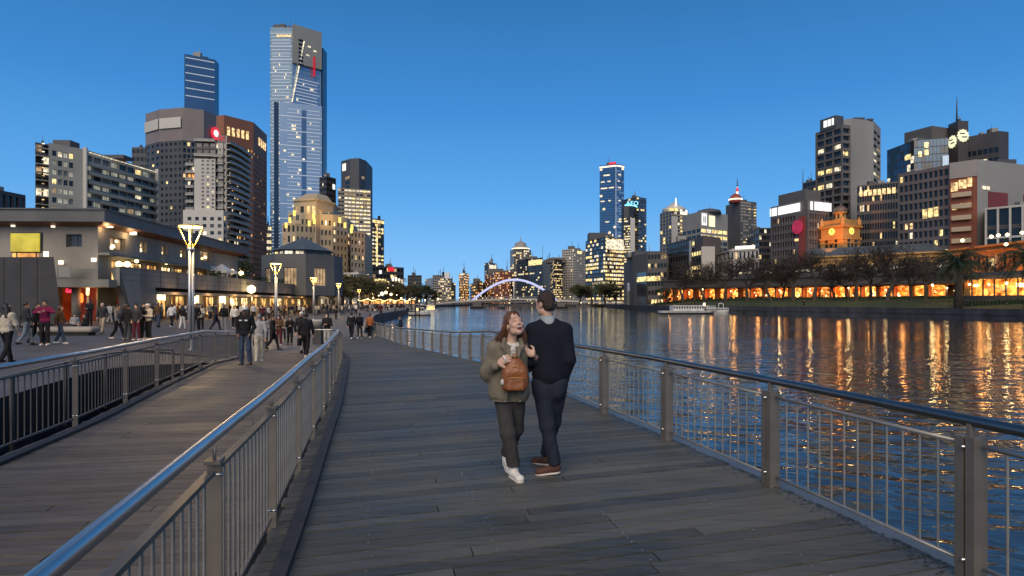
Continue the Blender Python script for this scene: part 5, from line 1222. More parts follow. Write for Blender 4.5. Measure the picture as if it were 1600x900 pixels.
building('banded_office', 'grey banded office with two white roof signs and lit yellow floors', [(1066, 337.5), (1095, 330), (1137, 335.5)], 400, 'w_grey', [G(nx=4, nz=13, wf=.9, hf=.6, rec=.35, lit=Lit(.2, ('l_yel', 'l_pale'), seed=86, floor=.35, fl_p=.9), mt=10), G(nx=5, nz=13, wf=.9, hf=.6, rec=.35, lit=Lit(.15, ('l_yel', 'l_pale'), seed=87, floor=.45, fl_p=.95), mt=10)], extra=r2)
def r3(T, bl, fc):
    q = on_face(bl, 1, .05, bl.zt, -5); m = MB(); m.lathe((q.x, q.y, bl.zt-1), [(4.4, 0), (4.4, 2), (3.6, 4.4), (2, 6), (.3, 6.8)], 12); m.build('red_dome', M['dome_red'], T); m = MB(); m.lathe((q.x, q.y, bl.zt+1), [(4.6, 0), (4.6, .9)], 12); m.build('dome_light', M['hotw'], T)
    spire(T, 1152, 291, 306, q.y, .9, 'hotw', 'mast_base', 0); spire(T, 1152, 278, 292, q.y, .4, 'w_dark', 'mast', 0); spire(T, 1152, 293, 299, q.y-.6, 1.2, 'signlogo', 'red_beacon', 0)
    face_panel(T, 'lit_floors', bl, 1, .05, .5, bl.zt-46, bl.zt-39, 'l_yel', o=.1)
building('dome_tower', 'brown and pale tower with a red dome and mast', [(1134, 321.5), (1157, 313.5), (1182, 316)], 430, 'w_greyd', [None, G(nx=6, nz=34, wf=.92, hf=.35, rec=.2, lit=Lit(.05, ('l_yel',), dark=('w_pale', 'g_mid', 'w_pale'), seed=88))], extra=r3)
simple('dark_office', 'dark low office with a few yellow windows right of the red dome tower', [(1167, 364), (1186, 356), (1206, 356)], 330, 'w_dark', [5, 5], 12, Lit(.1, ('l_yel', 'l_pale'), dark=('g_black', 'g_navy'), seed=89), wf=.9, hf=.6)
def r5(T, bl, fc):
    face_panel(T, 'white_edge', bl, 0, .93, 1.0, 0, bl.zt-1, 'w_pale', o=.3); face_panel(T, 'white_edge', bl, 0, 0, .06, 0, bl.zt-6, 'w_pale', o=.3)
    b2 = Block([(1085, 372), (1098, 367.5), (1126, 371.5)], 290, 0, 14); w = MB(); b2.shell(w); f = Facade(w, {}); 
    for i in (0, 1): f.plain(*b2.face(i), 0, b2.zt)
    w.build('mauve_upper', M['w_mauve'], T)
    b3 = Block([(1073, 395), (1095, 389)], 268, 0, 10); w = MB(); win = {}; f = Facade(w, win); b3.shell(w); a, b = b3.face(0); f.grid(a, b, 0, b3.zt, 6, 8, .9, .55, .2, Lit(.3, ('l_yel',), seed=6, floor=.6, fl_p=1), b3.inside); w.build('lit_front', M['w_dark'], T); join_windows(T, win)
    b4 = Block([(1096, 385), (1117, 385)], 272, 0, 6); w = MB(); b4.shell(w); Facade(w, {}).plain(*b4.face(0), 0, b4.zt); w.build('white_wall', M['w_pale'], T)
building('mauve_offices', 'dark glass office with white edges and lit yellow strip windows', [(1043, 381), (1081, 372)], 285, 'w_dark', [G(nx=9, nz=9, wf=.9, hf=.6, rec=.2, lit=Lit(.12, ('l_yel', 'l_pale'), dark=('g_navy', 'g_dark'), seed=90))], depth=20, extra=r5)
def r6(T, bl, fc):
    face_panel(T, 'red_sign', bl, 0, .05, .35, bl.zt+.8, bl.zt+3.4, 'neonor', o=-.8); face_panel(T, 'roof_light', bl, 1, .1, .8, bl.zt+.6, bl.zt+2, 'hotw', o=-4)
    m = MB()
    for a, b in zip(bl.P[:-1], bl.P[1:]): m.bar((a.x, a.y, bl.zt-.2), (b.x, b.y, bl.zt-.2), 1.0, .6); m.bar((a.x, a.y, bl.zt-4.6), (b.x, b.y, bl.zt-4.6), .6, .4)
    m.build('cornice', M['w_pale'], T)
building('heritage_block', 'white heritage block with arched window rows behind the bare trees', [(1109, 400), (1141, 391), (1186, 389)], 300, 'w_pale', [G(nx=5, nz=5, wf=.46, hf=.6, rec=.4, lit=Lit(.06, ('l_warm',), seed=91)), G(nx=7, nz=5, wf=.46, hf=.6, rec=.4, lit=Lit(.06, ('l_warm',), seed=92))], extra=r6)
def sign_blocks(T, bl, i, u0, u1, z0, z1, mat, n, seed, o=.3):
    """a row of small lit letters too far away to read"""
    r = random.Random(seed); m = MB(); a, b = bl.face(i); nn = out_normal(a, b, bl.inside); d = (b-a); L = d.length; d = d/L; h = z1-z0; u = u0; st = (u1-u0)/n
    for k in range(n):
        if r.random() < .2: u += st; continue
        w = st*L*.78; c = a+d*(L*(u+st/2))+nn*o; t = h*.2; rz = math.atan2(d.y, d.x); e = (c.x, c.y)
        kind = r.choice('HEOLTN')
        if kind in 'HNEOL':  m.box((e[0]-d.x*w*.38, e[1]-d.y*w*.38, (z0+z1)/2), (t*.5, .1, h/2), rz)
        if kind in 'HNO': m.box((e[0]+d.x*w*.38, e[1]+d.y*w*.38, (z0+z1)/2), (t*.5, .1, h/2), rz)
        if kind in 'EOT': m.box((e[0], e[1], z1-t/2), (w*.42, .1, t*.5), rz)
        if kind in 'EOL': m.box((e[0], e[1], z0+t/2), (w*.42, .1, t*.5), rz)
        if kind in 'EHN': m.box((e[0], e[1], (z0+z1)/2), (w*.4, .1, t*.5), rz)
        if kind == 'T': m.box((e[0], e[1], (z0+z1)/2), (t*.5, .1, h/2), rz)
        u += st
    m.build('roof_lettering', M[mat], T)
def r7(T, bl, fc):
    sign_blocks(T, bl, 0, .03, .84, bl.zt-4.0, bl.zt-.8, 'signw', 24, 3, .8); sign_blocks(T, bl, 1, .06, .98, bl.zt-4.0, bl.zt-.8, 'signw', 20, 4, .8)
    face_panel(T, 'pink_banner', bl, 0, .80, .97, bl.zt-26, bl.zt-6, 'dome_red', o=.4); 
    a, b = bl.face(0); n = out_normal(a, b, bl.inside); q = on_face(bl, 0, .8, zy(355, rowz(bl, 0, .8)), .9); m = MB(); nv = Vector((n.x, n.y, 0)); m.tube([q, q+nv*.4], 2.7, 18); m.build('pink_sign', M['signpink'], T)
    q = on_face(bl, 0, .7, bl.zt+.2, -6); 
    m = MB(); c = bl.inside; P = [c+(p-c)*.72 for p in bl.P+bl.back]; m.prism([(p.x, p.y) for p in P], bl.zt-.1, bl.zt+4.5, bottom=False); m.build('roof_plant', M['w_greyd'], T)
    for k in range(3): face_panel(T, 'lit_floor', bl, 0, .68, .92, zy(376, rowz(bl, 0, .8))-.1-k*.0, zy(372.5, rowz(bl, 0, .8)), 'l_warm', o=.2) if k == 0 else None
building('mauve_office_block', 'mauve grey gridded office block with rows of white roof letters and a pink sign', [(1204, 324), (1262, 311.5), (1296, 315)], 250, 'w_mauve', [G(nx=9, nz=11, wf=.72, hf=.62, rec=.5, lit=Lit(.10, ('l_pale', 'l_warm', 'l_yel'), seed=93), ml=.6, mr=6.5, mt=4.6), G(nx=7, nz=11, wf=.6, hf=.58, rec=.5, lit=Lit(.06, ('l_pale',), seed=94), ml=.8, mr=.8, mt=4.6)], extra=r7)
# tall grey tower
def r8(T, bl, fc):
    a, b = bl.face(0); n = out_normal(a, b, bl.inside)
    m = MB(); q0 = a.lerp(b, .2); q1 = a.lerp(b, .78); d = (b-a).normalized()
    m.prism([(p.x, p.y) for p in (q0+n*.3, q1+n*.3, q1-n*4, q0-n*4)], bl.zt-.4, bl.zt+4.6, bottom=True); m.build('sign_parapet', M['w_slate'], T)
    bl2 = bl; sign_blocks(T, bl, 0, .36, .72, bl.zt+.9, bl.zt+3.6, 'signw', 8, 11, .6)
    bc = Block([(1314, 187), (1330, 185), (1365, 189), (1376, 201)], 262, 0, 16); w = MB(); f = Facade(w, {}); bc.shell(w)
    f.plain(*bc.face(0), 0, bc.zt); f.plain(*bc.face(1), 0, bc.zt); bb_ = MB()
    a, b = bc.face(2); win = {}; f2 = Facade(w, win); f2.grid(a, b, 0, bc.zt-3, 2, 26, .9, .5, .4, Lit(.3, ('l_pale', 'l_dim'), seed=5), bc.inside); f.plain(a, b, bc.zt-3, bc.zt)
    w.build('concrete_core', M['w_grey'], T); join_windows(T, win)
    m = MB(); q = bc.P[1].lerp(bc.P[2], .3)+bc.P[1].normalized()*3; m.box((q.x, q.y, bc.zt+.6), (2.4, 1.2, .6)); m.box((q.x+5, q.y, bc.zt+.4), (1.2, 1, .4)); m.build('roof_plant', M['w_slate'], T)
building('concrete_tower', 'tall grey concrete tower with dark bays and a white roof sign', [(1274, 208), (1316, 194.5), (1329, 196)], 258, 'w_greyd', [G(nx=3, nz=24, wf=.88, hf=.68, rec=.7, lit=Lit(.03, ('l_yel', 'l_pale'), dark=('g_black', 'g_dark'), seed=96, floor=.2, fl_p=.85), single=True, mull=2, ml=.5, mr=.5, mt=.8), G(nx=1, nz=24, wf=.8, hf=.62, rec=.7, lit=Lit(.1, ('l_yel',), dark=('g_black',), seed=97), single=True, mull=1, mt=.8)], depth=12, extra=r8)
simple('slim_dark_block', 'dark block left of the tall grey tower carrying a thin mast', [(1254, 286), (1275, 281)], 330, 'w_slate', 5, 20, Lit(.14, ('l_pale', 'l_yel'), dark=('g_black', 'g_dark'), seed=98), wf=.9, depth=14, extra=lambda T, bl, fc: spire(T, 1254.5, 264, 305, 325, .35, 'w_dark', 'mast', 0))
# gridded block behind the clock tower
simple('grid_office', 'dark gridded office block with an orange lit top floor behind the clock tower', [(1339, 290), (1403, 283)], 235, 'w_greyd', 16, 13, Lit(.08, ('l_yel', 'l_pale', 'l_warm'), dark=('g_black', 'g_dark'), seed=99), wf=.72, hf=.66, rec=.4, depth=16,
       extra=lambda T, bl, fc: [face_panel(T, 'lit_floor', bl, 0, .06+k*.115, .14+k*.115, bl.zt-4.4, bl.zt-2.2, 'l_warm', o=.2) for k in range(8)])
def r12(T, bl, fc):
    b2 = Block([(1413, 208), (1456, 196.5), (1482, 200)], 300, 0, 16); w = MB(); b2.shell(w); f = Facade(w, {})
    for i in (0, 1): f.plain(*b2.face(i), 0, b2.zt)
    w.build('upper_block', M['w_greyd'], T)
    for k, (u0, u1, dz) in enumerate(((.25, .62, 9), (.3, .55, 12))): face_panel(T, 'roof_flood', b2, 0, u0, u1, b2.zt-dz-1.5, b2.zt-dz+.6, 'l_yel', o=.3)
    face_panel(T, 'roof_flood', b2, 1, .1, .5, b2.zt-11, b2.zt-9.5, 'l_pale', o=.3)
    face_panel(T, 'pale_glass_edge', bl, 1, .82, 1.0, 20, bl.zt-8, 'g_blue2', o=.3)  # strip of pale blue glass, not emissive
    for px, py in ((1450, 241), (1451, 252), (1418, 255), (1444, 254)): face_panel(T, 'lit_room', bl, 1 if px > 1428 else 0, .3 if px > 1445 else .12 if px > 1428 else .7, .42 if px > 1445 else .22 if px > 1428 else .9, zy(py, 292)-1.2, zy(py, 292)+1.2, 'l_yel', o=.2)
building('glass_hotel', 'dark green glass tower with a lit roof behind the chequered block', [(1386, 235), (1428, 219), (1482, 215)], 295, 'w_slate', [G(nx=8, nz=22, wf=.97, hf=.9, rec=.1, lit=Lit(.03, ('l_pale',), dark=('g_navy', 'g_dark'), seed=100)), G(nx=9, nz=22, wf=.97, hf=.9, rec=.1, lit=Lit(.03, ('l_pale',), dark=('g_navy', 'g_mid', 'g_navy'), seed=101))], extra=r12)
def r13(T, bl, fc):
    for i, u, dz in ((0, .5, 9.0), (1, .42, 7.0)):
        a, b = bl.face(i); n = out_normal(a, b, bl.inside); nv = Vector((n.x, n.y, 0)); d = (b-a).normalized(); dv = Vector((d.x, d.y, 0)); q = on_face(bl, i, u, bl.zt-dz, .2)
        m = MB(); m.tube([q, q+nv*.4], 2.3, 14); o = m.build('lit_emblem', M['signy'], T)
        m = MB()
        for s_, z in ((-.6, .9), (.5, -.7)): m.box(q+nv*.46+dv*s_+Vector((0, 0, z)), (1.3, .05, .28), rz=math.atan2(d.y, d.x))
        m.build('emblem_mark', M['w_dark'], o)
        m = MB()
        for k in range(12):
            t = k*math.pi/6; m.box(q+nv*.2+dv*2.5*math.cos(t)+Vector((0, 0, 2.5*math.sin(t))), (.42, .12, .42), rz=math.atan2(d.y, d.x))
        m.build('emblem_ring', M['signy'], o)
    spire(T, 1495, 152, 190, rowz(bl, 0, .5), .45, 'w_dark', 'mast', 3)
building('emblem_tower', 'dark lift tower with two round cream emblems and a tall mast', [(1481.5, 195), (1497, 188.5), (1513, 189)], 290, 'w_dark', [None, None], extra=r13)
simple('dark_slab', 'dark slab building at the top right behind the red block', [(1510, 214), (1561, 204.5), (1576, 206)], 285, 'w_dark', [6, 1], 18, Lit(.06, ('l_pale', 'l_yel'), dark=('g_black',), seed=103), wf=.8, hf=.5, faces=[G(nx=6, nz=16, wf=.8, hf=.5, rec=.3, lit=Lit(.05, ('l_pale',), dark=('g_black',), seed=103), mt=6), None], extra=lambda T, bl, fc: face_panel(T, 'lit_room', bl, 0, .2, .5, bl.zt-13.2, bl.zt-11.8, 'l_pale', o=.2))
# chequered block
L15 = Lit(.07, ('l_yel', 'l_warm', 'l_pale'), dark=('g_black', 'g_dark', 'g_black'), seed=104)
building('chequered_block', 'mauve block with an offset chequer of dark square windows', [(1403, 272), (1484, 257)], 205, 'w_mauve', [G(nx=10, nz=14, wf=.78, hf=.66, rec=.5, lit=L15, single=True, mull=0, ml=.3, mr=.3, mt=.6)], depth=16,
         extra=lambda T, bl, fc: [face_panel(T, 'lit_room', bl, 0, .50+k*.105, .585+k*.105, zy(333.5, 196)-1.5+k*.15, zy(333.5, 196)+1.5+k*.15, 'l_yel', o=.1) for k in range(3)])
def r16(T, bl, fc):
    a, b = bl.face(0); n = out_normal(a, b, bl.inside); d = (b-a).normalized(); L = (b-a).length
    for k in range(11):
        face_panel(T, 'balcony_band', bl, 0, .1, .82, bl.zt-11-k*3.55, bl.zt-9.6-k*3.55, 'w_sand', o=.5, th=.9)
    for u0, u1, dz in ((.05, .3, 6.6), (.34, .62, 6.0), (.66, .82, 5.6)): face_panel(T, 'lit_lounge', bl, 0, u0, u1, bl.zt-dz-2.4, bl.zt-dz+.3, 'l_warm', o=.2)
    for u0, u1, dz in ((.1, .28, 14.0), (.4, .78, 13.6)): face_panel(T, 'lit_room', bl, 0, u0, u1, bl.zt-dz-.8, bl.zt-dz+.6, 'l_yel', o=.4)
    face_panel(T, 'rust_bay', bl, 0, .84, .998, 0, bl.zt-7, 'w_rust', o=.15); face_panel(T, 'white_top', bl, 0, .0, 1.0, bl.zt-5.0, bl.zt, 'w_grey', o=.18)
    for r in range(3):
        for (u0, u1) in ((.14, .40), (.62, .95)):
            face_panel(T, 'red_panel', bl, 1, u0, u1, bl.zt-9.5-r*9.2-6.8, bl.zt-9.5-r*9.2, 'w_red', o=.1, th=.1)
    face_panel(T, 'stair_lamp', bl, 1, .06, .15, bl.zt-9, bl.zt-8, 'l_pale', o=.2)
building('red_block', 'rust red block with balcony bands and white framed dark red panels', [(1484, 255), (1527, 249), (1640, 262)], 190, ['w_rust', 'w_grey'], [None, G(nx=1, nz=1, wf=.01, hf=.01, rec=.0, lit=Lit(0), wm=1)], extra=r16, depth=None)
def r17(T, bl, fc):
    m = MB(); a, b = bl.face(0); n = out_normal(a, b, bl.inside); d = (b-a).normalized(); L = (b-a).length
    for k in range(7):
        q = a+d*L*k/6+n*.3; m.box((q.x, q.y, bl.zt/2+4), (.25, .25, bl.zt/2-4), rz=math.atan2(d.y, d.x))
    for z in (bl.zt-.3, bl.zt-9): q = a.lerp(b, .5)+n*.3; m.box((q.x, q.y, z), (L/2+.2, .2, .28), rz=math.atan2(d.y, d.x))
    m.build('white_frame', M['w_pale'], T)
building('glass_frame_block', 'low dark glass block with a white frame under the red block', [(1541, 325), (1660, 314)], 180, 'w_dark', [G(nx=6, nz=5, wf=.95, hf=.8, rec=.2, lit=Lit(.08, ('l_or', 'l_yel'), dark=('g_black', 'g_dark'), seed=106))], depth=10, extra=r17)
# ------------------------------------------------------------------ clock tower and station
T_c = thing('clock_tower', 'orange floodlit station clock tower with a dark dome', 'clock tower', (PX(1313, 226), 226, 3))
Yc = 226; cx_ = PX(1313, Yc+3); zc = lambda y: zy(y, Yc)
def sq(r, z0, z1, name, mat, rot=.42):
    m = MB(); P = [(cx_+r*math.cos(rot+math.pi/4+k*math.pi/2), Yc+3+r*math.sin(rot+math.pi/4+k*math.pi/2)) for k in range(4)]
    m.prism(P, z0, z1, bottom=True); return m.build(name, M[mat], T_c), P
k_ = Yc/F
sq(23*k_*1.22, zc(415), zc(374.5), 'base_stage', 'w_station'); sq(24.5*k_*1.22, zc(374.5), zc(371), 'cornice', 'w_station'); sq(22.5*k_*1.22, zc(371), zc(355.5), 'clock_stage', 'w_station'); sq(25.5*k_*1.22, zc(355.5), zc(352.5), 'cornice', 'w_station')
sq(24*k_*1.22, zc(380.5), zc(379), 'string_course', 'w_station')
_, P = sq(19*k_*1.2, zc(352.5), zc(343), 'belfry', 'w_station')
_, P4 = sq(22.5*k_*1.2, zc(371), zc(355.6), 'clock_core', 'w_station')
for p in P4:
    m = MB(); m.lathe((p[0]*.97+cx_*.03, p[1]*.97+(Yc+3)*.03, zc(352.5)), [(.9, 0), (1.0, .6), (.7, 1.0), (.8, 2.0), (.35, 2.6), (.1, 3.4)], 8); m.build('corner_urn', M['w_station'], T_c)
m = MB(); m.lathe((cx_, Yc+3, zc(343)), [(2.7, 0), (2.7, .4), (2.1, .5), (2.05, 2.6), (2.5, 2.8), (2.4, 3.1)], 16); m.build('drum', M['w_station'], T_c)
for k in range(8): t = k*math.pi/4; m = MB(); m.box((cx_+2.08*math.cos(t), Yc+3+2.08*math.sin(t), zc(343)+1.5), (.06, .3, .75), rz=t); m.build('drum_opening', M['under'], T_c)
m = MB(); rr_ = 2.4; m.lathe((cx_, Yc+3, zc(343)+3.1), [(rr_*math.cos(a), rr_*1.05*math.sin(a)) for a in np.linspace(0, 1.5, 8)]+[(.12, rr_*1.05+.2), (.1, 3.6)], 16); m.build('dome', M['dome'], T_c)
for i in range(4):
    a = Vector((*P4[i],)); b = Vector((*P4[(i+1) % 4],)); mid_ = (a+b)/2; n = mid_-Vector((cx_, Yc+3)); n.normalize()
    if n.y > 0: continue
    nv = Vector((n.x, n.y, 0)); q = Vector((mid_.x, mid_.y, zc(361.5)))+nv*.05; d = (b-a).normalized()
    m = MB(); m.tube([q, q+nv*.12], 1.28, 20); fo_ = m.build('clock_face', M['niche'], T_c)
    m = MB(); m.bar(q+nv*.18, q+nv*.18+Vector((0, 0, .95)), .14, .1); m.bar(q+nv*.2, q+nv*.2+Vector((d.x*.5, d.y*.5, -.45)), .16, .1); m.build('clock_hand', M['under'], fo_)
    for u in (-.3, 0, .3):
        q = Vector((mid_.x+d.x*u*6.5, mid_.y+d.y*u*6.5, zc(386)))+nv*.25; m = MB(); m.box(q, (.38, .3, 1.1), rz=math.atan2(d.y, d.x)); m.build('window', M['g_dark'], T_c)
    for u in (-.28, .28): q = Vector((mid_.x+d.x*u*7.2, mid_.y+d.y*u*7.2, zc(376.5)))+nv*.3; m = MB(); m.box(q, (.4, .3, .5), rz=math.atan2(d.y, d.x)); m.build('window', M['g_dark'], T_c)
for dx in (-16, 13): spot_light('tower_flood', (cx_+dx, Yc-17, zc(398)), (cx_, Yc+3, zc(360)), 32000, (1, .27, .014), .8, .5)
# station building: long ochre range with cornice and windows
T_s = thing('station', 'long ochre station building glowing orange behind the trees', 'building', (140, 165, 3))
def station_wing(pts, Y0, zb, nx, nz, depth=12, roof=None, lit=None, mt=1.5):
    bl = Block(pts, Y0, zb, depth); w = MB(); win = {}; f = Facade(w, win); bl.shell(w); a, b = bl.face(0)
    f.grid(a, b, zb, bl.zt, nx, nz, .4, .55, .35, lit or Lit(.25, ('l_or', 'l_warm'), seed=int(pts[0][0])), bl.inside, mt=mt); w.build('wall', M['w_station'], T_s); join_windows(T_s, win)
    n = out_normal(a, b, bl.inside); m = MB(); a2, b2 = a+n*.3, b+n*.3; m.bar((a2.x, a2.y, bl.zt-.25), (b2.x, b2.y, bl.zt-.25), .9, .5); m.bar((a2.x, a2.y, bl.zt-mt-.1), (b2.x, b2.y, bl.zt-mt-.1), .5, .25); m.build('cornice', M['w_station'], T_s)
    return bl, n
s1, n1 = station_wing([(1475, 391), (1640, 371)], 184, 2.5, 12, 2, lit=Lit(.12, ('l_or', 'l_dim'), seed=3))
s2, n2_ = station_wing([(1270, 401), (1478, 392)], 213, 2.5, 20, 2)
m = MB(); a, b = s2.face(0); 
for aa, bb, bl in ((a, b, s2),): m.quad((aa.x, aa.y, bl.zt), (bb.x, bb.y, bl.zt), (bb.x+1, bb.y+7, bl.zt+3.2), (aa.x+1, aa.y+7, bl.zt+3.2))
m.build('roof', M['w_roof'], T_s)
for u in (.1, .3, .5, .7, .9):
    p = on_face(s1, 0, u, 4, 7); spot_light('station_flood', p, on_face(s1, 0, u, s1.zt-3, 0), 3800, (1, .27, .014), 1.7, .4)
for u in (.08, .24, .4, .56, .72, .88):
    p = on_face(s2, 0, u, 4, 7); spot_light('station_flood', p, on_face(s2, 0, u, s2.zt-2, 0), 1900, (1, .27, .016), 1.7, .4)
for px, py in ((1572, 382), (1549, 370), (1560, 368), (1574, 367), (1597, 364), (1504, 376)):
    m = MB(); p = W(px, py, 150); m.lathe((p.x, p.y, p.z-.4), [(.03, 0), (.42, .3), (.42, .6), (.03, .9)], 8); m.build('wall_lamp', M['hot'], T_s)
m = MB(); p = W(1549, 414, 150); m.box(p, (.5, .2, 1.6)); m.build('lit_doorway', M['l_yel'], T_s)
# viaduct with glowing vaults
T_v = thing('viaduct', 'long dark railway viaduct with glowing orange vaults along the far bank', 'viaduct', (90, 200, 2))
V0 = Vector((PX(1036, 248), 248)); V1 = Vector((PX(1508, 176), 176)); inv = Vector((150, 400)); nv2 = out_normal(V0, V1, inv); dv2 = (V1-V0).normalized(); LV = (V1-V0).length
nvault = 22; w = MB(); bk = MB(); zb_v, zs, zt_v = 2.4, 6.4, 10.6
def vp(u, z, o=0): q = V0+dv2*u-nv2*o; return (q.x, q.y, z)
bay = LV/nvault
for k in range(nvault):
    u0 = k*bay; pw_ = .2; ns = 8; r_ = (bay-2*pw_)/2; uc = u0+bay/2; rise = .45
    w.quad(vp(u0, zb_v-1.5), vp(u0+pw_, zb_v-1.5), vp(u0+pw_, zt_v), vp(u0, zt_v)); w.quad(vp(u0+bay-pw_, zb_v-1.5), vp(u0+bay, zb_v-1.5), vp(u0+bay, zt_v), vp(u0+bay-pw_, zt_v))
    arc_ = [(uc-r_*math.cos(math.pi*j/ns), zs+rise*math.sin(math.pi*j/ns)) for j in range(ns+1)]
    for (ua, za), (ub, zb2) in zip(arc_[:-1], arc_[1:]):
        w.quad(vp(ua, za), vp(ub, zb2), vp(ub, zt_v), vp(ua, zt_v)); w.quad(vp(ua, za), vp(ub, zb2), vp(ub, zb2, 4), vp(ua, za, 4), m=1)
    for ue in (uc-r_, uc+r_): w.quad(vp(ue, zb_v-1.5), vp(ue, zs), vp(ue, zs, 4), vp(ue, zb_v-1.5, 4), m=1)
    m = MB(); m.quad(vp(uc-r_, zb_v-1.5, 4), vp(uc+r_, zb_v-1.5, 4), vp(uc+r_, zs+rise, 4), vp(uc-r_, zs+rise, 4)); m.build('vault_interior', M[['vault', 'vault_dim', 'vault_hot', 'vault', 'vault_dim'][(k*7) % 5]], T_v)
    for j in range(3):
        q = vp(uc+rnd.uniform(-r_, r_)*.85, zb_v+.5, rnd.uniform(1, 3)); m = MB(); m.box(q, (rnd.uniform(.2, .9), .2, rnd.uniform(.4, .95)), rz=math.atan2(dv2.y, dv2.x)); m.build('silhouette_box', M['under'], T_v)  # backlit silhouettes of tables and people, their darkness put into the colour
    for j in range(rnd.randint(1, 3)):
        q = vp(uc+rnd.uniform(-r_, r_)*.8, rnd.uniform(3.2, 5.4), rnd.uniform(.5, 3)); m = MB(); rr_ = rnd.uniform(.14, .34); m.lathe(q, [(.02, 0), (rr_, rr_), (.02, rr_*2)], 8); m.build('vault_lamp', M['hot'], T_v)
    if k % 2 == 0: lamp_light('vault_light', vp(uc, 4.6, 1.2), 500, (1, .42, .1), .5)
w.quad(vp(0, zt_v), vp(LV, zt_v), vp(LV, zt_v, 14), vp(0, zt_v, 14))
w.build('arcade_wall', [M['w_dark'], M['w_rust']], T_v)
m = MB(); a, b = vp(0, zt_v-.2, -.3), vp(LV, zt_v-.2, -.3); m.bar(a, b, .6, .5); a, b = vp(0, 7.6, -.15), vp(LV, 7.6, -.15); m.bar(a, b, .4, .3); m.build('string_course', M['w_dark'], T_v)
m = MB(); a, b = vp(LV*.02, 7.1, -1.2), vp(LV, 7.1, -1.2); m.bar(a, b, 2.2, .12); m.build('awning', M['w_dark'], T_v)
# train standing on the viaduct
T = thing('train', 'dark train with a row of lit windows standing on the viaduct', 'train', (110, 190, 8)); 
for k in range(5):
    m = MB(); a, b = vp(30+k*15, 12.2, 4), vp(44.2+k*15, 12.2, 4); m.bar(a, b, 2.8, 3.0); m.build('carriage', M['w_slate'], T)
    for j in range(7):
        if rnd.random() < .75: m = MB(); a, b = vp(31+k*15+j*1.8, 12.6, 2.55), vp(32.2+k*15+j*1.8, 12.6, 2.55); m.bar(a, b, .06, .8); m.build('lit_window', M['l_pale'], T)
# glowing riverside pavilion at the right
T_g = thing('glass_pavilion', 'glowing orange glass pavilion under a flat dark roof at the right edge', 'building', (110, 138, 2))
Yg = 132; a = Vector((PX(1502, Yg), Yg)); b = Vector((PX(1650, Yg-14), Yg-14)); inn = Vector((200, 260)); ng = out_normal(a, b, inn); dg_ = (b-a).normalized(); Lg = (b-a).length
m = MB(); q = a.lerp(b, .5)-ng*6; m.box((q.x, q.y, zy(435.5, Yg)+.1), (Lg/2+1.5, 8, .35), rz=math.atan2(dg_.y, dg_.x)); m.build('roof', M['w_dark'], T_g)
m = MB(); q = a.lerp(b, .5)-ng*7; m.box((q.x, q.y, zy(431, Yg)), (Lg/2+1, 6, .7), rz=math.atan2(dg_.y, dg_.x)); m.build('upper_wall', M['w_slate'], T_g)
zb3, zt3 = zy(462, Yg), zy(436.5, Yg)
m = MB(); a3, b3 = a-ng*4, b-ng*4; m.quad((a3.x, a3.y, zb3-1), (b3.x, b3.y, zb3-1), (b3.x, b3.y, zt3), (a3.x, a3.y, zt3)); m.build('lit_interior', M['vault'], T_g)
for k in range(9):
    q = a.lerp(b, k/8); m = MB(); m.box((q.x, q.y, (zb3+zt3)/2), (.12, .12, (zt3-zb3)/2), rz=math.atan2(dg_.y, dg_.x)); m.build('mullion', M['w_dark'], T_g)
m = MB(); q = a.lerp(b, .5); m.box((q.x, q.y, zb3-1.2), (Lg/2, .2, 1.2), rz=math.atan2(dg_.y, dg_.x)); m.build('base_wall', M['w_dark'], T_g)
for u, z, r_ in ((.05, .7, .3), (.12, .62, .35), (.33, .5, .5), (.42, .35, .7), (.6, .6, .6), (.7, .45, .9), (.82, .5, .6)):
    q = a.lerp(b, u)-ng*2; m = MB(); m.box((q.x, q.y, zb3+(zt3-zb3)*z), (r_, .2, r_*.7), rz=math.atan2(dg_.y, dg_.x)); m.build('hanging_light' if z > .55 else 'lit_counter', M['hot' if z > .55 else 'shop'], T_g)
for u in (.2, .6, .9): q = a.lerp(b, u)-ng*1.5; lamp_light('pavilion_light', (q.x, q.y, zt3-1), 500, (1, .42, .1), .6)
# ------------------------------------------------------------------ footbridge, boats, far bank furniture
Yb = 330
T = thing('footbridge', 'low footbridge with a glowing violet arch across the river', 'bridge', (0, Yb, WATER))
ctrl = [(600, 479), (668, 474.5), (735, 469), (800, 465.2), (868, 468.6), (938, 471), (985, 472.5)]
pts = [W(x, y, Yb) for x, y in ctrl]; dense = []
xs_ = np.linspace(pts[0].x, pts[-1].x, 40); co_ = np.polyfit([p.x for p in pts], [p.z for p in pts], 4); zs_ = np.polyval(co_, xs_)
dk = MB(); rl = MB(); ps = MB()
for x0, x1, z0, z1 in zip(xs_[:-1], xs_[1:], zs_[:-1], zs_[1:]):
    dk.bar((x0, Yb, z0-.5), (x1, Yb, z1-.5), 6, .8)
    for yo in (-3, 3):
        for h in (.5, .85, 1.2): rl.bar((x0, Yb+yo, z0+h-.1), (x1, Yb+yo, z1+h-.1), .07, .07)
        ps.box((x0, Yb+yo, z0+.5), (.05, .05, .65))
dk.build('deck', M['w_pale'], T); rl.build('railing', M['rail_thin'], T); ps.build('railing_posts', M['rail_thin'], T, kind='stuff')
a = W(738, 470, Yb); b = W(871, 470.5, Yb); pk = zy(437, Yb); ap_ = []
for t in np.linspace(0, 1, 33): ap_.append(Vector((a.x+(b.x-a.x)*t, Yb-.5+1.0*math.sin(math.pi*t), a.z+(pk-a.z)*math.sin(math.pi*t)**.92)))
m = MB(); m.tube(ap_, [.6]*33, 10); m.build('arch', M['arch'], T)
m = MB(); p = W(803, 438, Yb); m.tube([p, (p.x, Yb, zs_[20])], .32, 8); m.build('hanger', M['white'], T)
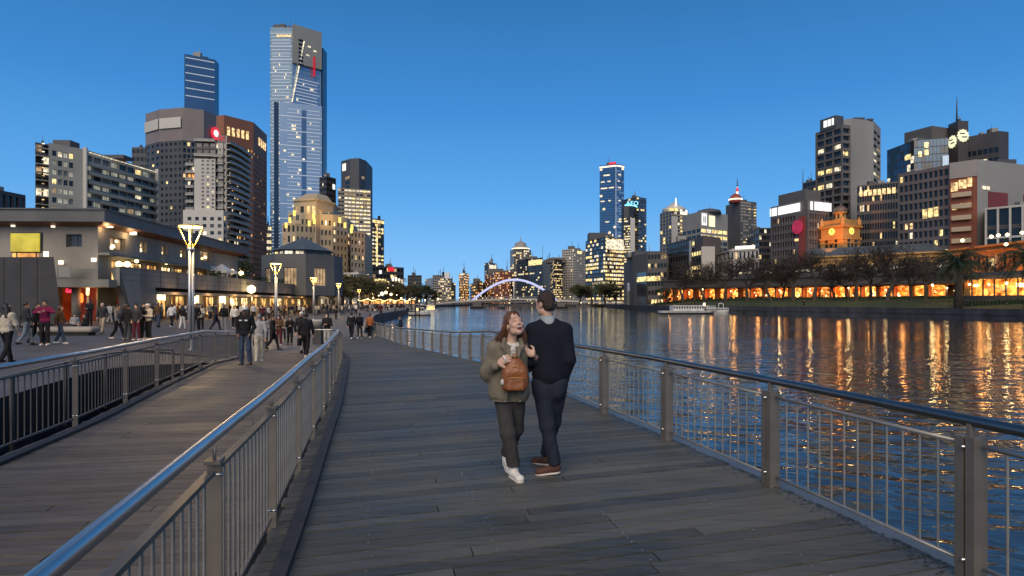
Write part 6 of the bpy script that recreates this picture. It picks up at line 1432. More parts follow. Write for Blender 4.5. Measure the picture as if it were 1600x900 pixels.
for x0, x1, yt_ in ((735, 757, 470), (866, 886, 471)):
    xa, xb = PX(x0, Yb), PX(x1, Yb); m = MB()
    m.prism([(xa+1.4, Yb-3), (xb-1.4, Yb-3), (xb-1.4, Yb+3), (xa+1.4, Yb+3)], WATER-.5, zy(yt_+1.5, Yb)); m.build('pier', M['w_greyd'], T)
    m = MB(); m.prism([(xa, Yb-4), (xb, Yb-4), (xb, Yb+4), (xa, Yb+4)], WATER-.5, WATER+1.0); m.build('pier_base', M['under'], T)
for k, x in enumerate((690, 705, 722, 752, 777, 830, 852, 890, 905, 925)):
    m = MB(); p = Vector((PX(x, Yb), Yb-3.1, float(np.interp(PX(x, Yb), xs_, zs_)))); m.lathe((p.x, p.y, p.z+1.5), [(.03, 0), (.22, .2), (.03, .45)], 6); m.build('bridge_lamp', M['hot'], T)
# flat road bridge farther down the river
T = thing('road_bridge', 'flat dark road bridge with small lamps behind the footbridge', 'bridge', (10, 470, WATER)); m = MB(); a = W(690, 471, 470); b = W(985, 470.6, 470)
m.bar((a.x, 470, a.z-.3), (b.x, 470, b.z-.3), 14, 1.6); m.build('deck', M['w_greyd'], T); 
for x in (760, 820, 890): m = MB(); m.box((PX(x, 470), 470, WATER+.4), (2.2, 6, 1.4)); m.build('pier', M['w_dark'], T)
for x in range(700, 980, 14):
    if rnd.random() < .8: m = MB(); p = W(x+rnd.uniform(-4, 4), rnd.choice([468, 466.5, 474, 474]), 462); rr_ = rnd.uniform(.2, .5); m.lathe(p, [(.02, 0), (rr_, rr_), (.02, rr_*2)], 6); m.build('bridge_lamp', M['hot' if rnd.random() < .7 else 'hotw'], T)
def hull(m, x0, x1, Y, w, zb, zt, bow=.25, m_=0, flip=False):
    n = 9; L = x1-x0; top = []; bot = []
    for side in (-1, 1):
        row = []
        for k in range(n):
            t = k/(n-1); wt = w*min(1, (1-t)/bow)**.6 if t > 1-bow else w*(.85+.15*min(1, t*4))
            X = x0+L*t if not flip else x1-L*t; row.append((X, Y+side*wt, zt+(.12*L*.1)*max(0, t-.5)**2*4)); 
        top.append(row); bot.append([(p[0]-(0 if not flip else 0), Y+(p[1]-Y)*.72, zb) for p in row])
    for s_ in (0, 1):
        for k in range(n-1): m.quad(bot[s_][k], bot[s_][k+1], top[s_][k+1], top[s_][k], m=m_)
    for k in range(n-1): m.quad(top[0][k], top[0][k+1], top[1][k+1], top[1][k], m=m_)
    m.quad(bot[0][0], top[0][0], top[1][0], bot[1][0], m=m_)
# white cruiser at the near quay
Yq = 158; T = thing('cruiser', 'white cabin cruiser moored at the near quay beyond the boardwalk', 'boat', (PX(656, Yq), Yq, WATER)); x0, x1 = PX(639, Yq), PX(673, Yq)
m = MB(); hull(m, x0, x1, Yq, 1.2, WATER-.2, WATER+.85); m.build('hull', M['hull'], T); m = MB(); hull(m, x0-.02, x1+.02, Yq, 1.23, WATER-.25, WATER+.22); m.build('boot_stripe', M['hull_d'], T)
m = MB(); m.prism([(x0+2.0, Yq-.9), (x0+4.0, Yq-.9), (x0+4.0, Yq+.9), (x0+2.0, Yq+.9)], WATER+.8, WATER+2.1); m.build('cabin', M['hull'], T)
for k in range(3): m = MB(); m.box((x0+2.35+k*.65, Yq-.92, WATER+1.55), (.26, .03, .3)); m.build('cabin_window', M['l_yel' if k == 0 else 'g_dark'], T)
m = MB(); m.box((x0+2.9, Yq, WATER+2.9), (1.25, 1, .07)); m.build('canopy', M['white'], T)
for sx in (1.9, 3.9):
    for sy in (-.85, .85): m = MB(); m.tube([(x0+sx, Yq+sy, WATER+2.0), (x0+sx, Yq+sy, WATER+2.9)], .04, 6); m.build('canopy_post', M['alu'], T)
m = MB(); m.tube([(x0+.2, Yq-.8, WATER+1.3), (x0+1.2, Yq-.9, WATER+1.4), (x0+1.9, Yq-.9, WATER+1.2)], .05, 6); m.build('stern_rail', M['white'], T)
m = MB(); m.box((x0+4.5, Yq-.5, WATER+1.2), (.3, .3, .4)); m.build('deck_locker', M['hull'], T)
for k, (x, yt) in enumerate(((649.5, 466), (655, 473), (643, 466), (662, 463))):
    T = thing('mooring_pile', ['first mooring pile, at the stern of the white cruiser', 'pile right against the hull of the white cruiser, darkest of them', 'pile left of the white cruiser stern', 'pile beside the bow of the white cruiser'][k], 'pile', (PX(x, Yq-2+k), Yq-2+k, WATER), 'mooring piles beside the cruiser'); m = MB(); p = W(x, yt, Yq-2+k); m.tube([(p.x, p.y, WATER-.5), p], .17, 8); m.build('shaft', M['pile'], T); m = MB(); m.lathe(p, [(.2, 0), (.2, .08), (.02, .25)], 8); m.build('cap', M['white'], T)
T = thing('pontoon_boat', 'small lit tour boat moored behind the white cruiser', 'boat', (PX(673, 210), 210, WATER)); x0, x1 = PX(664, 210), PX(682, 210)
m = MB(); hull(m, x0, x1, 210, 1.1, WATER-.2, WATER+.8); m.build('hull', M['hull'], T); m = MB(); m.box(((x0+x1)/2, 210, WATER+1.5), (1.3, .9, .7)); m.build('cabin', M['l_yel'], T); m = MB(); m.box(((x0+x1)/2, 210, WATER+2.3), (1.6, 1.0, .08)); m.build('roof', M['white'], T)
Ys_ = 315; T = thing('motor_boat', 'small dark motor boat out on the open water below the arch', 'boat', (PX(783, Ys_), Ys_, WATER)); x0, x1 = PX(777, Ys_), PX(789.5, Ys_)
m = MB(); hull(m, x0, x1, Ys_, 1.0, WATER-.2, WATER+.7); m.build('hull', M['hull_d'], T); m = MB(); m.box(((x0+x1)/2, Ys_, WATER+1.9), (1.2, .8, .06)); m.build('canopy', M['w_pale'], T); m = MB(); m.box(((x0+x1)/2+.3, Ys_, WATER+1.1), (.7, .6, .45)); m.build('cabin', M['hull_d'], T)
for sx in (-1, 1): m = MB(); m.tube([((x0+x1)/2+sx*1.0, Ys_-.7, WATER+.7), ((x0+x1)/2+sx*1.0, Ys_-.7, WATER+1.9)], .05, 6); m.build('canopy_post', M['alu'], T)
# white river ferry at the far quay
Yf = 176; T = thing('ferry', 'long white river ferry with square windows moored at the far quay', 'ferry', (PX(1090, Yf), Yf, WATER)); fx = lambda x: PX(x, Yf)
m = MB(); hull(m, fx(1030), fx(1118), Yf, 2.2, WATER-.2, WATER+.95, bow=.12); m.build('hull', M['hull'], T); m = MB(); hull(m, fx(1030)-.03, fx(1118)+.03, Yf, 2.23, WATER-.25, WATER+.35, bow=.12); m.build('boot_stripe', M['hull_d'], T)
cb = MB(); wi = []
za, zb_ = WATER+.95, zy(477.2, Yf); fcb = Facade(cb, {}); 
fcb.grid((fx(1049), Yf-2.0), (fx(1097), Yf-2.0), za, zb_, 12, 1, .62, .42, .1, Lit(.08, ('l_dim',), dark=('g_dark',), seed=2), Vector((fx(1070), Yf+5)), single=True, sill=.72)
cb.quad((fx(1049), Yf-2, zb_), (fx(1097), Yf-2, zb_), (fx(1097), Yf+2, zb_), (fx(1049), Yf+2, zb_)); cb.quad((fx(1049), Yf-2, za), (fx(1049), Yf+2, za), (fx(1049), Yf+2, zb_), (fx(1049), Yf-2, zb_)); cb.quad((fx(1097), Yf-2, za), (fx(1097), Yf+2, za), (fx(1097), Yf+2, zb_), (fx(1097), Yf-2, zb_))
cb.build('cabin', M['hull'], T); place_windows(T, fcb.single)
m = MB(); m.box((fx(1099), Yf, zy(478.4, Yf)), (fx(1101)-fx(1095), 1.6, .08)); m.tube([(fx(1099), Yf-1, zy(478, Yf)), (fx(1099), Yf-1, zy(473.8, Yf))], .12, 6); m.box((fx(1099), Yf-1, zy(473.6, Yf)), (.35, .2, .16)); m.build('wheelhouse_mast', M['white'], T)
for k in range(5): m = MB(); m.box((fx(1101.5+k*3), Yf-2.0, WATER+1.7), (.07, .07, .75)); m.build('deck_post', M['white'], T)
m = MB(); m.box((fx(1108), Yf, zy(481.3, Yf)), (fx(1117)-fx(1108), 2.0, .08)); m.build('deck_awning', M['white'], T)
m = MB(); m.box((fx(1097.5), Yf-1.6, zy(476, Yf)), (.25, .1, .25)); m.build('deck_lamp', M['hot'], T)
T = thing('river_launch', 'small white launch with dark windows moored ahead of the long ferry', 'boat', (fx(1128), Yf, WATER)); m = MB(); hull(m, fx(1113), fx(1139), Yf+.5, 1.4, WATER-.2, WATER+.8); m.build('hull', M['hull'], T)
cb = MB(); fcb = Facade(cb, {}); fcb.grid((fx(1117), Yf-.8), (fx(1137), Yf-.8), WATER+.8, zy(481, Yf), 5, 1, .7, .5, .08, Lit(.2, ('l_pale',), dark=('g_dark',), seed=3), Vector((fx(1125), Yf+5)), single=True, sill=.65)
zt_b = zy(481, Yf); cb.quad((fx(1117), Yf-.8, zt_b), (fx(1137), Yf-.8, zt_b), (fx(1137), Yf+1.6, zt_b), (fx(1117), Yf+1.6, zt_b)); cb.quad((fx(1117), Yf-.8, WATER+.8), (fx(1117), Yf+1.6, WATER+.8), (fx(1117), Yf+1.6, zt_b), (fx(1117), Yf-.8, zt_b)); cb.build('cabin', M['hull'], T); place_windows(T, fcb.single)
m = MB(); ap_ = [(fx(1123)+.0, Yf, zt_b), (fx(1123), Yf, zy(474.5, Yf)), (fx(1126), Yf, zy(473.5, Yf)), (fx(1130), Yf, zy(474.5, Yf)), (fx(1130.5), Yf, zt_b)]; m.tube(ap_, .1, 6); m.build('mast_arch', M['white'], T)
# lamp posts on the far bank
def globe_post(px, py, off, label, power=250, r=.3, mat='hot'):
    lo, hi = 10., 600.
    for _ in range(50):
        Y = (lo+hi)/2
        if PX(px, Y) > quay_x(Y)+off: hi = Y
        else: lo = Y
    X = PX(px, Y); z = ground_r(X, Y); zt = zy(py, Y); T = thing('lamp_post', label, 'lamp post', (X, Y, z), 'globe lamps along the far bank')
    m = MB(); m.tube([(X, Y, z), (X, Y, zt-r)], .07, 6); m.build('pole', M['post_dark'], T); m = MB(); m.lathe((X, Y, z), [(.16, 0), (.16, .3), (.08, .45)], 8); m.build('base', M['post_dark'], T)
    m = MB(); m.lathe((X, Y, zt-r), [(.05, 0), (r*.8, r*.35), (r, r), (r*.8, r*1.65), (.05, r*2)], 12); m.build('globe', M['hot'], T)
    if power:
        d = lamp_light('lamp_light', (X-.3, Y-r-.25, zt), power, (1, .66, .26), r*1.2, T)
for i, (px, py, off, lab) in enumerate(((1218, 453.5, 12, 'globe lamp standing left of the clock tower on the far bank'), (1266, 451.5, 12, 'globe lamp below the left edge of the clock tower'), (1326, 450, 12, 'globe lamp below the right edge of the clock tower'), (1384, 453, 20, 'dim globe lamp under the chequered block'), (1457, 445.5, 10, 'bright globe lamp left of the palm tree'), (1479.5, 450, 14, 'globe lamp just left of the palm trunk'), (1545, 444.5, 10, 'reddish globe lamp before the glowing glass pavilion'), (1573, 442.5, 9, 'tallest globe lamp before the glowing glass pavilion'), (1098, 452, 10, 'globe lamp above the long white ferry'), (1062, 452, 10, 'globe lamp left of the long white ferry'), (1142, 455, 12, 'globe lamp right of the small launch'))):
    globe_post(px, py, off, lab, power=[230, 170, 280, 90, 330, 110, 170, 290, 220, 220, 130][i], r=.27 if i in (4, 7) else .2)
# low clipped hedge in front of the vaults, and a quay-side rail
def leaf_cloud(mb, c, r, n, size, seed, squash=1.0, m=0):
    R = random.Random(seed); c = Vector(c)
    for _ in range(n):
        d = Vector((R.gauss(0, 1), R.gauss(0, 1), R.gauss(0, 1))); d.normalize(); p = c+Vector((d.x*r[0], d.y*r[1], d.z*r[2]))*(R.random()**.34)
        a = Vector((R.gauss(0, 1), R.gauss(0, 1), R.gauss(0, .6))).normalized(); b = a.orthogonal().normalized(); b.rotate(Matrix.Rotation(R.random()*6.28, 3, a)); s = size*R.uniform(.6, 1.4)
        mb.quad(p-a*s, p+b*s*.5, p+a*s, p-b*s*.5, m=m)
T = thing('hedge', 'long low dark hedge between the lawn and the glowing vaults', 'hedge', (70, 190, 1.6)); m = MB(); lv = MB()
for k in range(60):
    t = k/59; p = V0.lerp(V1, t)-Vector((nv2.x, nv2.y, 0)).to_2d()*-1*5.5 if False else V0.lerp(V1, t)+Vector((nv2.x, nv2.y))*5.5
    z = ground_r(p.x, p.y); m.box((p.x, p.y, z+.35), (LV/110, .6, .45), rz=math.atan2(dv2.y, dv2.x)); leaf_cloud(lv, (p.x, p.y, z+.5), (1.1, .75, .55), 26, .22, k)
m.build('hedge_body', M['hedge'], T); lv.build('leaves', M['leaf_d'], T, kind='stuff')
T = thing('pavilion_hedge', 'dark hedge under the glowing glass pavilion', 'hedge', (100, 128, 1.5)); m = MB(); lv = MB()
for k in range(26):
    q = a.lerp(b, .5) if False else Vector((PX(1502, 129), 129)).lerp(Vector((PX(1650, 116), 116)), k/25); z = ground_r(q.x, q.y); m.box((q.x, q.y, z+.3), (.6, .7, .4)); leaf_cloud(lv, (q.x, q.y, z+.45), (.9, .8, .5), 26, .2, 90+k)
m.build('hedge_body', M['hedge'], T); lv.build('leaves', M['leaf_d'], T, kind='stuff')
T = thing('quay_rail', 'thin dark rail along the far quay path', 'railing', (quay_x(120)+1, 120, .3)); prv = None
for Y in np.arange(60, 205, 4):
    p = Vector((quay_x(Y)+1.2, Y, .5)); m = MB(); m.box((p.x, p.y, .85), (.04, .04, .5)); m.build('post', M['post_dark'], T)
    if prv is not None: m = MB(); m.bar(prv+Vector((0, 0, .9)), p+Vector((0, 0, .9)), .05, .05); m.bar(prv+Vector((0, 0, .45)), p+Vector((0, 0, .45)), .03, .03); m.build('rail', M['post_dark'], T)
    prv = p
# ------------------------------------------------------------------ trees
def bare_tree_mesh(seed, H=9.5, spread=.62):
    R = random.Random(seed); tr = MB(); br = MB()
    def grow(p, d, L, r, lev, mb):
        n = 3 if lev < 3 else 2; pts = [p]; q = Vector(p); dd = Vector(d)
        for k in range(n):
            dd = (dd+Vector((R.gauss(0, .13), R.gauss(0, .13), R.gauss(.03, .07)))).normalized(); q = q+dd*L/n; pts.append(q.copy())
        rs = [max(.017, r*(1-.45*k/n)) for k in range(n+1)]
        (tr if lev == 0 else br).tube(pts, rs, 7 if lev == 0 else 5 if lev < 2 else 3, cap=False)
        if lev >= 5: return
        nb = [6, 5, 4, 4, 3][lev]
        for k in range(nb):
            t = R.uniform(.45, 1) if lev else R.uniform(.62, 1); i = min(n-1, int(t*n)); base = pts[i].lerp(pts[i+1], t*n-i); az = R.random()*6.283; sp = spread*R.uniform(.7, 1.35)
            ax = dd.orthogonal().normalized(); ax.rotate(Matrix.Rotation(az, 3, dd)); nd_ = (dd+ax*sp*1.3).normalized(); nd_.z = max(nd_.z, -.05)
            grow(base, nd_, L*R.uniform(.55, .78), rs[-1]*R.uniform(.5, .72), lev+1, mb)
    grow(Vector((0, 0, 0)), Vector((R.gauss(0, .04), R.gauss(0, .04), 1)), H*.32, H*.024, 0, tr)
    top = max(v[2] for v in br.v); k = H/top
    for mb in (tr, br): mb.v = [(v[0]*k, v[1]*k, v[2]*k) for v in mb.v]
    return tr.mesh('trunk', M['bark_b']), br.mesh('crown', M['bark_b'])
BARE = [bare_tree_mesh(3), bare_tree_mesh(8, 9.5, .5), bare_tree_mesh(15, 9.5, .75)]
def bare_tree(px, Y, ytop, label, var, rz, group='bare winter trees along the far bank'):
    X = PX(px, Y); z = ground_r(X, Y); T = thing('bare_tree', label, 'tree', (X, Y, z-.1), group); k = (zy(ytop, Y)-z)/9.5
    T.scale = (k*1.2, k*1.2, k); T.rotation_euler = (0, 0, rz); link('trunk', BARE[var][0], T); link('crown', BARE[var][1], T)
for i, (px, Y, yt, lab) in enumerate(((1068, 226, 408, 'bare tree above the left end of the white ferry'), (1102, 212, 402, 'bare tree above the middle of the white ferry'), (1134, 198, 399, 'bare tree just right of the white ferry'), (1168, 190, 396, 'bare tree before the white heritage block'), (1205, 181, 392, 'bare tree before the left edge of the mauve gridded block'), (1240, 176, 390, 'bare tree below the pink sign'), (1272, 171, 388, 'bare tree left of the clock tower base'), (1305, 180, 404, 'small bare tree straight below the clock tower'), (1338, 161, 384, 'bare tree right of the clock tower base'), (1386, 151, 376, 'broad bare tree before the chequered block'), (1424, 156, 390, 'bare tree left of the palm tree'), (1446, 166, 394, 'thin bare tree half hidden by the palm tree'), (1530, 136, 392, 'bare tree between the two palm trees'), (1222, 188, 408, 'small bare tree behind the mauve block lamps'), (1360, 171, 398, 'thin bare tree in front of the gridded office'))):
    bare_tree(px, Y, yt, lab, i % 3, i*1.9)
def leafy_mesh(seed, lobes, n, size, mat, trunk=.45):
    R = random.Random(seed); mb = MB(); tk = MB(); H = max(c[2]+r for c, r in lobes)
    tk.tube([(0, 0, 0), (.04*H, 0, H*.25), (0, .03*H, H*trunk), (.02*H, 0, H*.75)], [H*.035, H*.028, H*.02, H*.006], 7, cap=False)
    for c, r in lobes:
        tk.tube([(0, 0, H*trunk*.7), tuple(Vector(c)*.6+Vector((0, 0, H*.2))), c], [H*.014, H*.009, H*.003], 5, cap=False)
        for j in range(5):
            d = Vector((R.gauss(0, 1), R.gauss(0, 1), R.gauss(0, .8))).normalized()*r*.62; leaf_cloud(mb, Vector(c)+d, (r*.55, r*.55, r*.45), n//5, size, R.random())
    return tk.mesh('trunk', M['bark']), mb.mesh('crown', M[mat])
def lob(seed, n, w, h0, h1, r): R = random.Random(seed); return [((R.uniform(-w, w), R.uniform(-w, w), R.uniform(h0, h1)), r*R.uniform(.7, 1.25)) for _ in range(n)]
LEAFY = [leafy_mesh(1, lob(1, 8, 2.6, 4, 8, 1.9), 420, .2, 'leaf_d'), leafy_mesh(2, lob(2, 9, 3.0, 4, 7.5, 2.0), 420, .2, 'leaf_o'), leafy_mesh(5, lob(5, 8, 2.6, 4, 8, 1.9), 330, .2, 'leaf_y'), leafy_mesh(9, lob(9, 7, 1.3, 3, 9, 1.2), 380, .16, 'leaf_d')]
def leafy(px, Y, ytop, label, var, rz, z=None, wide=1, group='leafy trees along the near promenade'):
    X = PX(px, Y); zz = ground(X, Y) if z is None else z; T = thing('leafy_tree', label, 'tree', (X, Y, zz-.1), group); k = (zy(ytop, Y)-zz)/9.4; T.scale = (k*wide, k*wide, k); T.rotation_euler = (0, 0, rz); link('trunk', LEAFY[var][0], T); link('crown', LEAFY[var][1], T)
leafy(338, 100, 376, 'slim dark tree before the ivory apartment tower', 3, 0, 3.2); leafy(352, 104, 392, 'low dark tree before the podium of the ivory tower', 0, 1, 3.2, .8); leafy(372, 112, 398, 'small dark tree left of the dark pavilion', 0, 2, 3.2, .8); leafy(326, 108, 400, 'shrubby tree behind the restaurant roof end', 2, 2, 3.2, .8)
for i, (px, Y, yt, lab, v) in enumerate(((517, 150, 424, 'olive tree right of the dark pavilion', 1), (534, 158, 420, 'tallest olive tree before the beige hotel', 2), (550, 165, 424, 'olive tree below the pale lit corner block', 1), (566, 185, 430, 'brown tree beside the lit cafes', 2), (592, 230, 436, 'brown tree before the low dark block with red sign', 2), (607, 240, 434, 'olive tree before the right end of the low dark block', 1), (622, 250, 437, 'round brown tree left of the grey square block', 2), (637, 260, 439, 'olive tree before the grey square block', 1), (652, 275, 441, 'dark tree at the river bend', 0), (666, 290, 446, 'dark tree before the pale riverside offices', 0), (679, 300, 450, 'low dark tree at the left end of the footbridge', 0), (578, 205, 433, 'olive tree behind the farthest lamp', 1))):
    leafy(px, Y, yt, lab, v, i*1.3, wide=1.25)
for i, (px, Y, yt, lab, v) in enumerate(((905, 300, 441, 'olive round tree at the right end of the footbridge', 1), (925, 296, 436, 'second round tree right of the footbridge', 1), (946, 290, 434, 'broadest round tree below the yellow lit office', 1), (962, 292, 444, 'low round tree left of the waterside pavilion', 0), (1040, 235, 448, 'dark bush tree right of the waterside pavilion', 0))):
    X = PX(px, Y); leafy(px, Y, yt, lab, v, i*1.7, z=ground_r(X, Y) if X > quay_x(Y) else .3, wide=1.35, group='round trees on the far bank')
def palm(px, Y, yt, label, seed, k=1):
    R = random.Random(seed); X = PX(px, Y); z = ground_r(X, Y); zt = zy(yt, Y); T = thing('palm_tree', label, 'palm tree', (X, Y, z)); m = MB(); m.tube([(X, Y, z), (X+.1, Y, z+(zt-z)*.5), (X, Y, zt)], [.5*k, .42*k, .5*k], 9); m.build('trunk', M['bark'], T)
    fr = MB()
    for j in range(95):
        az = R.random()*6.283; el = R.uniform(-.5, 1.25); L = R.uniform(2.6, 3.7)*k; d = Vector((math.cos(az)*math.cos(el), math.sin(az)*math.cos(el), math.sin(el))); p = Vector((X, Y, zt)); pts = [p.copy()]
        for s_ in range(7): d = (d+Vector((0, 0, -.16-.03*s_))).normalized(); p = p+d*L/7; pts.append(p.copy())
        fr.tube(pts, [.05]*7+[.01], 3, cap=False)
        for s_ in range(1, 8):
            for e in range(3):
                q = pts[s_-1].lerp(pts[s_], e/3); dd = (pts[s_]-pts[s_-1]).normalized(); sd = dd.cross(Vector((0, 0, 1))).normalized()
                for sg_ in (-1, 1):
                    l = .62*k*(1-.08*s_); tip = q+sd*sg_*l*.8+dd*l*.5+Vector((0, 0, -.22*k)); fr.quad(q-dd*.06, q+dd*.06, tip)
    fr.build('crown', M['palm'], T)
palm(1497, 126, 412, 'broad dark palm tree on the lawn', 4, 1.7); palm(1608, 111, 405, 'dark palm tree cut by the right edge of the picture', 5, 1.75)
# planters with loose shrubs along the terrace
for i, u in enumerate((.3, .42, .55, .68, .8, .9)):
    q = tp(u, -.9); T = thing('terrace_shrub', ['potted shrub on the terrace nearest the white marquee', 'potted shrub on the terrace just right of the marquee', 'potted shrub on the terrace above the big globe lamp', 'potted shrub on the terrace left of the second street lamp', 'potted shrub on the terrace below the pavilion', 'potted shrub on the terrace at its far end'][i], 'shrub', (q.x, q.y, 4.2), 'potted shrubs on the terrace'); m = MB(); leaf_cloud(m, (q.x, q.y, 5.3), (1.5, .8, .6), 220, .16, i); m.build('leaves', M['leaf_d'], T, kind='stuff'); m = MB(); m.box((q.x, q.y, 4.4), (1.3, .35, .4), rz=math.atan2(dt_.y, dt_.x)); m.build('planter', M['w_dark'], T)
# festoon lights and cafe fronts on the far promenade
T = thing('cafe_row', 'row of small lit cafes under the trees along the promenade', 'cafe row', (PX(600, 190), 190, -.3))
for i, (px, py, s_) in enumerate(((597, 459, 1.1), (603, 457, .8), (611, 460, .7), (592, 462, .5), (583, 466, .5), (575, 467, .4), (620, 461, .4), (627, 466, .5), (640, 468, .45), (648, 467, .3), (562, 466, .35), (610, 470, .4), (617, 471, .4), (634, 471, .35), (606, 450, .3), (614, 446, .25), (655, 470, .4), (664, 469, .5), (672, 467, .3), (685, 467, .5))):
    m = MB(); p = W(px, py, 185+i*2); s_ *= .6; m.lathe((p.x, p.y, p.z-s_), [(.03, 0), (s_*.9, s_*.5), (s_*.9, s_*1.5), (.03, s_*2)], 8); m.build('cafe_lamp', M['hot' if i % 3 else 'hotw'], T)
for k in range(9):
    m = MB(); p = W(572+k*9, 472.5, 200+k*6); m.box(p, (.8, .3, .55)); m.build('cafe_front', M['shop' if k % 2 else 'l_or'], T)
for k in range(46):
    m = MB(); p = W(560+k*2.0, 469.5+1.2*math.sin(k*.7), 178+k*1.5); m.lathe(p, [(.02, 0), (.14, .14), (.02, .28)], 5); m.build('festoon_bulb', M['string'], T)
for px, Y, pw in ((585, 180, 900), (610, 205, 900), (640, 235, 700)): lamp_light('cafe_light', (PX(px, Y), Y, 3.2), pw, (1, .55, .2), .8)
# ------------------------------------------------------------------ people: bodies grown as one surface from a distance field
class Field:
    def __init__(s, lo, hi, h):
        s.h = h; s.lo = np.array(lo, float); s.n = np.maximum(2, np.ceil((np.array(hi)-s.lo)/h).astype(int)+1)
        s.F = np.full(tuple(s.n), 1.0, np.float32)
    def region(s, lo, hi):
        a = np.clip(np.floor((np.array(lo)-s.lo)/s.h).astype(int), 0, s.n); b = np.clip(np.ceil((np.array(hi)-s.lo)/s.h).astype(int)+1, 0, s.n)
        if np.any(b-a < 1): return None
        sl = tuple(slice(i, j) for i, j in zip(a, b))
        ax = [s.lo[k]+s.h*np.arange(a[k], b[k]) for k in range(3)]
        return sl, np.meshgrid(*ax, indexing='ij', sparse=True)
    def mix(s, sl, d, k, op):
        f = s.F[sl]; d = d.astype(np.float32)
        if op == 'add':
            if k <= 0: s.F[sl] = np.minimum(f, d)
            else:
                t = np.clip(k-np.abs(f-d), 0, None)/k; s.F[sl] = np.minimum(f, d)-t*t*k*.25
        else:
            d = -d
            if k <= 0: s.F[sl] = np.maximum(f, d)
            else:
                t = np.clip(k-np.abs(f-d), 0, None)/k; s.F[sl] = np.maximum(f, d)+t*t*k*.25
    def cone(s, a, b, ra, rb=None, k=.03, op='add', sq=(1, 1, 1)):
        rb = ra if rb is None else rb; a = np.array(a, float); b = np.array(b, float); m = max(ra, rb)+k+.03
        R = s.region(np.minimum(a, b)-m, np.maximum(a, b)+m)
        if R is None: return
        sl, (X, Y, Z) = R; d = b-a; L2 = max(1e-9, float(d@d))
        t = np.clip(((X-a[0])*d[0]+(Y-a[1])*d[1]+(Z-a[2])*d[2])/L2, 0, 1)
        dd = np.sqrt((X-a[0]-t*d[0])**2+(Y-a[1]-t*d[1])**2+(Z-a[2]-t*d[2])**2)-(ra+(rb-ra)*t); s.mix(sl, dd, k, op)
    def ell(s, c, r, k=.03, op='add', R3=None):
        c = np.array(c, float); r = np.array(r, float); m = float(r.max())+k+.03; Q = s.region(c-m, c+m)
        if Q is None: return
        sl, (X, Y, Z) = Q; X = X-c[0]; Y = Y-c[1]; Z = Z-c[2]
        if R3 is not None:
            A = np.array(R3); X, Y, Z = A[0, 0]*X+A[1, 0]*Y+A[2, 0]*Z, A[0, 1]*X+A[1, 1]*Y+A[2, 1]*Z, A[0, 2]*X+A[1, 2]*Y+A[2, 2]*Z
        k0 = np.sqrt((X/r[0])**2+(Y/r[1])**2+(Z/r[2])**2); k1 = np.sqrt((X/r[0]**2)**2+(Y/r[1]**2)**2+(Z/r[2]**2)**2)+1e-6
        s.mix(sl, k0*(k0-1)/k1, k, op)
    def box(s, c, hs, rd, k=.02, op='add', R3=None):
        c = np.array(c, float); hs = np.array(hs, float); m = float(np.linalg.norm(hs))+k+.03; Q = s.region(c-m, c+m)
        if Q is None: return
        sl, (X, Y, Z) = Q; X = X-c[0]; Y = Y-c[1]; Z = Z-c[2]
        if R3 is not None:
            A = np.array(R3); X, Y, Z = A[0, 0]*X+A[1, 0]*Y+A[2, 0]*Z, A[0, 1]*X+A[1, 1]*Y+A[2, 1]*Z, A[0, 2]*X+A[1, 2]*Y+A[2, 2]*Z
        qx, qy, qz = np.abs(X)-hs[0]+rd, np.abs(Y)-hs[1]+rd, np.abs(Z)-hs[2]+rd
        d = np.sqrt(np.maximum(qx, 0)**2+np.maximum(qy, 0)**2+np.maximum(qz, 0)**2)+np.minimum(np.maximum(qx, np.maximum(qy, qz)), 0)-rd; s.mix(sl, d, k, op)
    def plane(s, axis, v, keep):
        """cut away the side of a coordinate plane that is not kept"""
        g = s.lo[axis]+s.h*np.arange(s.n[axis]); sh = [1, 1, 1]; sh[axis] = -1; d = (g.reshape(sh)-v)*(1 if keep < 0 else -1)
        s.F = np.maximum(s.F, d.astype(np.float32))
    def wrinkle(s, amp, fr, seed=0, stretch=(1, 1, 1), ridge=False):
        R = np.random.RandomState(seed); X, Y, Z = [(s.lo[k]+s.h*np.arange(s.n[k])).astype(np.float32).reshape([-1 if j == k else 1 for j in range(3)])*stretch[k] for k in range(3)]
        W_ = np.zeros(tuple(s.n), np.float32)
        for i in range(5):
            v = R.normal(size=3); v /= np.linalg.norm(v); f = fr*(1+.45*i); ph = R.rand(3)*6.28; w = np.sin(f*.6*(v[1]*X+v[2]*Y+v[0]*Z)+ph[1])*1.3
            q = np.sin(f*(v[0]*X+v[1]*Y+v[2]*Z)+ph[0]+w); W_ += (1-2*np.abs(q) if ridge else q)/(1+.5*i)
        s.F += W_*(amp/2.2)
    def mesh(s, name, mat, org=(0, 0, 0)):
        F = s.F; S = F < 0; n = F.shape
        c = [S[i:n[0]-1+i, j:n[1]-1+j, k:n[2]-1+k] for i in (0, 1) for j in (0, 1) for k in (0, 1)]
        al = c[0].copy(); an = c[0].copy()
        for q in c[1:]: al &= q; an |= q
        act = an & ~al; idx = np.argwhere(act); ids = np.full(act.shape, -1, np.int64); ids[act] = np.arange(len(idx))
        P = np.zeros((len(idx), 3)); cnt = np.zeros(len(idx)); I = idx
        corner = [(i, j, k) for i in (0, 1) for j in (0, 1) for k in (0, 1)]
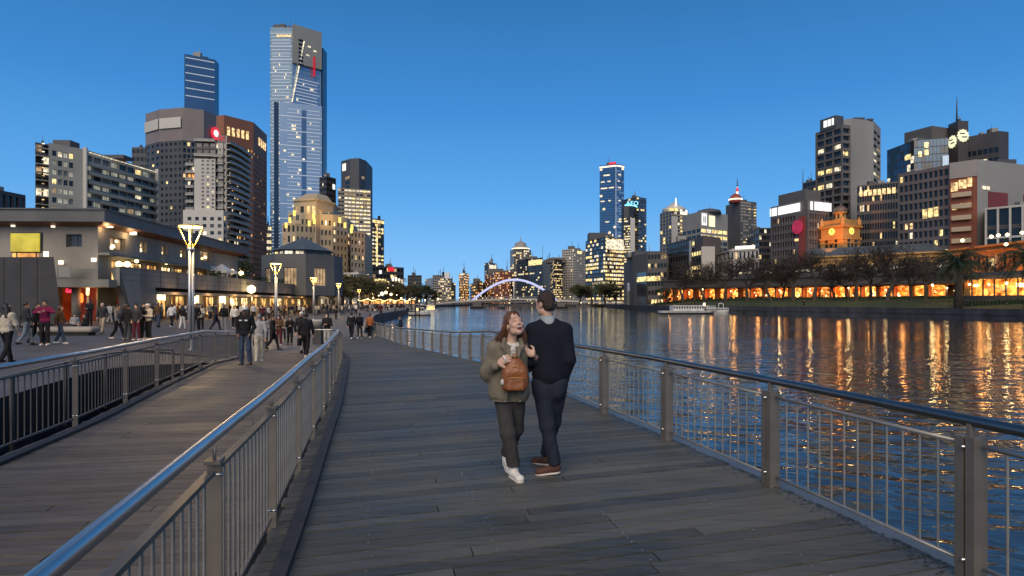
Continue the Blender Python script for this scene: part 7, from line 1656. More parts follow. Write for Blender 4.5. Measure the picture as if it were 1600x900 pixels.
        for a in range(8):
            for b in range(a+1, 8):
                ca, cb = np.array(corner[a]), np.array(corner[b])
                if abs(ca-cb).sum() != 1: continue
                fa = F[I[:, 0]+ca[0], I[:, 1]+ca[1], I[:, 2]+ca[2]]; fb = F[I[:, 0]+cb[0], I[:, 1]+cb[1], I[:, 2]+cb[2]]; x = (fa < 0) != (fb < 0)
                t = np.where(x, fa/(fa-fb+1e-12), 0)[:, None]; P += np.where(x[:, None], ca+t*(cb-ca), 0); cnt += x
        P = (I+P/np.maximum(cnt, 1)[:, None])*s.h+s.lo-np.array(org)
        faces = []
        for ax in range(3):
            o = [k for k in range(3) if k != ax]
            sa = [slice(1, -1)]*3; sb = [slice(1, -1)]*3; sa[ax] = slice(0, n[ax]-1); sb[ax] = slice(1, n[ax])
            A = S[tuple(sa)]; B = S[tuple(sb)]; e = np.argwhere(A != B)
            if not len(e): continue
            off = np.ones(3, int); off[ax] = 0; e = e+off; flip = S[e[:, 0], e[:, 1], e[:, 2]]
            q = []
            for d0, d1 in ((-1, -1), (0, -1), (0, 0), (-1, 0)):
                z = e.copy(); z[:, o[0]] += d0; z[:, o[1]] += d1; q.append(ids[z[:, 0], z[:, 1], z[:, 2]])
            q = np.stack(q, 1)
            if ax == 1: flip = ~flip
            q[~flip] = q[~flip][:, ::-1]; faces.append(q[(q >= 0).all(1)])
        faces = np.concatenate(faces); me = bpy.data.meshes.new(name)
        me.vertices.add(len(P)); me.vertices.foreach_set('co', P.ravel()); me.loops.add(faces.size); me.loops.foreach_set('vertex_index', faces.ravel())
        me.polygons.add(len(faces)); me.polygons.foreach_set('loop_start', np.arange(0, faces.size, 4)); me.polygons.foreach_set('loop_total', np.full(len(faces), 4))
        me.polygons.foreach_set('use_smooth', np.ones(len(faces), bool)); me.update(calc_edges=True); me.validate(); me.materials.append(mat)
        return me
def cloth(name, col, rough=.85, var=.14, bump=.25, bs=90): return surf(name, col, rough, var=var, scale=9, bump=bump, bscale=bs, spec=.25)
def V3(*a): return np.array(a, float)
def lerp3(a, b, t): return a+(b-a)*t
# ---- crowd figures: a few poses, each with separate clothes; local -Y is the way the person faces
def hand(f, w, d, side, r=.0105, L=.09):
    """five separate fingers on a palm: w wrist, d direction of the hand"""
    d = d/np.linalg.norm(d); up = V3(0, 0, 1) if abs(d[2]) < .8 else V3(0, -1, 0); s_ = np.cross(d, up); s_ /= np.linalg.norm(s_); n = np.cross(s_, d)
    f.ell(w+d*.045, (.034, .03, .045), k=.02); 
    for i, (o, l) in enumerate(((-.026, .062), (-.009, .072), (.009, .068), (.025, .054))):
        a = w+d*.07+s_*o; b = a+d*l*.5-n*.006; c = b+d*l*.42-n*.02; f.cone(a, b, r, r*.95, k=.008); f.cone(b, c, r*.95, r*.8, k=.006)
    a = w+d*.03+s_*.03*side; f.cone(a, a+s_*.03*side+d*.025-n*.012, r*1.15, r, k=.01); f.cone(a+s_*.03*side+d*.025-n*.012, a+s_*.034*side+d*.055-n*.02, r, r*.85, k=.008)
def skel(pose):
    J = dict(hipL=V3(.09, 0, .93), hipR=V3(-.09, 0, .93), kneeL=V3(.1, -.02, .5), kneeR=V3(-.1, -.02, .5), ankL=V3(.1, .02, .09), ankR=V3(-.1, .02, .09),
             shL=V3(.18, 0, 1.43), shR=V3(-.18, 0, 1.43), elL=V3(.235, .02, 1.13), elR=V3(-.235, .02, 1.13), wrL=V3(.23, -.06, .88), wrR=V3(-.23, -.06, .88), hdL=V3(0, -.1, -1), hdR=V3(0, -.1, -1), head=V3(0, -.015, 1.63), z=0)
    if pose == 'walk': J.update(kneeL=V3(.09, -.16, .52), ankL=V3(.09, -.26, .1), kneeR=V3(-.09, .06, .49), ankR=V3(-.09, .3, .15), elL=V3(.24, .1, 1.15), wrL=V3(.22, .06, .92), elR=V3(-.24, -.06, 1.14), wrR=V3(-.21, -.2, .95))
    if pose == 'stride': J.update(kneeL=V3(.08, .05, .49), ankL=V3(.08, .22, .13), kneeR=V3(-.09, -.12, .51), ankR=V3(-.09, -.2, .09), elL=V3(.23, -.06, 1.14), wrL=V3(.16, -.22, 1.02), elR=V3(-.24, .1, 1.15), wrR=V3(-.22, .08, .9))
    if pose == 'phone': J.update(elL=V3(.24, -.02, 1.14), elR=V3(-.24, -.02, 1.14), wrL=V3(.08, -.27, 1.17), wrR=V3(-.08, -.27, 1.15), hdL=V3(-.5, -.6, .3), hdR=V3(.5, -.6, .3), head=V3(0, -.04, 1.62))
    if pose == 'pocket': J.update(elL=V3(.26, .05, 1.16), elR=V3(-.26, .05, 1.16), wrL=V3(.19, -.08, .96), wrR=V3(-.19, -.08, .96), hdL=V3(-.4, -.4, -.7), hdR=V3(.4, -.4, -.7), kneeL=V3(.12, -.02, .5), ankL=V3(.14, .02, .09), ankR=V3(-.12, .02, .09))
    if pose == 'hug': J.update(elL=V3(.32, -.1, 1.3), wrL=V3(.12, -.3, 1.34), elR=V3(-.32, -.1, 1.28), wrR=V3(-.12, -.3, 1.3), hdL=V3(-.8, -.4, 0), hdR=V3(.8, -.4, 0), head=V3(.02, -.06, 1.62))
    if pose == 'sit':
        dz = V3(0, 0, -.45); 
        for k in ('hipL', 'hipR', 'shL', 'shR', 'elL', 'elR', 'head'): J[k] = J[k]+dz
        J.update(kneeL=V3(.12, -.42, .5), kneeR=V3(-.12, -.42, .5), ankL=V3(.12, -.45, .09), ankR=V3(-.12, -.45, .09), wrL=V3(.12, -.3, .62), wrR=V3(-.12, -.3, .62), hdL=V3(-.3, -.8, -.2), hdR=V3(.3, -.8, -.2))
    return J
POSES = {}
def make_pose(pose, q=1):
    J = skel(pose); B = (-.42, -.6, -.02); T_ = (.42, .5, 1.8); out = {}
    def torso(f, gr, k=.05):
        hm = (J['hipL']+J['hipR'])/2; sm = (J['shL']+J['shR'])/2
        f.ell(lerp3(hm, sm, .82), (.175+gr, .105+gr, .17+gr*.5), k=k); f.ell(lerp3(hm, sm, .45), (.15+gr, .1+gr, .18), k=k); f.ell(lerp3(hm, sm, .08), (.16+gr, .11+gr, .13), k=k)
        f.cone(J['shL']*V3(.9, 1, 1), J['shR']*V3(.9, 1, 1), .06+gr, k=k)
    def leg(f, s_, r0, r1, r2, end=1.0):
        f.cone(J['hip'+s_], J['knee'+s_], r0, r1, k=.05); a = lerp3(J['knee'+s_], J['ank'+s_], end); f.cone(J['knee'+s_], a, r1, r2, k=.04)
    def arm(f, s_, r0, r1, r2, end=1.0):
        f.cone(J['sh'+s_], J['el'+s_], r0, r1, k=.04); f.cone(J['el'+s_], lerp3(J['el'+s_], J['wr'+s_], end), r1, r2, k=.03)
    # body
    f = Field(B, T_, .0125*q); torso(f, -.02)
    for s_ in 'LR': leg(f, s_, .075, .05, .04); arm(f, s_, .045, .036, .026); hand(f, J['wr'+s_], J['hd'+s_], 1 if s_ == 'L' else -1, .0125); f.cone(J['ank'+s_], J['ank'+s_]+V3(0, -.13, -.045), .04, .032, k=.03)
    h = J['head']; sm = (J['shL']+J['shR'])/2; f.cone(sm+V3(0, .01, .02), h+V3(0, .01, -.06), .052, .05, k=.03); f.ell(h+V3(0, .01, .035), (.074, .092, .098), k=.02); f.ell(h+V3(0, -.025, -.035), (.057, .066, .078), k=.03)
    f.cone(h+V3(0, -.09, .015), h+V3(0, -.108, -.02), .011, .016, k=.012)
    for sg in (-1, 1): f.ell(h+V3(sg*.074, .01, -.005), (.013, .026, .034), k=.008); f.ell(h+V3(sg*.03, -.092, .014), (.014, .011, .009), k=.006, op='sub')
    f.ell(h+V3(0, -.094, -.058), (.024, .01, .006), k=.004, op='sub')
    out['body'] = f.mesh('body', M['black'])
    f = Field(B, T_, .015*q); torso(f, .022)
    for s_ in 'LR': arm(f, s_, .066, .054, .042, .96)
    f.wrinkle(.006, 34, 3, (1, 1, 1.6)); hz = (J['hipL'][2]+J['hipR'][2])/2
    f.plane(2, hz-.06, 1); f.ell(sm+V3(0, -.02, .11), (.06, .06, .07), k=.02, op='sub'); f.cone(sm+V3(0, .02, .06), sm+V3(0, .03, .09), .062, .06, k=.02); f.ell(sm+V3(0, -.01, .12), (.05, .052, .06), k=.0, op='sub')
    out['top'] = f.mesh('jacket', M['black'])
    f = Field(B, T_, .015*q)
    for s_ in 'LR': leg(f, s_, .094, .07, .062, .93)
    f.ell((J['hipL']+J['hipR'])/2+V3(0, .01, .02), (.158, .115, .12), k=.05); f.wrinkle(.006, 30, 5, (1.2, 1.2, .8)); f.plane(2, .075, 1); out['trousers'] = f.mesh('trousers', M['black'])
    for s_ in 'LR':
        a = J['ank'+s_]; pit = 0; lo = a+V3(-.09, -.24, -.12); f = Field(lo, a+V3(.09, .12, .08), .0125); f.cone(a+V3(0, .03, -.045), a+V3(0, -.13, -.055), .045, .04, k=.03); f.cone(a+V3(0, 0, .02), a+V3(0, -.03, -.04), .05, .05, k=.03); f.plane(2, a[2]-.09, 1); out['shoe'+s_] = f.mesh('shoe', M['white'])
    def hairmesh(kind):
        f = Field(h+V3(-.2, -.2, -.5), h+V3(.2, .25, .2), .0125*q)
        if kind in ('short', 'long', 'bun'):
            f.ell(h+V3(0, .02, .05), (.086, .102, .1), k=.02); f.ell(h+V3(0, -.1, -.02), (.075, .06, .085), k=.03, op='sub')
            if kind == 'short': f.ell(h+V3(0, .0, -.09), (.12, .14, .07), k=.02, op='sub')
            if kind == 'long':
                for sx in (-.06, -.03, 0, .03, .06): f.cone(h+V3(sx, .06, .02), h+V3(sx*1.5, .1, -.27), .045, .035, k=.03)
                for sg in (-1, 1): f.cone(h+V3(sg*.075, 0, .02), h+V3(sg*.1, -.03, -.22), .026, .022, k=.03)
            if kind == 'bun': f.ell(h+V3(0, .05, .15), (.045, .045, .045), k=.02); f.ell(h+V3(0, .0, -.09), (.12, .14, .07), k=.02, op='sub')
            f.wrinkle(.004, 70, 4, (1, 1, .3))
        if kind == 'cap':
            f.ell(h+V3(0, .012, .06), (.089, .106, .085), k=.02); f.plane(2, h[2]+.045, 1); f.ell(h+V3(0, -.12, .05), (.07, .075, .012), k=.012)
        if kind == 'hood': f.ell(h+V3(0, .03, .02), (.1, .115, .125), k=.02); f.ell(h+V3(0, -.11, -.01), (.075, .08, .1), k=.02, op='sub'); f.cone(h+V3(0, .06, -.1), sm+V3(0, .06, .03), .08, .1, k=.03)
        return f.mesh('hair' if kind not in ('cap', 'hood') else kind, M['black'])
    out['hair'] = hairmesh; out['cache'] = {}; out['J'] = J
    
    if q == 1: POSES[pose] = out
    return out
CL = {k: cloth('cloth_'+k, c) for k, c in dict(black=(.012, .012, .014), navy=(.012, .016, .03), charcoal=(.035, .035, .038), grey=(.16, .16, .165), lightgrey=(.34, .33, .32), white=(.62, .6, .57), cream=(.5, .44, .34), beige=(.36, .29, .21), brown=(.1, .055, .03), maroon=(.17, .012, .06), rust=(.36, .115, .04), olive=(.1, .09, .06), denim=(.04, .06, .1), paledenim=(.15, .18, .22), pink=(.45, .3, .28), wine=(.08, .015, .025)).items()}
SK = {k: surf('skin_'+k, c, .5, var=.08, scale=12) for k, c in dict(a=(.48, .29, .21), b=(.33, .19, .125), c=(.2, .11, .07)).items()}
HR = {k: surf('hair_'+k, c, .5, var=.4, scale=30, stretch=(1, 1, .2)) for k, c in dict(dark=(.012, .009, .008), brown=(.05, .025, .014), grey=(.2, .19, .18), white=(.65, .63, .6), blond=(.3, .2, .1)).items()}
def slot(o, mat): o.material_slots[0].link = 'OBJECT'; o.material_slots[0].material = mat
def person(p, hgt, pose, rot, top, leg, shoe, hair, label, skin='a', hcol='dark', group='people on the promenade', extra=None):
    P = POSES.get(pose) or make_pose(pose); k = hgt/1.74; T = thing('person', label, 'person', p, group); T.scale = (k, k, k); T.rotation_euler = (0, 0, rot)
    slot(link('body', P['body'], T), SK[skin]); slot(link('jacket', P['top'], T), CL[top]); slot(link('trousers', P['trousers'], T), CL[leg])
    for s_ in 'LR': slot(link('shoe', P['shoe'+s_], T), CL[shoe])
    if hair not in P['cache']: P['cache'][hair] = P['hair'](hair)
    o = link(hair if hair in ('cap', 'hood') else 'hair', P['cache'][hair], T); slot(o, HR[hcol] if hair not in ('cap', 'hood') else CL[hcol] if hcol in CL else CL['white'])
    J = P['J']; sm = (J['shL']+J['shR'])/2
    def acc(name, mb, mat): o = link(name, mb.mesh(name, mat), T); return o
    for e in (extra or ()):
        m = MB()
        if e == 'backpack': f = Field(V3(-.22, .02, 1.0), V3(.22, .34, 1.55), .015); f.box((0, .17, 1.26), (.15, .08, .21), .06); f.box((0, .24, 1.17), (.11, .04, .09), .03); o = link('backpack', f.mesh('backpack', CL['black']), T)
        if e == 'mask': m.lathe(tuple(J['head']+V3(0, -.045, -.085)), [(.03, 0), (.056, .02), (.06, .05), (.05, .06)], 12); acc('face_mask', m, CL['white'])
        if e == 'phone': m.box(tuple((J['wrL']+J['wrR'])/2+V3(0, -.08, .04)), (.036, .006, .072), rz=0); acc('phone', m, M['hull_d'])
        if e == 'bag': m.box(tuple(J['wrL']+V3(.0, 0, -.26)), (.05, .12, .14)); m.tube([J['wrL']+V3(0, -.05, -.12), J['wrL']+V3(0, 0, -.02), J['wrL']+V3(0, .05, -.12)], .008, 5); acc('shoulder_bag', m, CL['black'])
        if e == 'bigbag': m.box(tuple(J['wrL']+V3(.03, 0, -.3)), (.06, .2, .24)); m.tube([J['wrL']+V3(0, -.08, -.07), J['wrL']+V3(0, 0, .0), J['wrL']+V3(0, .08, -.07)], .01, 5); acc('tote_bag', m, CL['cream'])
        if e == 'badges':
            for sx in (-.075, .09): m.box((sx, -.142, 1.36), (.045, .006, .02))
            acc('chest_badge', m, CL['white'])
        if e == 'scarf': m.lathe(tuple(sm+V3(0, .01, .03)), [(.09, 0), (.1, .03), (.085, .075), (.07, .08)], 14); acc('scarf', m, CL['lightgrey'])
        if e == 'skirt': m.lathe((0, .0, .5), [(.2, 0), (.17, .25), (.155, .44)], 18); acc('skirt', m, CL['lightgrey'])
    return T
PI = math.pi
def crowd(px, fy, hy, *a, **k):
    p = on_ground(px, fy)
    hgt = (fy-hy)/F*p.y
    person(p, max(1.5, min(1.98, hgt)), *a, **k)
A_W = 0; AWAY = PI
# ground for those on the ramp and the boardwalk gets the plank thickness
for row in (
 (10, 568, 476, 'walk', AWAY, 'cream', 'black', 'black', 'long', 'person in a pale hooded jumper and black trousers walking away at the far left edge', 'a', 'dark', None),
 (40, 540, 473, 'walk', AWAY-.6, 'charcoal', 'paledenim', 'black', 'short', 'person in a charcoal jacket and pale jeans beside the maroon jacket', 'b', 'dark', None),
 (70, 540, 470, 'hug', .3, 'maroon', 'black', 'white', 'short', 'person in a bright maroon jacket and white shoes before the charcoal wall', 'b', 'dark', None),
 (58, 538, 474, 'walk', PI*.5, 'black', 'black', 'black', 'short', 'person in all black half hidden left of the maroon jacket', 'b', 'dark', None),
 (94, 538, 478, 'stride', PI*.6, 'brown', 'denim', 'white', 'long', 'person in a brown coat and blue jeans stepping right of the maroon jacket', 'a', 'brown', None),
 (117, 520, 488, 'sit', .8, 'lightgrey', 'black', 'white', 'short', 'person in a grey top sitting on the low pale bench', 'a', 'dark', None),
 (133, 522, 489, 'sit', -.5, 'black', 'black', 'white', 'long', 'person in black sitting at the right end of the low bench', 'a', 'dark', None),
 (140, 512, 468, 'phone', 0, 'black', 'black', 'black', 'long', 'tall person in black standing before the hanging lanterns', 'a', 'dark', ('phone',)),
 (160, 521, 474, 'walk', .2, 'charcoal', 'beige', 'black', 'hood', 'person in a pink hood and dark skirt walking toward the bench', 'a', 'pink', None),
 (171, 506, 475, 'stride', AWAY, 'white', 'white', 'black', 'short', 'person in white clothes behind the pink hood', 'a', 'brown', None),
 (184, 531, 477, 'walk', PI*.5, 'grey', 'black', 'white', 'short', 'leftmost of the standing group, in a grey jacket with white shoes', 'b', 'dark', None),
 (200, 532, 476, 'pocket', AWAY, 'black', 'charcoal', 'brown', 'short', 'person with back turned in a wide black jacket at the middle of the standing group', 'a', 'dark', None),
 (213, 532, 476, 'pocket', 0, 'charcoal', 'wine', 'white', 'short', 'person in wine trousers facing us in the standing group', 'a', 'dark', None),
 (222, 531, 472, 'hug', PI*.7, 'black', 'black', 'white', 'bun', 'person with a top knot in black in the standing group', 'a', 'dark', None),
 (232, 531, 475, 'phone', -.4, 'cream', 'black', 'white', 'cap', 'person in a cream jacket and white cap at the right of the standing group', 'a', 'white', None),
 (247, 512, 473, 'walk', AWAY, 'brown', 'denim', 'black', 'short', 'person in a brown coat walking away left of the white shirt', 'b', 'grey', None),
 (268, 512, 476, 'walk', AWAY, 'white', 'black', 'white', 'short', 'person in a loose white shirt and black trousers walking away', 'b', 'dark', None),
 (285, 514, 477, 'stride', AWAY, 'black', 'white', 'white', 'long', 'person in a black jacket and white trousers left of the nearest lamp', 'a', 'dark', ('bag',)),
 (306, 518, 475, 'pocket', .3, 'black', 'black', 'black', 'short', 'person in black just right of the nearest lamp pole', 'b', 'dark', None),
 (314, 517, 476, 'phone', .2, 'cream', 'black', 'black', 'long', 'person in a cream jumper holding a dark bag right of the lamp pole', 'a', 'dark', None),
 (327, 500, 475, 'walk', 0, 'lightgrey', 'grey', 'black', 'short', 'person in pale grey far behind the cream jumper', 'a', 'brown', None),
 (337, 516, 474, 'walk', PI*.6, 'charcoal', 'navy', 'black', 'short', 'person in charcoal and navy left of the pale trousers', 'a', 'dark', ('bag',)),
 (350, 518, 476, 'pocket', AWAY, 'black', 'lightgrey', 'white', 'short', 'person in a black jumper and pale grey trousers behind the ramp railing', 'a', 'grey', None),
 (366, 514, 478, 'walk', .4, 'white', 'black', 'white', 'short', 'person in a white top with a dark tote left of the white cap', 'a', 'dark', ('bag',)),
 (383, 571.5, 480.5, 'pocket', 0, 'black', 'denim', 'black', 'cap', 'person in a black jacket with white chest badges and a pale cap, hands in pockets', 'c', 'white', ('badges',)),
 (405, 566, 492, 'stride', AWAY+.3, 'lightgrey', 'cream', 'white', 'short', 'person in pale clothes with a dark bag right behind the white cap', 'a', 'grey', ('bag',)),
 (413, 549, 494, 'phone', 0, 'grey', 'charcoal', 'black', 'long', 'person with long dark hair in a grey coat looking at us behind the pale clothes', 'a', 'dark', None),
 (426, 547, 493, 'walk', PI*.55, 'black', 'black', 'black', 'short', 'person in black with a bag walking left on the ramp', 'b', 'dark', ('bag',)),
 (436, 540, 493, 'phone', 0, 'brown', 'wine', 'white', 'long', 'person in a brown top and red trousers between two dark figures', 'a', 'dark', None),
 (442, 533, 494, 'pocket', .2, 'beige', 'black', 'black', 'long', 'person in a beige jacket behind the red trousers', 'a', 'brown', None),
 (453, 539, 495, 'phone', .4, 'black', 'black', 'black', 'long', 'person with long hair in black looking at a phone, right end of the ramp group', 'a', 'dark', ('phone',)),
 (410, 505, 472, 'hug', AWAY, 'wine', 'black', 'black', 'short', 'person in a dark wine jacket behind the ramp group', 'b', 'dark', ('scarf',)),
 (396, 500, 472, 'walk', 0, 'white', 'black', 'white', 'short', 'person in a white shirt farther behind the white cap', 'a', 'dark', None),
 (478, 561, 490, 'walk', AWAY, 'black', 'black', 'white', 'short', 'person in a bulky black jacket walking away on the ramp by the middle railing', 'a', 'dark', ('bag',)),
 (471, 553, 488, 'walk', AWAY, 'black', 'grey', 'black', 'cap', 'person in a white cap half hidden behind the bulky black jacket', 'a', 'white', None),
 (511, 542, 490, 'phone', 0, 'black', 'lightgrey', 'white', 'hood', 'person in a black hood and white face mask leaning near the railing', 'a', 'black', ('mask',)),
 (549, 531, 489, 'walk', AWAY, 'black', 'black', 'white', 'short', 'person in black with white shoes, left of the three walking away', 'a', 'dark', ('scarf',)),
 (562, 530, 489.5, 'stride', AWAY, 'navy', 'charcoal', 'white', 'short', 'person with a black backpack, middle of the three walking away', 'a', 'dark', ('backpack',)),
 (578, 529, 491, 'walk', AWAY, 'rust', 'black', 'white', 'short', 'person in a rust orange jumper, right of the three walking away', 'a', 'brown', ('bag',)),
 (626, 535, 494, 'phone', -1.3, 'navy', 'navy', 'white', 'short', 'person in dark navy leaning on the river railing with a phone', 'b', 'dark', ('phone',)),
 (556, 491, 475, 'stride', AWAY, 'white', 'black', 'black', 'short', 'distant person in a bright white jacket on the promenade', 'a', 'dark', None),
 (595, 494, 473, 'pocket', 0, 'wine', 'black', 'black', 'short', 'distant person in dark red at the quay edge', 'b', 'dark', None),
 (525, 500, 487, 'pocket', 0, 'black', 'black', 'black', 'hood', 'small dark hooded person at the edge of the promenade', 'a', 'black', None),
): crowd(*row[:10], skin=row[10], hcol=row[11], extra=row[12])
# many small walkers far along the promenade
R = random.Random(12); tops = ['black', 'black', 'charcoal', 'navy', 'grey', 'white', 'cream', 'brown', 'beige']
names = {'black': 'in black', 'charcoal': 'in charcoal', 'navy': 'in navy', 'grey': 'in grey', 'white': 'in white', 'cream': 'in cream', 'brown': 'in brown', 'beige': 'in beige'}
FAR = {}; LOW = {}; USED = set()
def far_person(px, fy, pose, rot, top, leg):
    p = on_ground(px, fy); key = pose
    if key not in FAR:
        P = make_pose(pose, 2.2); bm = bmesh.new(); me = bpy.data.meshes.new('walker'); n = 0
        for src, mi in ((P['body'], 0), (P['top'], 1), (P['trousers'], 2), (P['hair']('short'), 3)):
            bm.from_mesh(src); bm.faces.ensure_lookup_table()
            for f in bm.faces[n:]: f.material_index = mi; f.smooth = True
            n = len(bm.faces)
        bm.to_mesh(me); bm.free()
        for m_ in (SK['a'], CL['black'], CL['black'], HR['dark']): me.materials.append(m_)
        FAR[key] = me
    where = ('below the charcoal corner' if px < 230 else 'before shopfronts left of the second lamp' if px < 330 else 'before shopfronts near the big globe lamp' if px < 400 else 'around the foot of the second lamp' if px < 460 else 'around the third lamp' if px < 510 else 'around the fourth lamp' if px < 545 else 'before the lit cafes' if px < 590 else 'on the quay near the moored cruiser')
    for _ in range(60):
        if (pose, top, leg, where) not in USED: break
        pose, top, leg = R.choice(list(FAR)), R.choice(tops), R.choice(['black', 'charcoal', 'denim', 'lightgrey', 'beige', 'navy'])
    USED.add((pose, top, leg, where)); key = pose
    o = link('person', FAR[key]); o.location = p; o.rotation_euler = (0, 0, rot); k = R.uniform(.92, 1.04); o.scale = (k, k, k)
    for i_, m_ in ((1, CL[top]), (2, CL[leg])): o.material_slots[i_].link = 'OBJECT'; o.material_slots[i_].material = m_
    tag(o, 'walker %s, %s legs, %s %s' % (names[top], leg.replace('lightgrey', 'pale').replace('denim', 'blue'), dict(walk='walking', stride='striding', pocket='standing', phone='hands raised')[pose], where), 'person', 'far walkers on the promenade')

combos = [(R.choice(['walk', 'stride', 'pocket', 'phone']), R.choice(tops), R.choice(['black', 'charcoal', 'denim', 'lightgrey'])) for _ in range(40)]
def scatter(n, x0, x1, y0, y1):
    for k in range(n):
        px = x0+(x1-x0)*(k+R.random())/n; c = R.choice(combos); far_person(px, R.uniform(y0, y1), c[0], R.random()*6.28, c[1], c[2])
scatter(30, 165, 430, 492, 502); scatter(34, 425, 560, 487, 494); scatter(34, 500, 650, 484, 488.5); scatter(14, 330, 480, 490, 496); scatter(24, 240, 470, 488, 494); scatter(26, 165, 300, 496, 505); scatter(22, 300, 470, 489, 499); scatter(20, 540, 640, 481, 485)
# far-bank strollers
for i, (px, lab) in enumerate(((1085, 'tiny person standing on the far path left of the clock tower'), (1256, 'tiny dark person on the far path below the clock tower'), (1512, 'tiny dark person on the far path before the palm tree'))):
    lo, hi = 20., 500.
    for _ in range(50):
        Y = (lo+hi)/2
        if PX(px, Y) > quay_x(Y)+3: hi = Y
        else: lo = Y
    o = link('person', FAR[list(FAR)[i % len(FAR)]]); o.location = (PX(px, Y), Y, .5); tag(o, lab, 'person', 'strollers on the far path')
# low pale bench on the plaza and the round table sign on the ramp
p = on_ground(122, 524); T = thing('bench', 'long low rounded pale bench on the plaza before the charcoal wall', 'bench', p); f = Field((p.x-2.4, p.y-.6, p.z-.1), (p.x+1.6, p.y+.7, p.z+.7), .04); f.box((p.x-.6, p.y, p.z+.32), (1.6, .42, .16), .15, k=.05); link('seat', f.mesh('seat', M['conc'], p), T); m = MB(); m.box((p.x-.6, p.y, p.z+.08), (1.35, .3, .09)); m.build('base', M['under'], T)
p = on_ground(497, 537); T = thing('litter_bin', 'dark bin with a pale bowl shaped lid on the ramp edge', 'bin', p); m = MB(); m.box((p.x, p.y, p.z+.5), (.26, .26, .5)); m.build('body', M['black'], T); m = MB(); m.lathe((p.x, p.y, p.z+1.0), [(.22, 0), (.4, .25), (.55, .42), (.55, .46), (.3, .48)], 18); m.build('lid', M['w_pale'], T)
# ------------------------------------------------------------------ the couple in front
def rotz(t): c, s_ = math.cos(t), math.sin(t); return np.array([[c, -s_, 0], [s_, c, 0], [0, 0, 1.]])
def rotx(t): c, s_ = math.cos(t), math.sin(t); return np.array([[1, 0, 0], [0, c, -s_], [0, s_, c.real]])
def nz(v): v = np.array(v, float); return v/np.linalg.norm(v)
def hand3(f, c, d, back, thumb, curl=.5, k=1.0, spread=1.0):
    """palm centre c, fingers along d, back of the hand facing `back`, thumb on the side `thumb` (+1/-1 along d x back)"""
    d = nz(d); b = nz(np.array(back)-d*np.dot(back, d)); s_ = np.cross(d, b); R3 = np.stack([s_, b, d], 1)
    f.ell(c, (.040*k, .0165*k, .047*k), k=.012, R3=R3)
    for o, l, w in ((-.030, .066, .0088), (-.010, .076, .0094), (.010, .072, .0094), (.029, .056, .0082)):
        p = c+d*.036*k+s_*o*k*(1 if thumb > 0 else -1)*-1; ang = 0; q = p; rr_ = w*k
        for j, (fr, cu) in enumerate(((.45, .35), (.32, .8), (.25, 1.2))):
            dd = nz(d*math.cos(curl*cu)-b*math.sin(curl*cu)+s_*o*1.6*spread*(-1 if thumb > 0 else 1)); e = q+dd*l*fr*k; f.cone(q, e, rr_, rr_*.93, k=.006); q = e; rr_ *= .93
    t0 = c-d*.02*k+s_*thumb*.03*k; t1 = t0+nz(d*.55+s_*thumb*.9-b*.15)*.04*k; t2 = t1+nz(d*1.0+s_*thumb*.25-b*.1)*.032*k
    f.cone(c-d*.028*k, t0, .017*k, .014*k, k=.014); f.cone(t0, t1, .0135*k, .0115*k, k=.01); f.cone(t1, t2, .0115*k, .0095*k, k=.006)
def face(f, hc, R, laugh=False):
    P = lambda *q: hc+R@V3(*q)
    f.ell(P(0, .015, .035), (.073, .092, .092), k=.02, R3=R); f.ell(P(0, -.03, -.035), (.058, .062, .082), k=.03, R3=R)
    f.ell(P(0, -.058, -.1 if laugh else -.092), (.03, .028, .022), k=.025, R3=R)
    for sg in (-1, 1):
        f.ell(P(sg*.037, -.066, -.028), (.023, .02, .022), k=.02, R3=R); f.ell(P(sg*.05, -.02, -.075), (.018, .035, .025), k=.03, R3=R)
    f.cone(P(-.032, -.078, .033), P(.032, -.078, .033), .013, k=.02)
    for sg in (-1, 1): f.ell(P(sg*.031, -.1, .013), (.018, .014, .0095), k=.012, op='sub', R3=R); f.ell(P(sg*.031, -.079, .011), (.0165, .013, .0105), k=.006, R3=R)
    f.cone(P(0, -.084, .02), P(0, -.108, -.018), .0078, .0108, k=.012); f.ell(P(0, -.1, -.024), (.0175, .012, .009), k=.008, R3=R)
    for sg in (-1, 1):
        f.ell(P(sg*.074, .012, -.008), (.012, .02, .031), k=.01, R3=R @ rotz(sg*.35)); f.ell(P(sg*.085, .006, -.006), (.006, .011, .018), k=.004, op='sub', R3=R)
    if laugh: f.ell(P(0, -.1, -.066), (.0265, .036, .0165), k=.006, op='sub', R3=R)
    else: f.ell(P(0, -.094, -.062), (.024, .009, .004), k=.004, op='sub', R3=R); f.cone(P(-.016, -.084, -.055), P(.016, -.084, -.055), .007, k=.008); f.cone(P(-.014, -.083, -.069), P(.014, -.083, -.069), .008, k=.008)
    return P
H_ = .0055
skin_w = surf('skin_woman', (.56, .35, .265), .45, var=.07, scale=14); skin_m = surf('skin_man', (.47, .28, .2), .48, var=.08, scale=14)
hair_w = surf('hair_auburn', (.105, .042, .018), .42, var=.5, scale=26, stretch=(1, 1, .15), spec=.5); hair_m = surf('hair_dark_brown', (.03, .015, .009), .5, var=.5, scale=60, bump=.6, bscale=160)
c_knit = cloth('navy_knit', (.0085, .0105, .021), .9, bump=.5, bs=160); c_jean = cloth('dark_denim', (.016, .022, .036), .8, bump=.3, bs=140); c_jack = cloth('olive_jacket', (.16, .142, .105), .8, bump=.25, bs=70); c_trou = cloth('charcoal_trousers', (.048, .045, .045), .85)
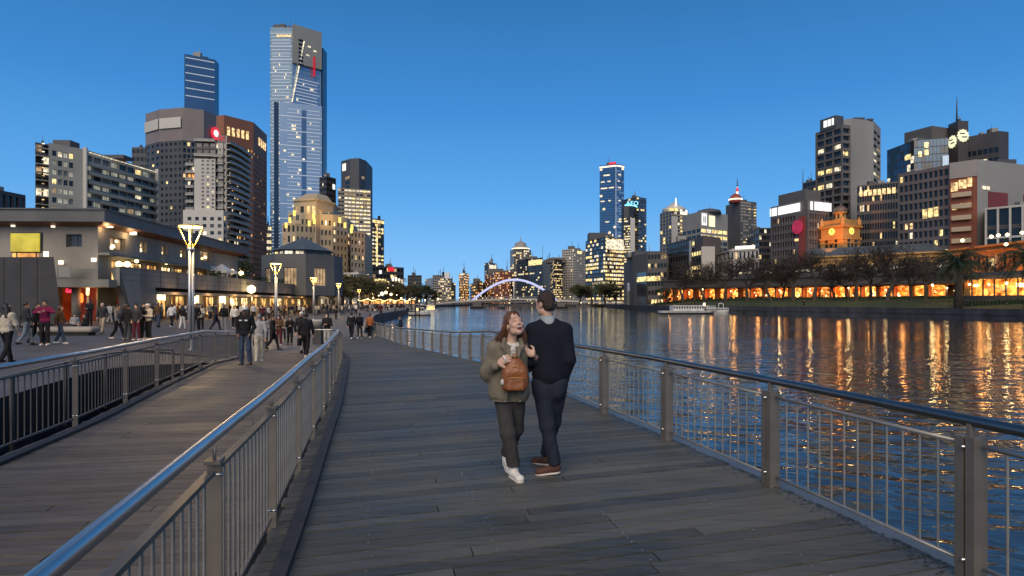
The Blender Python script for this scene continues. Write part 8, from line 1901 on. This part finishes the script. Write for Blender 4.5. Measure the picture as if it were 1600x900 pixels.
c_tee = cloth('white_tee', (.55, .54, .52), .85); c_leath = surf('tan_leather', (.22, .075, .022), .42, var=.22, scale=9, bump=.2, bscale=60); c_leath2 = surf('tan_leather_edge', (.34, .15, .05), .45, var=.15, scale=9); c_shoe = surf('white_canvas', (.66, .64, .6), .7, var=.08, scale=14); c_sole = surf('pale_sole', (.5, .47, .43), .6); c_boot = surf('brown_suede', (.075, .03, .02), .8, var=.2, scale=16)
c_shirt = cloth('grey_blue_shirt', (.3, .35, .38), .8); c_mouth = surf('mouth_inside', (.10, .012, .012), .5); c_lip = surf('lip', (.40, .17, .14), .45); c_tooth = surf('tooth', (.85, .82, .76), .25)
# ---------- man
Tm = thing('person', 'man in a navy jumper and dark jeans seen from behind, walking arm in arm', 'person', (PX(858, 6.08), 6.08, .04), 'couple walking arm in arm')
hipL, hipR = V3(-.075, 0, .9), V3(.085, 0, .9); knL, knR = V3(-.02, -.05, .48), V3(.05, .12, .5); anL, anR = V3(.05, -.06, .115), V3(-.01, .3, .12)
shL, shR = V3(-.172, .0, 1.43), V3(.168, 0, 1.43); elL, elR = V3(-.205, -.075, 1.13), V3(.2, -.05, 1.14); wrL, wrR = V3(-.12, .15, 1.12), V3(.155, .02, .93)
hm = V3(-.04, .02, 1.69); Rm = rotz(math.radians(222)) @ rotx(math.radians(7))
lo, hi = V3(-.36, -.3, -.02), V3(.34, .5, 1.86)
f = Field(lo, hi, H_); f.ell((0, 0, 1.32), (.16, .1, .2), k=.05); f.ell((0, 0, 1.05), (.14, .09, .2), k=.05)
for a, b, c in ((hipL, knL, anL), (hipR, knR, anR)): f.cone(a, b, .075, .05, k=.04); f.cone(b, c, .05, .036, k=.03)
for a, b, c in ((shL, elL, wrL), (shR, elR, wrR)): f.cone(a, b, .05, .038, k=.04); f.cone(b, c, .038, .027, k=.03)
hand3(f, wrL+V3(.04, .05, 0), (.6, .6, 0), (0, 0, 1), 1, .5); hand3(f, wrR+V3(-.02, .02, -.06), (-.2, .2, -1), (1, 0, 0), 1, .5)
f.cone((0, .0, 1.48), (-.03, .01, 1.62), .062, .056, k=.04); Pm = face(f, hm, Rm); link('body', f.mesh('body', skin_m), Tm)
f = Field(hm-.16, hm+.17, .0045); P = Pm
f.ell(P(0, .022, .045), (.081, .098, .094), k=.02, R3=Rm); f.ell(P(0, .055, -.03), (.066, .058, .06), k=.03, R3=Rm)
f.ell(P(0, -.1, -.015), (.078, .075, .088), k=.02, op='sub', R3=Rm); f.ell(P(0, .05, -.13), (.1, .1, .055), k=.02, op='sub', R3=Rm)
for sg in (-1, 1): f.ell(P(sg*.085, -.005, -.03), (.022, .045, .05), k=.012, op='sub', R3=Rm)
f.wrinkle(.0035, 120, 2, (1, 1, .5)); link('hair', f.mesh('hair', hair_m), Tm)
# shirt collar
f = Field((-.13, -.12, 1.46), (.12, .14, 1.62), .0045); f.cone((-.005, .0, 1.5), (-.025, .012, 1.555), .078, .07, k=0); f.cone((-.01, .0, 1.46), (-.03, .012, 1.62), .062, .06, k=0, op='sub'); f.plane(2, 1.575, -1); link('shirt_collar', f.mesh('shirt_collar', c_shirt), Tm)
# jumper: torso and sleeves in one knitted surface
f = Field((-.36, -.26, .8), (.36, .42, 1.62), H_)
f.ell((0, .0, 1.33), (.195, .125, .2), k=.06); f.ell((0, -.005, 1.13), (.18, .122, .22), k=.06); f.ell((0, 0, .97), (.168, .122, .13), k=.05)
f.cone((-.055, .01, 1.5), shL+V3(.02, 0, .0), .048, .06, k=.06); f.cone((.05, .01, 1.5), shR+V3(-.02, 0, .0), .048, .06, k=.06)
for a, b, c in ((shL, elL, wrL), (shR, elR, wrR)): f.cone(a, b, .068, .06, k=.045); f.cone(b, c, .059, .043, k=.03)
f.wrinkle(.0045, 13, 9, (1, 1, .8)); f.wrinkle(.0018, 34, 4, (1, 1, 1))
f.plane(2, .885, 1); f.ell((-.02, .01, 1.575), (.07, .066, .03), k=.01, op='sub')
link('jumper', f.mesh('jumper', c_knit), Tm)
f = Field((-.26, -.3, .05), (.27, .48, 1.0), H_)
f.ell((0, .01, .9), (.152, .106, .1), k=.05); f.ell((-.07, -.03, .83), (.085, .085, .1), k=.05); f.ell((.07, -.025, .83), (.085, .085, .1), k=.05)
for a, b, c in ((hipL, knL, anL), (hipR, knR, anR)): f.cone(a, b, .1, .074, k=.04); f.cone(b, lerp3(b, c, .96), .073, .06, k=.03)
f.wrinkle(.005, 18, 6, (1.2, 1.2, .5), True); f.wrinkle(.0018, 40, 1); f.plane(2, .085, 1); link('trousers', f.mesh('trousers', c_jean), Tm)
def shoe(T, an, toe, lift, up_mat, L=.2):
    t = nz(toe); s_ = np.cross(t, V3(0, 0, 1)); s_ = nz(s_); up = nz(np.cross(s_, t)); g = an+V3(0, 0, -an[2])+V3(0, 0, lift); heel = g-t*.055; tip = g+t*L
    f = Field(np.minimum(heel, tip)-.1, np.maximum(np.maximum(heel, tip)+.1, an+.06), .0045)
    f.cone(g-t*.02+up*.055, g+t*(L-.05)+up*.035, .043, .033, k=.02); f.cone(an+V3(0, 0, .0), g-t*.02+up*.06, .046, .046, k=.03); f.ell(g+t*(L-.055)+up*.036, (.042, .042, .034), k=.02)
    R3 = np.stack([t, s_, up], 1); f.box(g+t*.07-up*.02, (.2, .08, .035), .004, k=.0, op='sub', R3=R3); me = f.mesh('shoe', up_mat); o = link('shoe', me, T); ORG[o] = Vector()
    f = Field(np.minimum(heel, tip)-.09, np.maximum(heel, tip)+.09, .0045); f.cone(g-t*.015+up*.012, g+t*(L-.05)+up*.012, .046, .041, k=.02); f.box(g+t*.07+up*.06, (.25, .1, .04), .004, k=0, op='sub', R3=R3); f.box(g+t*.07-up*.038, (.25, .1, .04), .004, k=0, op='sub', R3=R3); link('sole', f.mesh('sole', c_sole), o)
    if up_mat is c_shoe:
        m = MB()
        for j in range(4): p = g+t*(.03+.025*j)+up*(.095-.012*j); m.tube([p-s_*.022, p+up*.004, p+s_*.022], .0035, 4)
        link('laces', m.mesh('laces', c_tee), o)
shoe(Tm, anL, (-.92, .02, -.12), .012, c_boot); shoe(Tm, anR, (-.75, .6, -.1), .0, c_boot)
# ---------- woman
Tw = thing('person', 'laughing woman with auburn hair in an olive jacket holding his arm', 'person', (PX(797, 5.93), 5.93, .04), 'couple walking arm in arm')
hw = V3(.04, -.03, 1.495); Rw = rotz(math.radians(27)) @ np.array([[math.cos(.14), 0, -math.sin(.14)], [0, 1, 0], [math.sin(.14), 0, math.cos(.14)]]) @ rotx(math.radians(-20))
hR, hL = V3(-.08, 0, .84), V3(.07, 0, .84); kR, kL = V3(-.02, -.07, .45), V3(.06, .1, .46); aR, aL = V3(.035, -.02, .115), V3(-.035, .29, .16)
sR, sL = V3(-.155, -.01, 1.265), V3(.135, .09, 1.265); eR, eL = V3(-.21, .0, 1.04), V3(.175, .27, 1.06); wR, wL = V3(-.125, -.17, 1.105), V3(.25, .05, 1.165)
f = Field((-.36, -.36, -.02), (.36, .42, 1.68), H_); f.ell((0, 0, 1.15), (.13, .09, .17), k=.05); f.ell((0, 0, .92), (.13, .09, .16), k=.05)
for a, b, c in ((hL, kL, aL), (hR, kR, aR)): f.cone(a, b, .07, .045, k=.04); f.cone(b, c, .045, .032, k=.03)
for a, b, c in ((sL, eL, wL), (sR, eR, wR)): f.cone(a, b, .04, .033, k=.03); f.cone(b, c, .033, .023, k=.02)
f.cone((.01, .01, 1.29), (.03, -.01, 1.42), .05, .047, k=.035)
for sg in (-1, 1): f.cone((.015, .0, 1.285), (.02+sg*.12, .01, 1.27), .03, .03, k=.03)
hand3(f, V3(-.078, -.225, 1.15), (.75, -.25, .5), (-.2, -.9, .2), 1, 1.0)
f.cone(wL, V3(.228, -.008, 1.19), .022, .021, k=.02); hand3(f, V3(.2, -.022, 1.212), (-.85, .1, .42), (.1, -1, .1), 1, .3, .95)
Pw = face(f, hw, Rw, True); link('body', f.mesh('body', skin_w), Tw)
P = Pw
# open laughing mouth, teeth, lips, brows, closed eyes
f = Field(hw-.14, hw+.14, .004); f.ell(P(0, -.066, -.066), (.03, .02, .02), k=0, R3=Rw); link('mouth', f.mesh('mouth', c_mouth), Tw)
m = MB(); m.tube([P(x, -.0905+9*x*x, -.0545+3*x*x) for x in np.linspace(-.021, .021, 9)], .0048, 6); link('teeth', m.mesh('teeth', c_tooth), Tw)
m = MB(); ring = [P(.0275*math.cos(t), -.0935+8.5*(.0275*math.cos(t))**2+(.004 if math.sin(t) < 0 else 0), -.066+.0175*math.sin(t)+(.006*math.cos(t)**2)) for t in np.linspace(0, 2*PI, 25)]; m.tube(ring, .0030, 6); link('lips', m.mesh('lips', c_lip), Tw)
m = MB()
for sg in (-1, 1):
    m.tube([P(sg*x, -.0925+8*(x-.012)**2, .036+.004*math.sin((x-.012)/.034*PI)) for x in np.linspace(.012, .047, 6)], [.0018, .003, .003, .003, .0025, .0012], 5)
    m.tube([P(sg*x, -.0925+8*(x-.014)**2, .0105+.0035*math.sin((x-.016)/.03*PI)) for x in np.linspace(.016, .046, 6)], .0014, 5)
link('brow', m.mesh('brow', hair_w), Tw)
m = MB(); m.lathe(P(-.077, .004, -.047), [(.001, -.004), (.005, 0), (.001, .004)], 8); link('earring', m.mesh('earring', c_tooth), Tw)
# hair: a close cap plus many wavy locks blown back over the shoulder
f = Field(hw-V3(.22, .18, .3), hw+V3(.2, .24, .18), .0055)
f.ell(P(0, .03, .045), (.082, .098, .096), k=.02, R3=Rw); f.ell(P(0, -.112, -.02), (.068, .07, .108), k=.02, op='sub', R3=Rw)
f.cone(P(-.055, .05, .0), hw+V3(-.13, .07, -.17), .045, .04, k=.04); f.cone(P(.03, .08, -.02), hw+V3(.02, .13, -.17), .06, .05, k=.05); f.cone(P(.07, .03, -.02), hw+V3(.095, .03, -.15), .026, .026, k=.03)
f.ell(P(-.09, -.012, -.02), (.03, .03, .04), k=.012, op='sub', R3=Rw)
f.wrinkle(.006, 75, 3, (1, 1, .25), True); o_h = link('hair', f.mesh('hair', hair_w), Tw)
Rh = random.Random(3); m = MB()
for k in range(620):
    u_ = Rh.random(); side = -1 if k < 430 else 1
    # root on the scalp along the parting, a point beside the head, then down over the shoulder
    th = Rh.uniform(.1, 1.0); bk_ = Rh.random()
    st = P(side*(.02+.03*th), -.055+.13*bk_, .132-.02*th-.03*abs(bk_-.4))
    md = P(side*(.087+.012*Rh.random()), -.01+.1*bk_, .02-.05*Rh.random())
    if side < 0: en = hw+V3(-.215+.16*Rh.random()*(.6+.4*bk_)+.04*bk_, -.03+.15*bk_, -.25+.12*Rh.random()); m2 = hw+V3(-.105-.03*Rh.random()+.04*bk_, .02+.08*bk_, -.07-.03*Rh.random())
    else: en = hw+V3(.075+.05*Rh.random(), -.03+.1*bk_, -.2+.08*Rh.random()); m2 = hw+V3(.105+.01*Rh.random()-.02*bk_, .0+.07*bk_, -.06-.03*Rh.random())
    ph = Rh.random()*6; pts = []; C4 = [st, md, m2, en]
    for j in range(11):
        u = j/10; p = (1-u)**3*st+3*u*(1-u)**2*(md+(md-(st+m2)/2)*.35)+3*u*u*(1-u)*m2+u**3*en; a_ = .014*u*u; pts.append(p+V3(a_*math.sin(u*10+ph), a_*math.cos(u*9+ph), a_*.5*math.sin(u*12+ph)))
    r0 = Rh.uniform(.0016, .0036); m.tube(pts, [r0*.6]+[r0]*7+[r0*.9, r0*.7, r0*.2], 4, cap=False)
link('locks', m.mesh('locks', hair_w), o_h)
o = Tw
# white tee
f = Field((-.16, -.16, .98), (.2, .12, 1.37), H_); f.ell((.015, -.005, 1.16), (.135, .112, .17), k=.03); f.cone((-.07, 0, 1.27), (.1, 0, 1.27), .05, k=.04); f.ell((.02, -.03, 1.375), (.075, .075, .065), k=.01, op='sub'); f.wrinkle(.003, 45, 2); link('tee_shirt', f.mesh('tee_shirt', c_tee), Tw)
m = MB()
for z, y_ in ((1.245, -.112), (1.222, -.118)): m.tube([(x, y_+1.8*(x-.02)**2, z) for x in np.linspace(-.02, .07, 7)], .0028, 4)
link('printed_line', m.mesh('printed_line', CL['lightgrey']), Tw)
# olive jacket
f = Field((-.36, -.36, .7), (.36, .36, 1.4), H_)
f.ell((0, .0, 1.17), (.175, .125, .16), k=.06); f.ell((-.005, .0, .98), (.19, .14, .2), k=.06); f.ell((-.012, .0, .83), (.2, .15, .16), k=.05)
f.cone((-.05, .02, 1.3), sR, .055, .062, k=.05); f.cone((.06, .03, 1.3), sL, .055, .058, k=.05)
for a, b, c in ((sR, eR, wR), (sL, eL, wL)): q_ = 1 if c is wR else .8; f.cone(a, b, .068*q_, .072*q_, k=.04); f.cone(b, lerp3(b, c, .9), .072*q_, .05*q_, k=.035)
f.ell(eR+V3(-.0, .0, -.02), (.07, .07, .07), k=.04)
f.wrinkle(.009, 12, 5, (1, 1, .7)); f.wrinkle(.004, 27, 12, (1.3, 1.3, .6), True)
f.cone((.03, -.13, 1.37), (.035, -.15, 1.14), .08, .02, k=.008, op='sub'); f.cone((.035, -.17, 1.04), (.032, -.17, .72), .02, .07, k=.008, op='sub'); f.cone((.02, -.01, 1.45), (.015, -.0, 1.27), .085, .06, k=.01, op='sub')
f.plane(2, .75, 1); link('jacket', f.mesh('jacket', c_jack), Tw)
f = Field((-.14, -.22, 1.1), (.22, .14, 1.42), .0045)
for sg, x0, x1 in ((-1, -.055, -.005), (1, .105, .075)):
    f.cone((x0+.0, -.035, 1.345), (x0+sg*.012, -.105, 1.285), .02, .024, k=.02); f.cone((x0+sg*.012, -.105, 1.285), (x1, -.155, 1.17), .02, .011, k=.02)
f.cone((-.05, .04, 1.345), (.1, .045, 1.345), .022, .022, k=.03); f.cone((-.055, -.03, 1.345), (-.05, .04, 1.345), .02, .022, k=.02); f.cone((.105, -.03, 1.345), (.1, .045, 1.345), .02, .022, k=.02); link('collar', f.mesh('collar', c_jack), Tw)
m = MB()
for x in (-.045, .095): m.tube([(x, -.147, .768), (x, -.156, .768)], .008, 8)
link('snap_button', m.mesh('snap_button', M['bolt']), Tw)
m = MB(); m.tube([(-.19+.012*j, -.118-.0028*j, .812-.002*j) for j in range(10)], .004, 5); m.tube([(-.205, -.03, .765), (-.15, -.115, .763), (-.05, -.15, .762)], .006, 5); link('pocket_seam', m.mesh('pocket_seam', c_jack), Tw)
f = Field((-.06, -.31, 1.02), (.02, -.1, 1.2), .0045)
# trousers
f = Field((-.24, -.22, .06), (.22, .42, .95), H_); f.ell((0, 0, .87), (.15, .11, .1), k=.04)
for a, b, c in ((hR, kR, aR), (hL, kL, aL)): f.cone(a, b, .088, .07, k=.035); f.cone(b, lerp3(b, c, .93), .07, .063, k=.03)
f.wrinkle(.005, 18, 8, (1.2, 1.2, .5), True); f.plane(2, .115, 1); link('trousers', f.mesh('trousers', c_trou), Tw)
shoe(Tw, aR, (.42, -.9, -.06), .0, c_shoe, .19); shoe(Tw, aL, (.25, -.75, -.55), .045, c_shoe, .19)
# tan leather backpack worn in front, and what she holds
Tb = thing('backpack', 'tan leather backpack hanging on the chest of the laughing woman', 'backpack', (PX(797, 5.93), 5.93, .04))
f = Field((-.16, -.4, .82), (.25, -.08, 1.26), .005); f.box((.045, -.205, .985), (.122, .07, .115), .05); f.ell((.045, -.2, 1.09), (.092, .062, .105), k=.05); f.wrinkle(.0045, 24, 3); f.wrinkle(.002, 60, 8); link('bag_body', f.mesh('bag_body', c_leath), Tb)
f = Field((-.1, -.36, .84), (.2, -.2, 1.1), .005); f.box((.05, -.275, .945), (.088, .028, .062), .025); f.wrinkle(.003, 40, 5); link('front_pocket', f.mesh('front_pocket', c_leath), Tb)
m = MB(); m.tube([(-.035, -.288, .99), (.0, -.304, 1.004), (.05, -.308, 1.008), (.1, -.304, 1.004), (.135, -.288, .99)], .0075, 6); m.tube([(-.06, -.235, 1.02), (-.035, -.262, 1.085), (.045, -.272, 1.11), (.125, -.262, 1.085), (.15, -.235, 1.02)], .005, 6); link('zip', m.mesh('zip', c_leath2), Tb)
m = MB()
for x0, x1, z1 in ((.02, -.05, 1.31), (.07, .1, 1.3)):
    pts = [V3(x0, -.215, 1.16), V3(lerp3(x0, x1, .35), -.2, 1.21), V3(lerp3(x0, x1, .75), -.165, 1.275), V3(x1, -.07, z1)]
    for a, b in zip(pts[:-1], pts[1:]): m.bar(a, b, .02, .008, up=(0, -1, .4))
link('strap', m.mesh('strap', c_jack), Tb)
m = MB(); m.tube([(.025, -.225, 1.185), (.03, -.235, 1.215), (.045, -.238, 1.225), (.06, -.235, 1.215), (.065, -.225, 1.185)], .008, 6); link('carry_loop', m.mesh('carry_loop', c_leath2), Tb)
f = Field((-.12, -.33, .9), (-.02, -.2, 1.03), .004); f.ell((-.068, -.262, .965), (.021, .01, .03), k=0, R3=rotz(.5)); link('tag', f.mesh('tag', c_tee), Tb)
Tk = thing('key_fob', 'small pale key fob held in her curled fingers', 'key fob', (PX(797, 5.93), 5.93, .04)); m = MB(); m.tube([(-.06, -.262, 1.205), (-.045, -.268, 1.185), (-.035, -.27, 1.155)], .0085, 8); m.tube([(-.07, -.258, 1.2), (-.06, -.262, 1.207), (-.048, -.262, 1.205)], .007, 6); link('fob_bar', m.mesh('fob_bar', c_tooth), Tk)
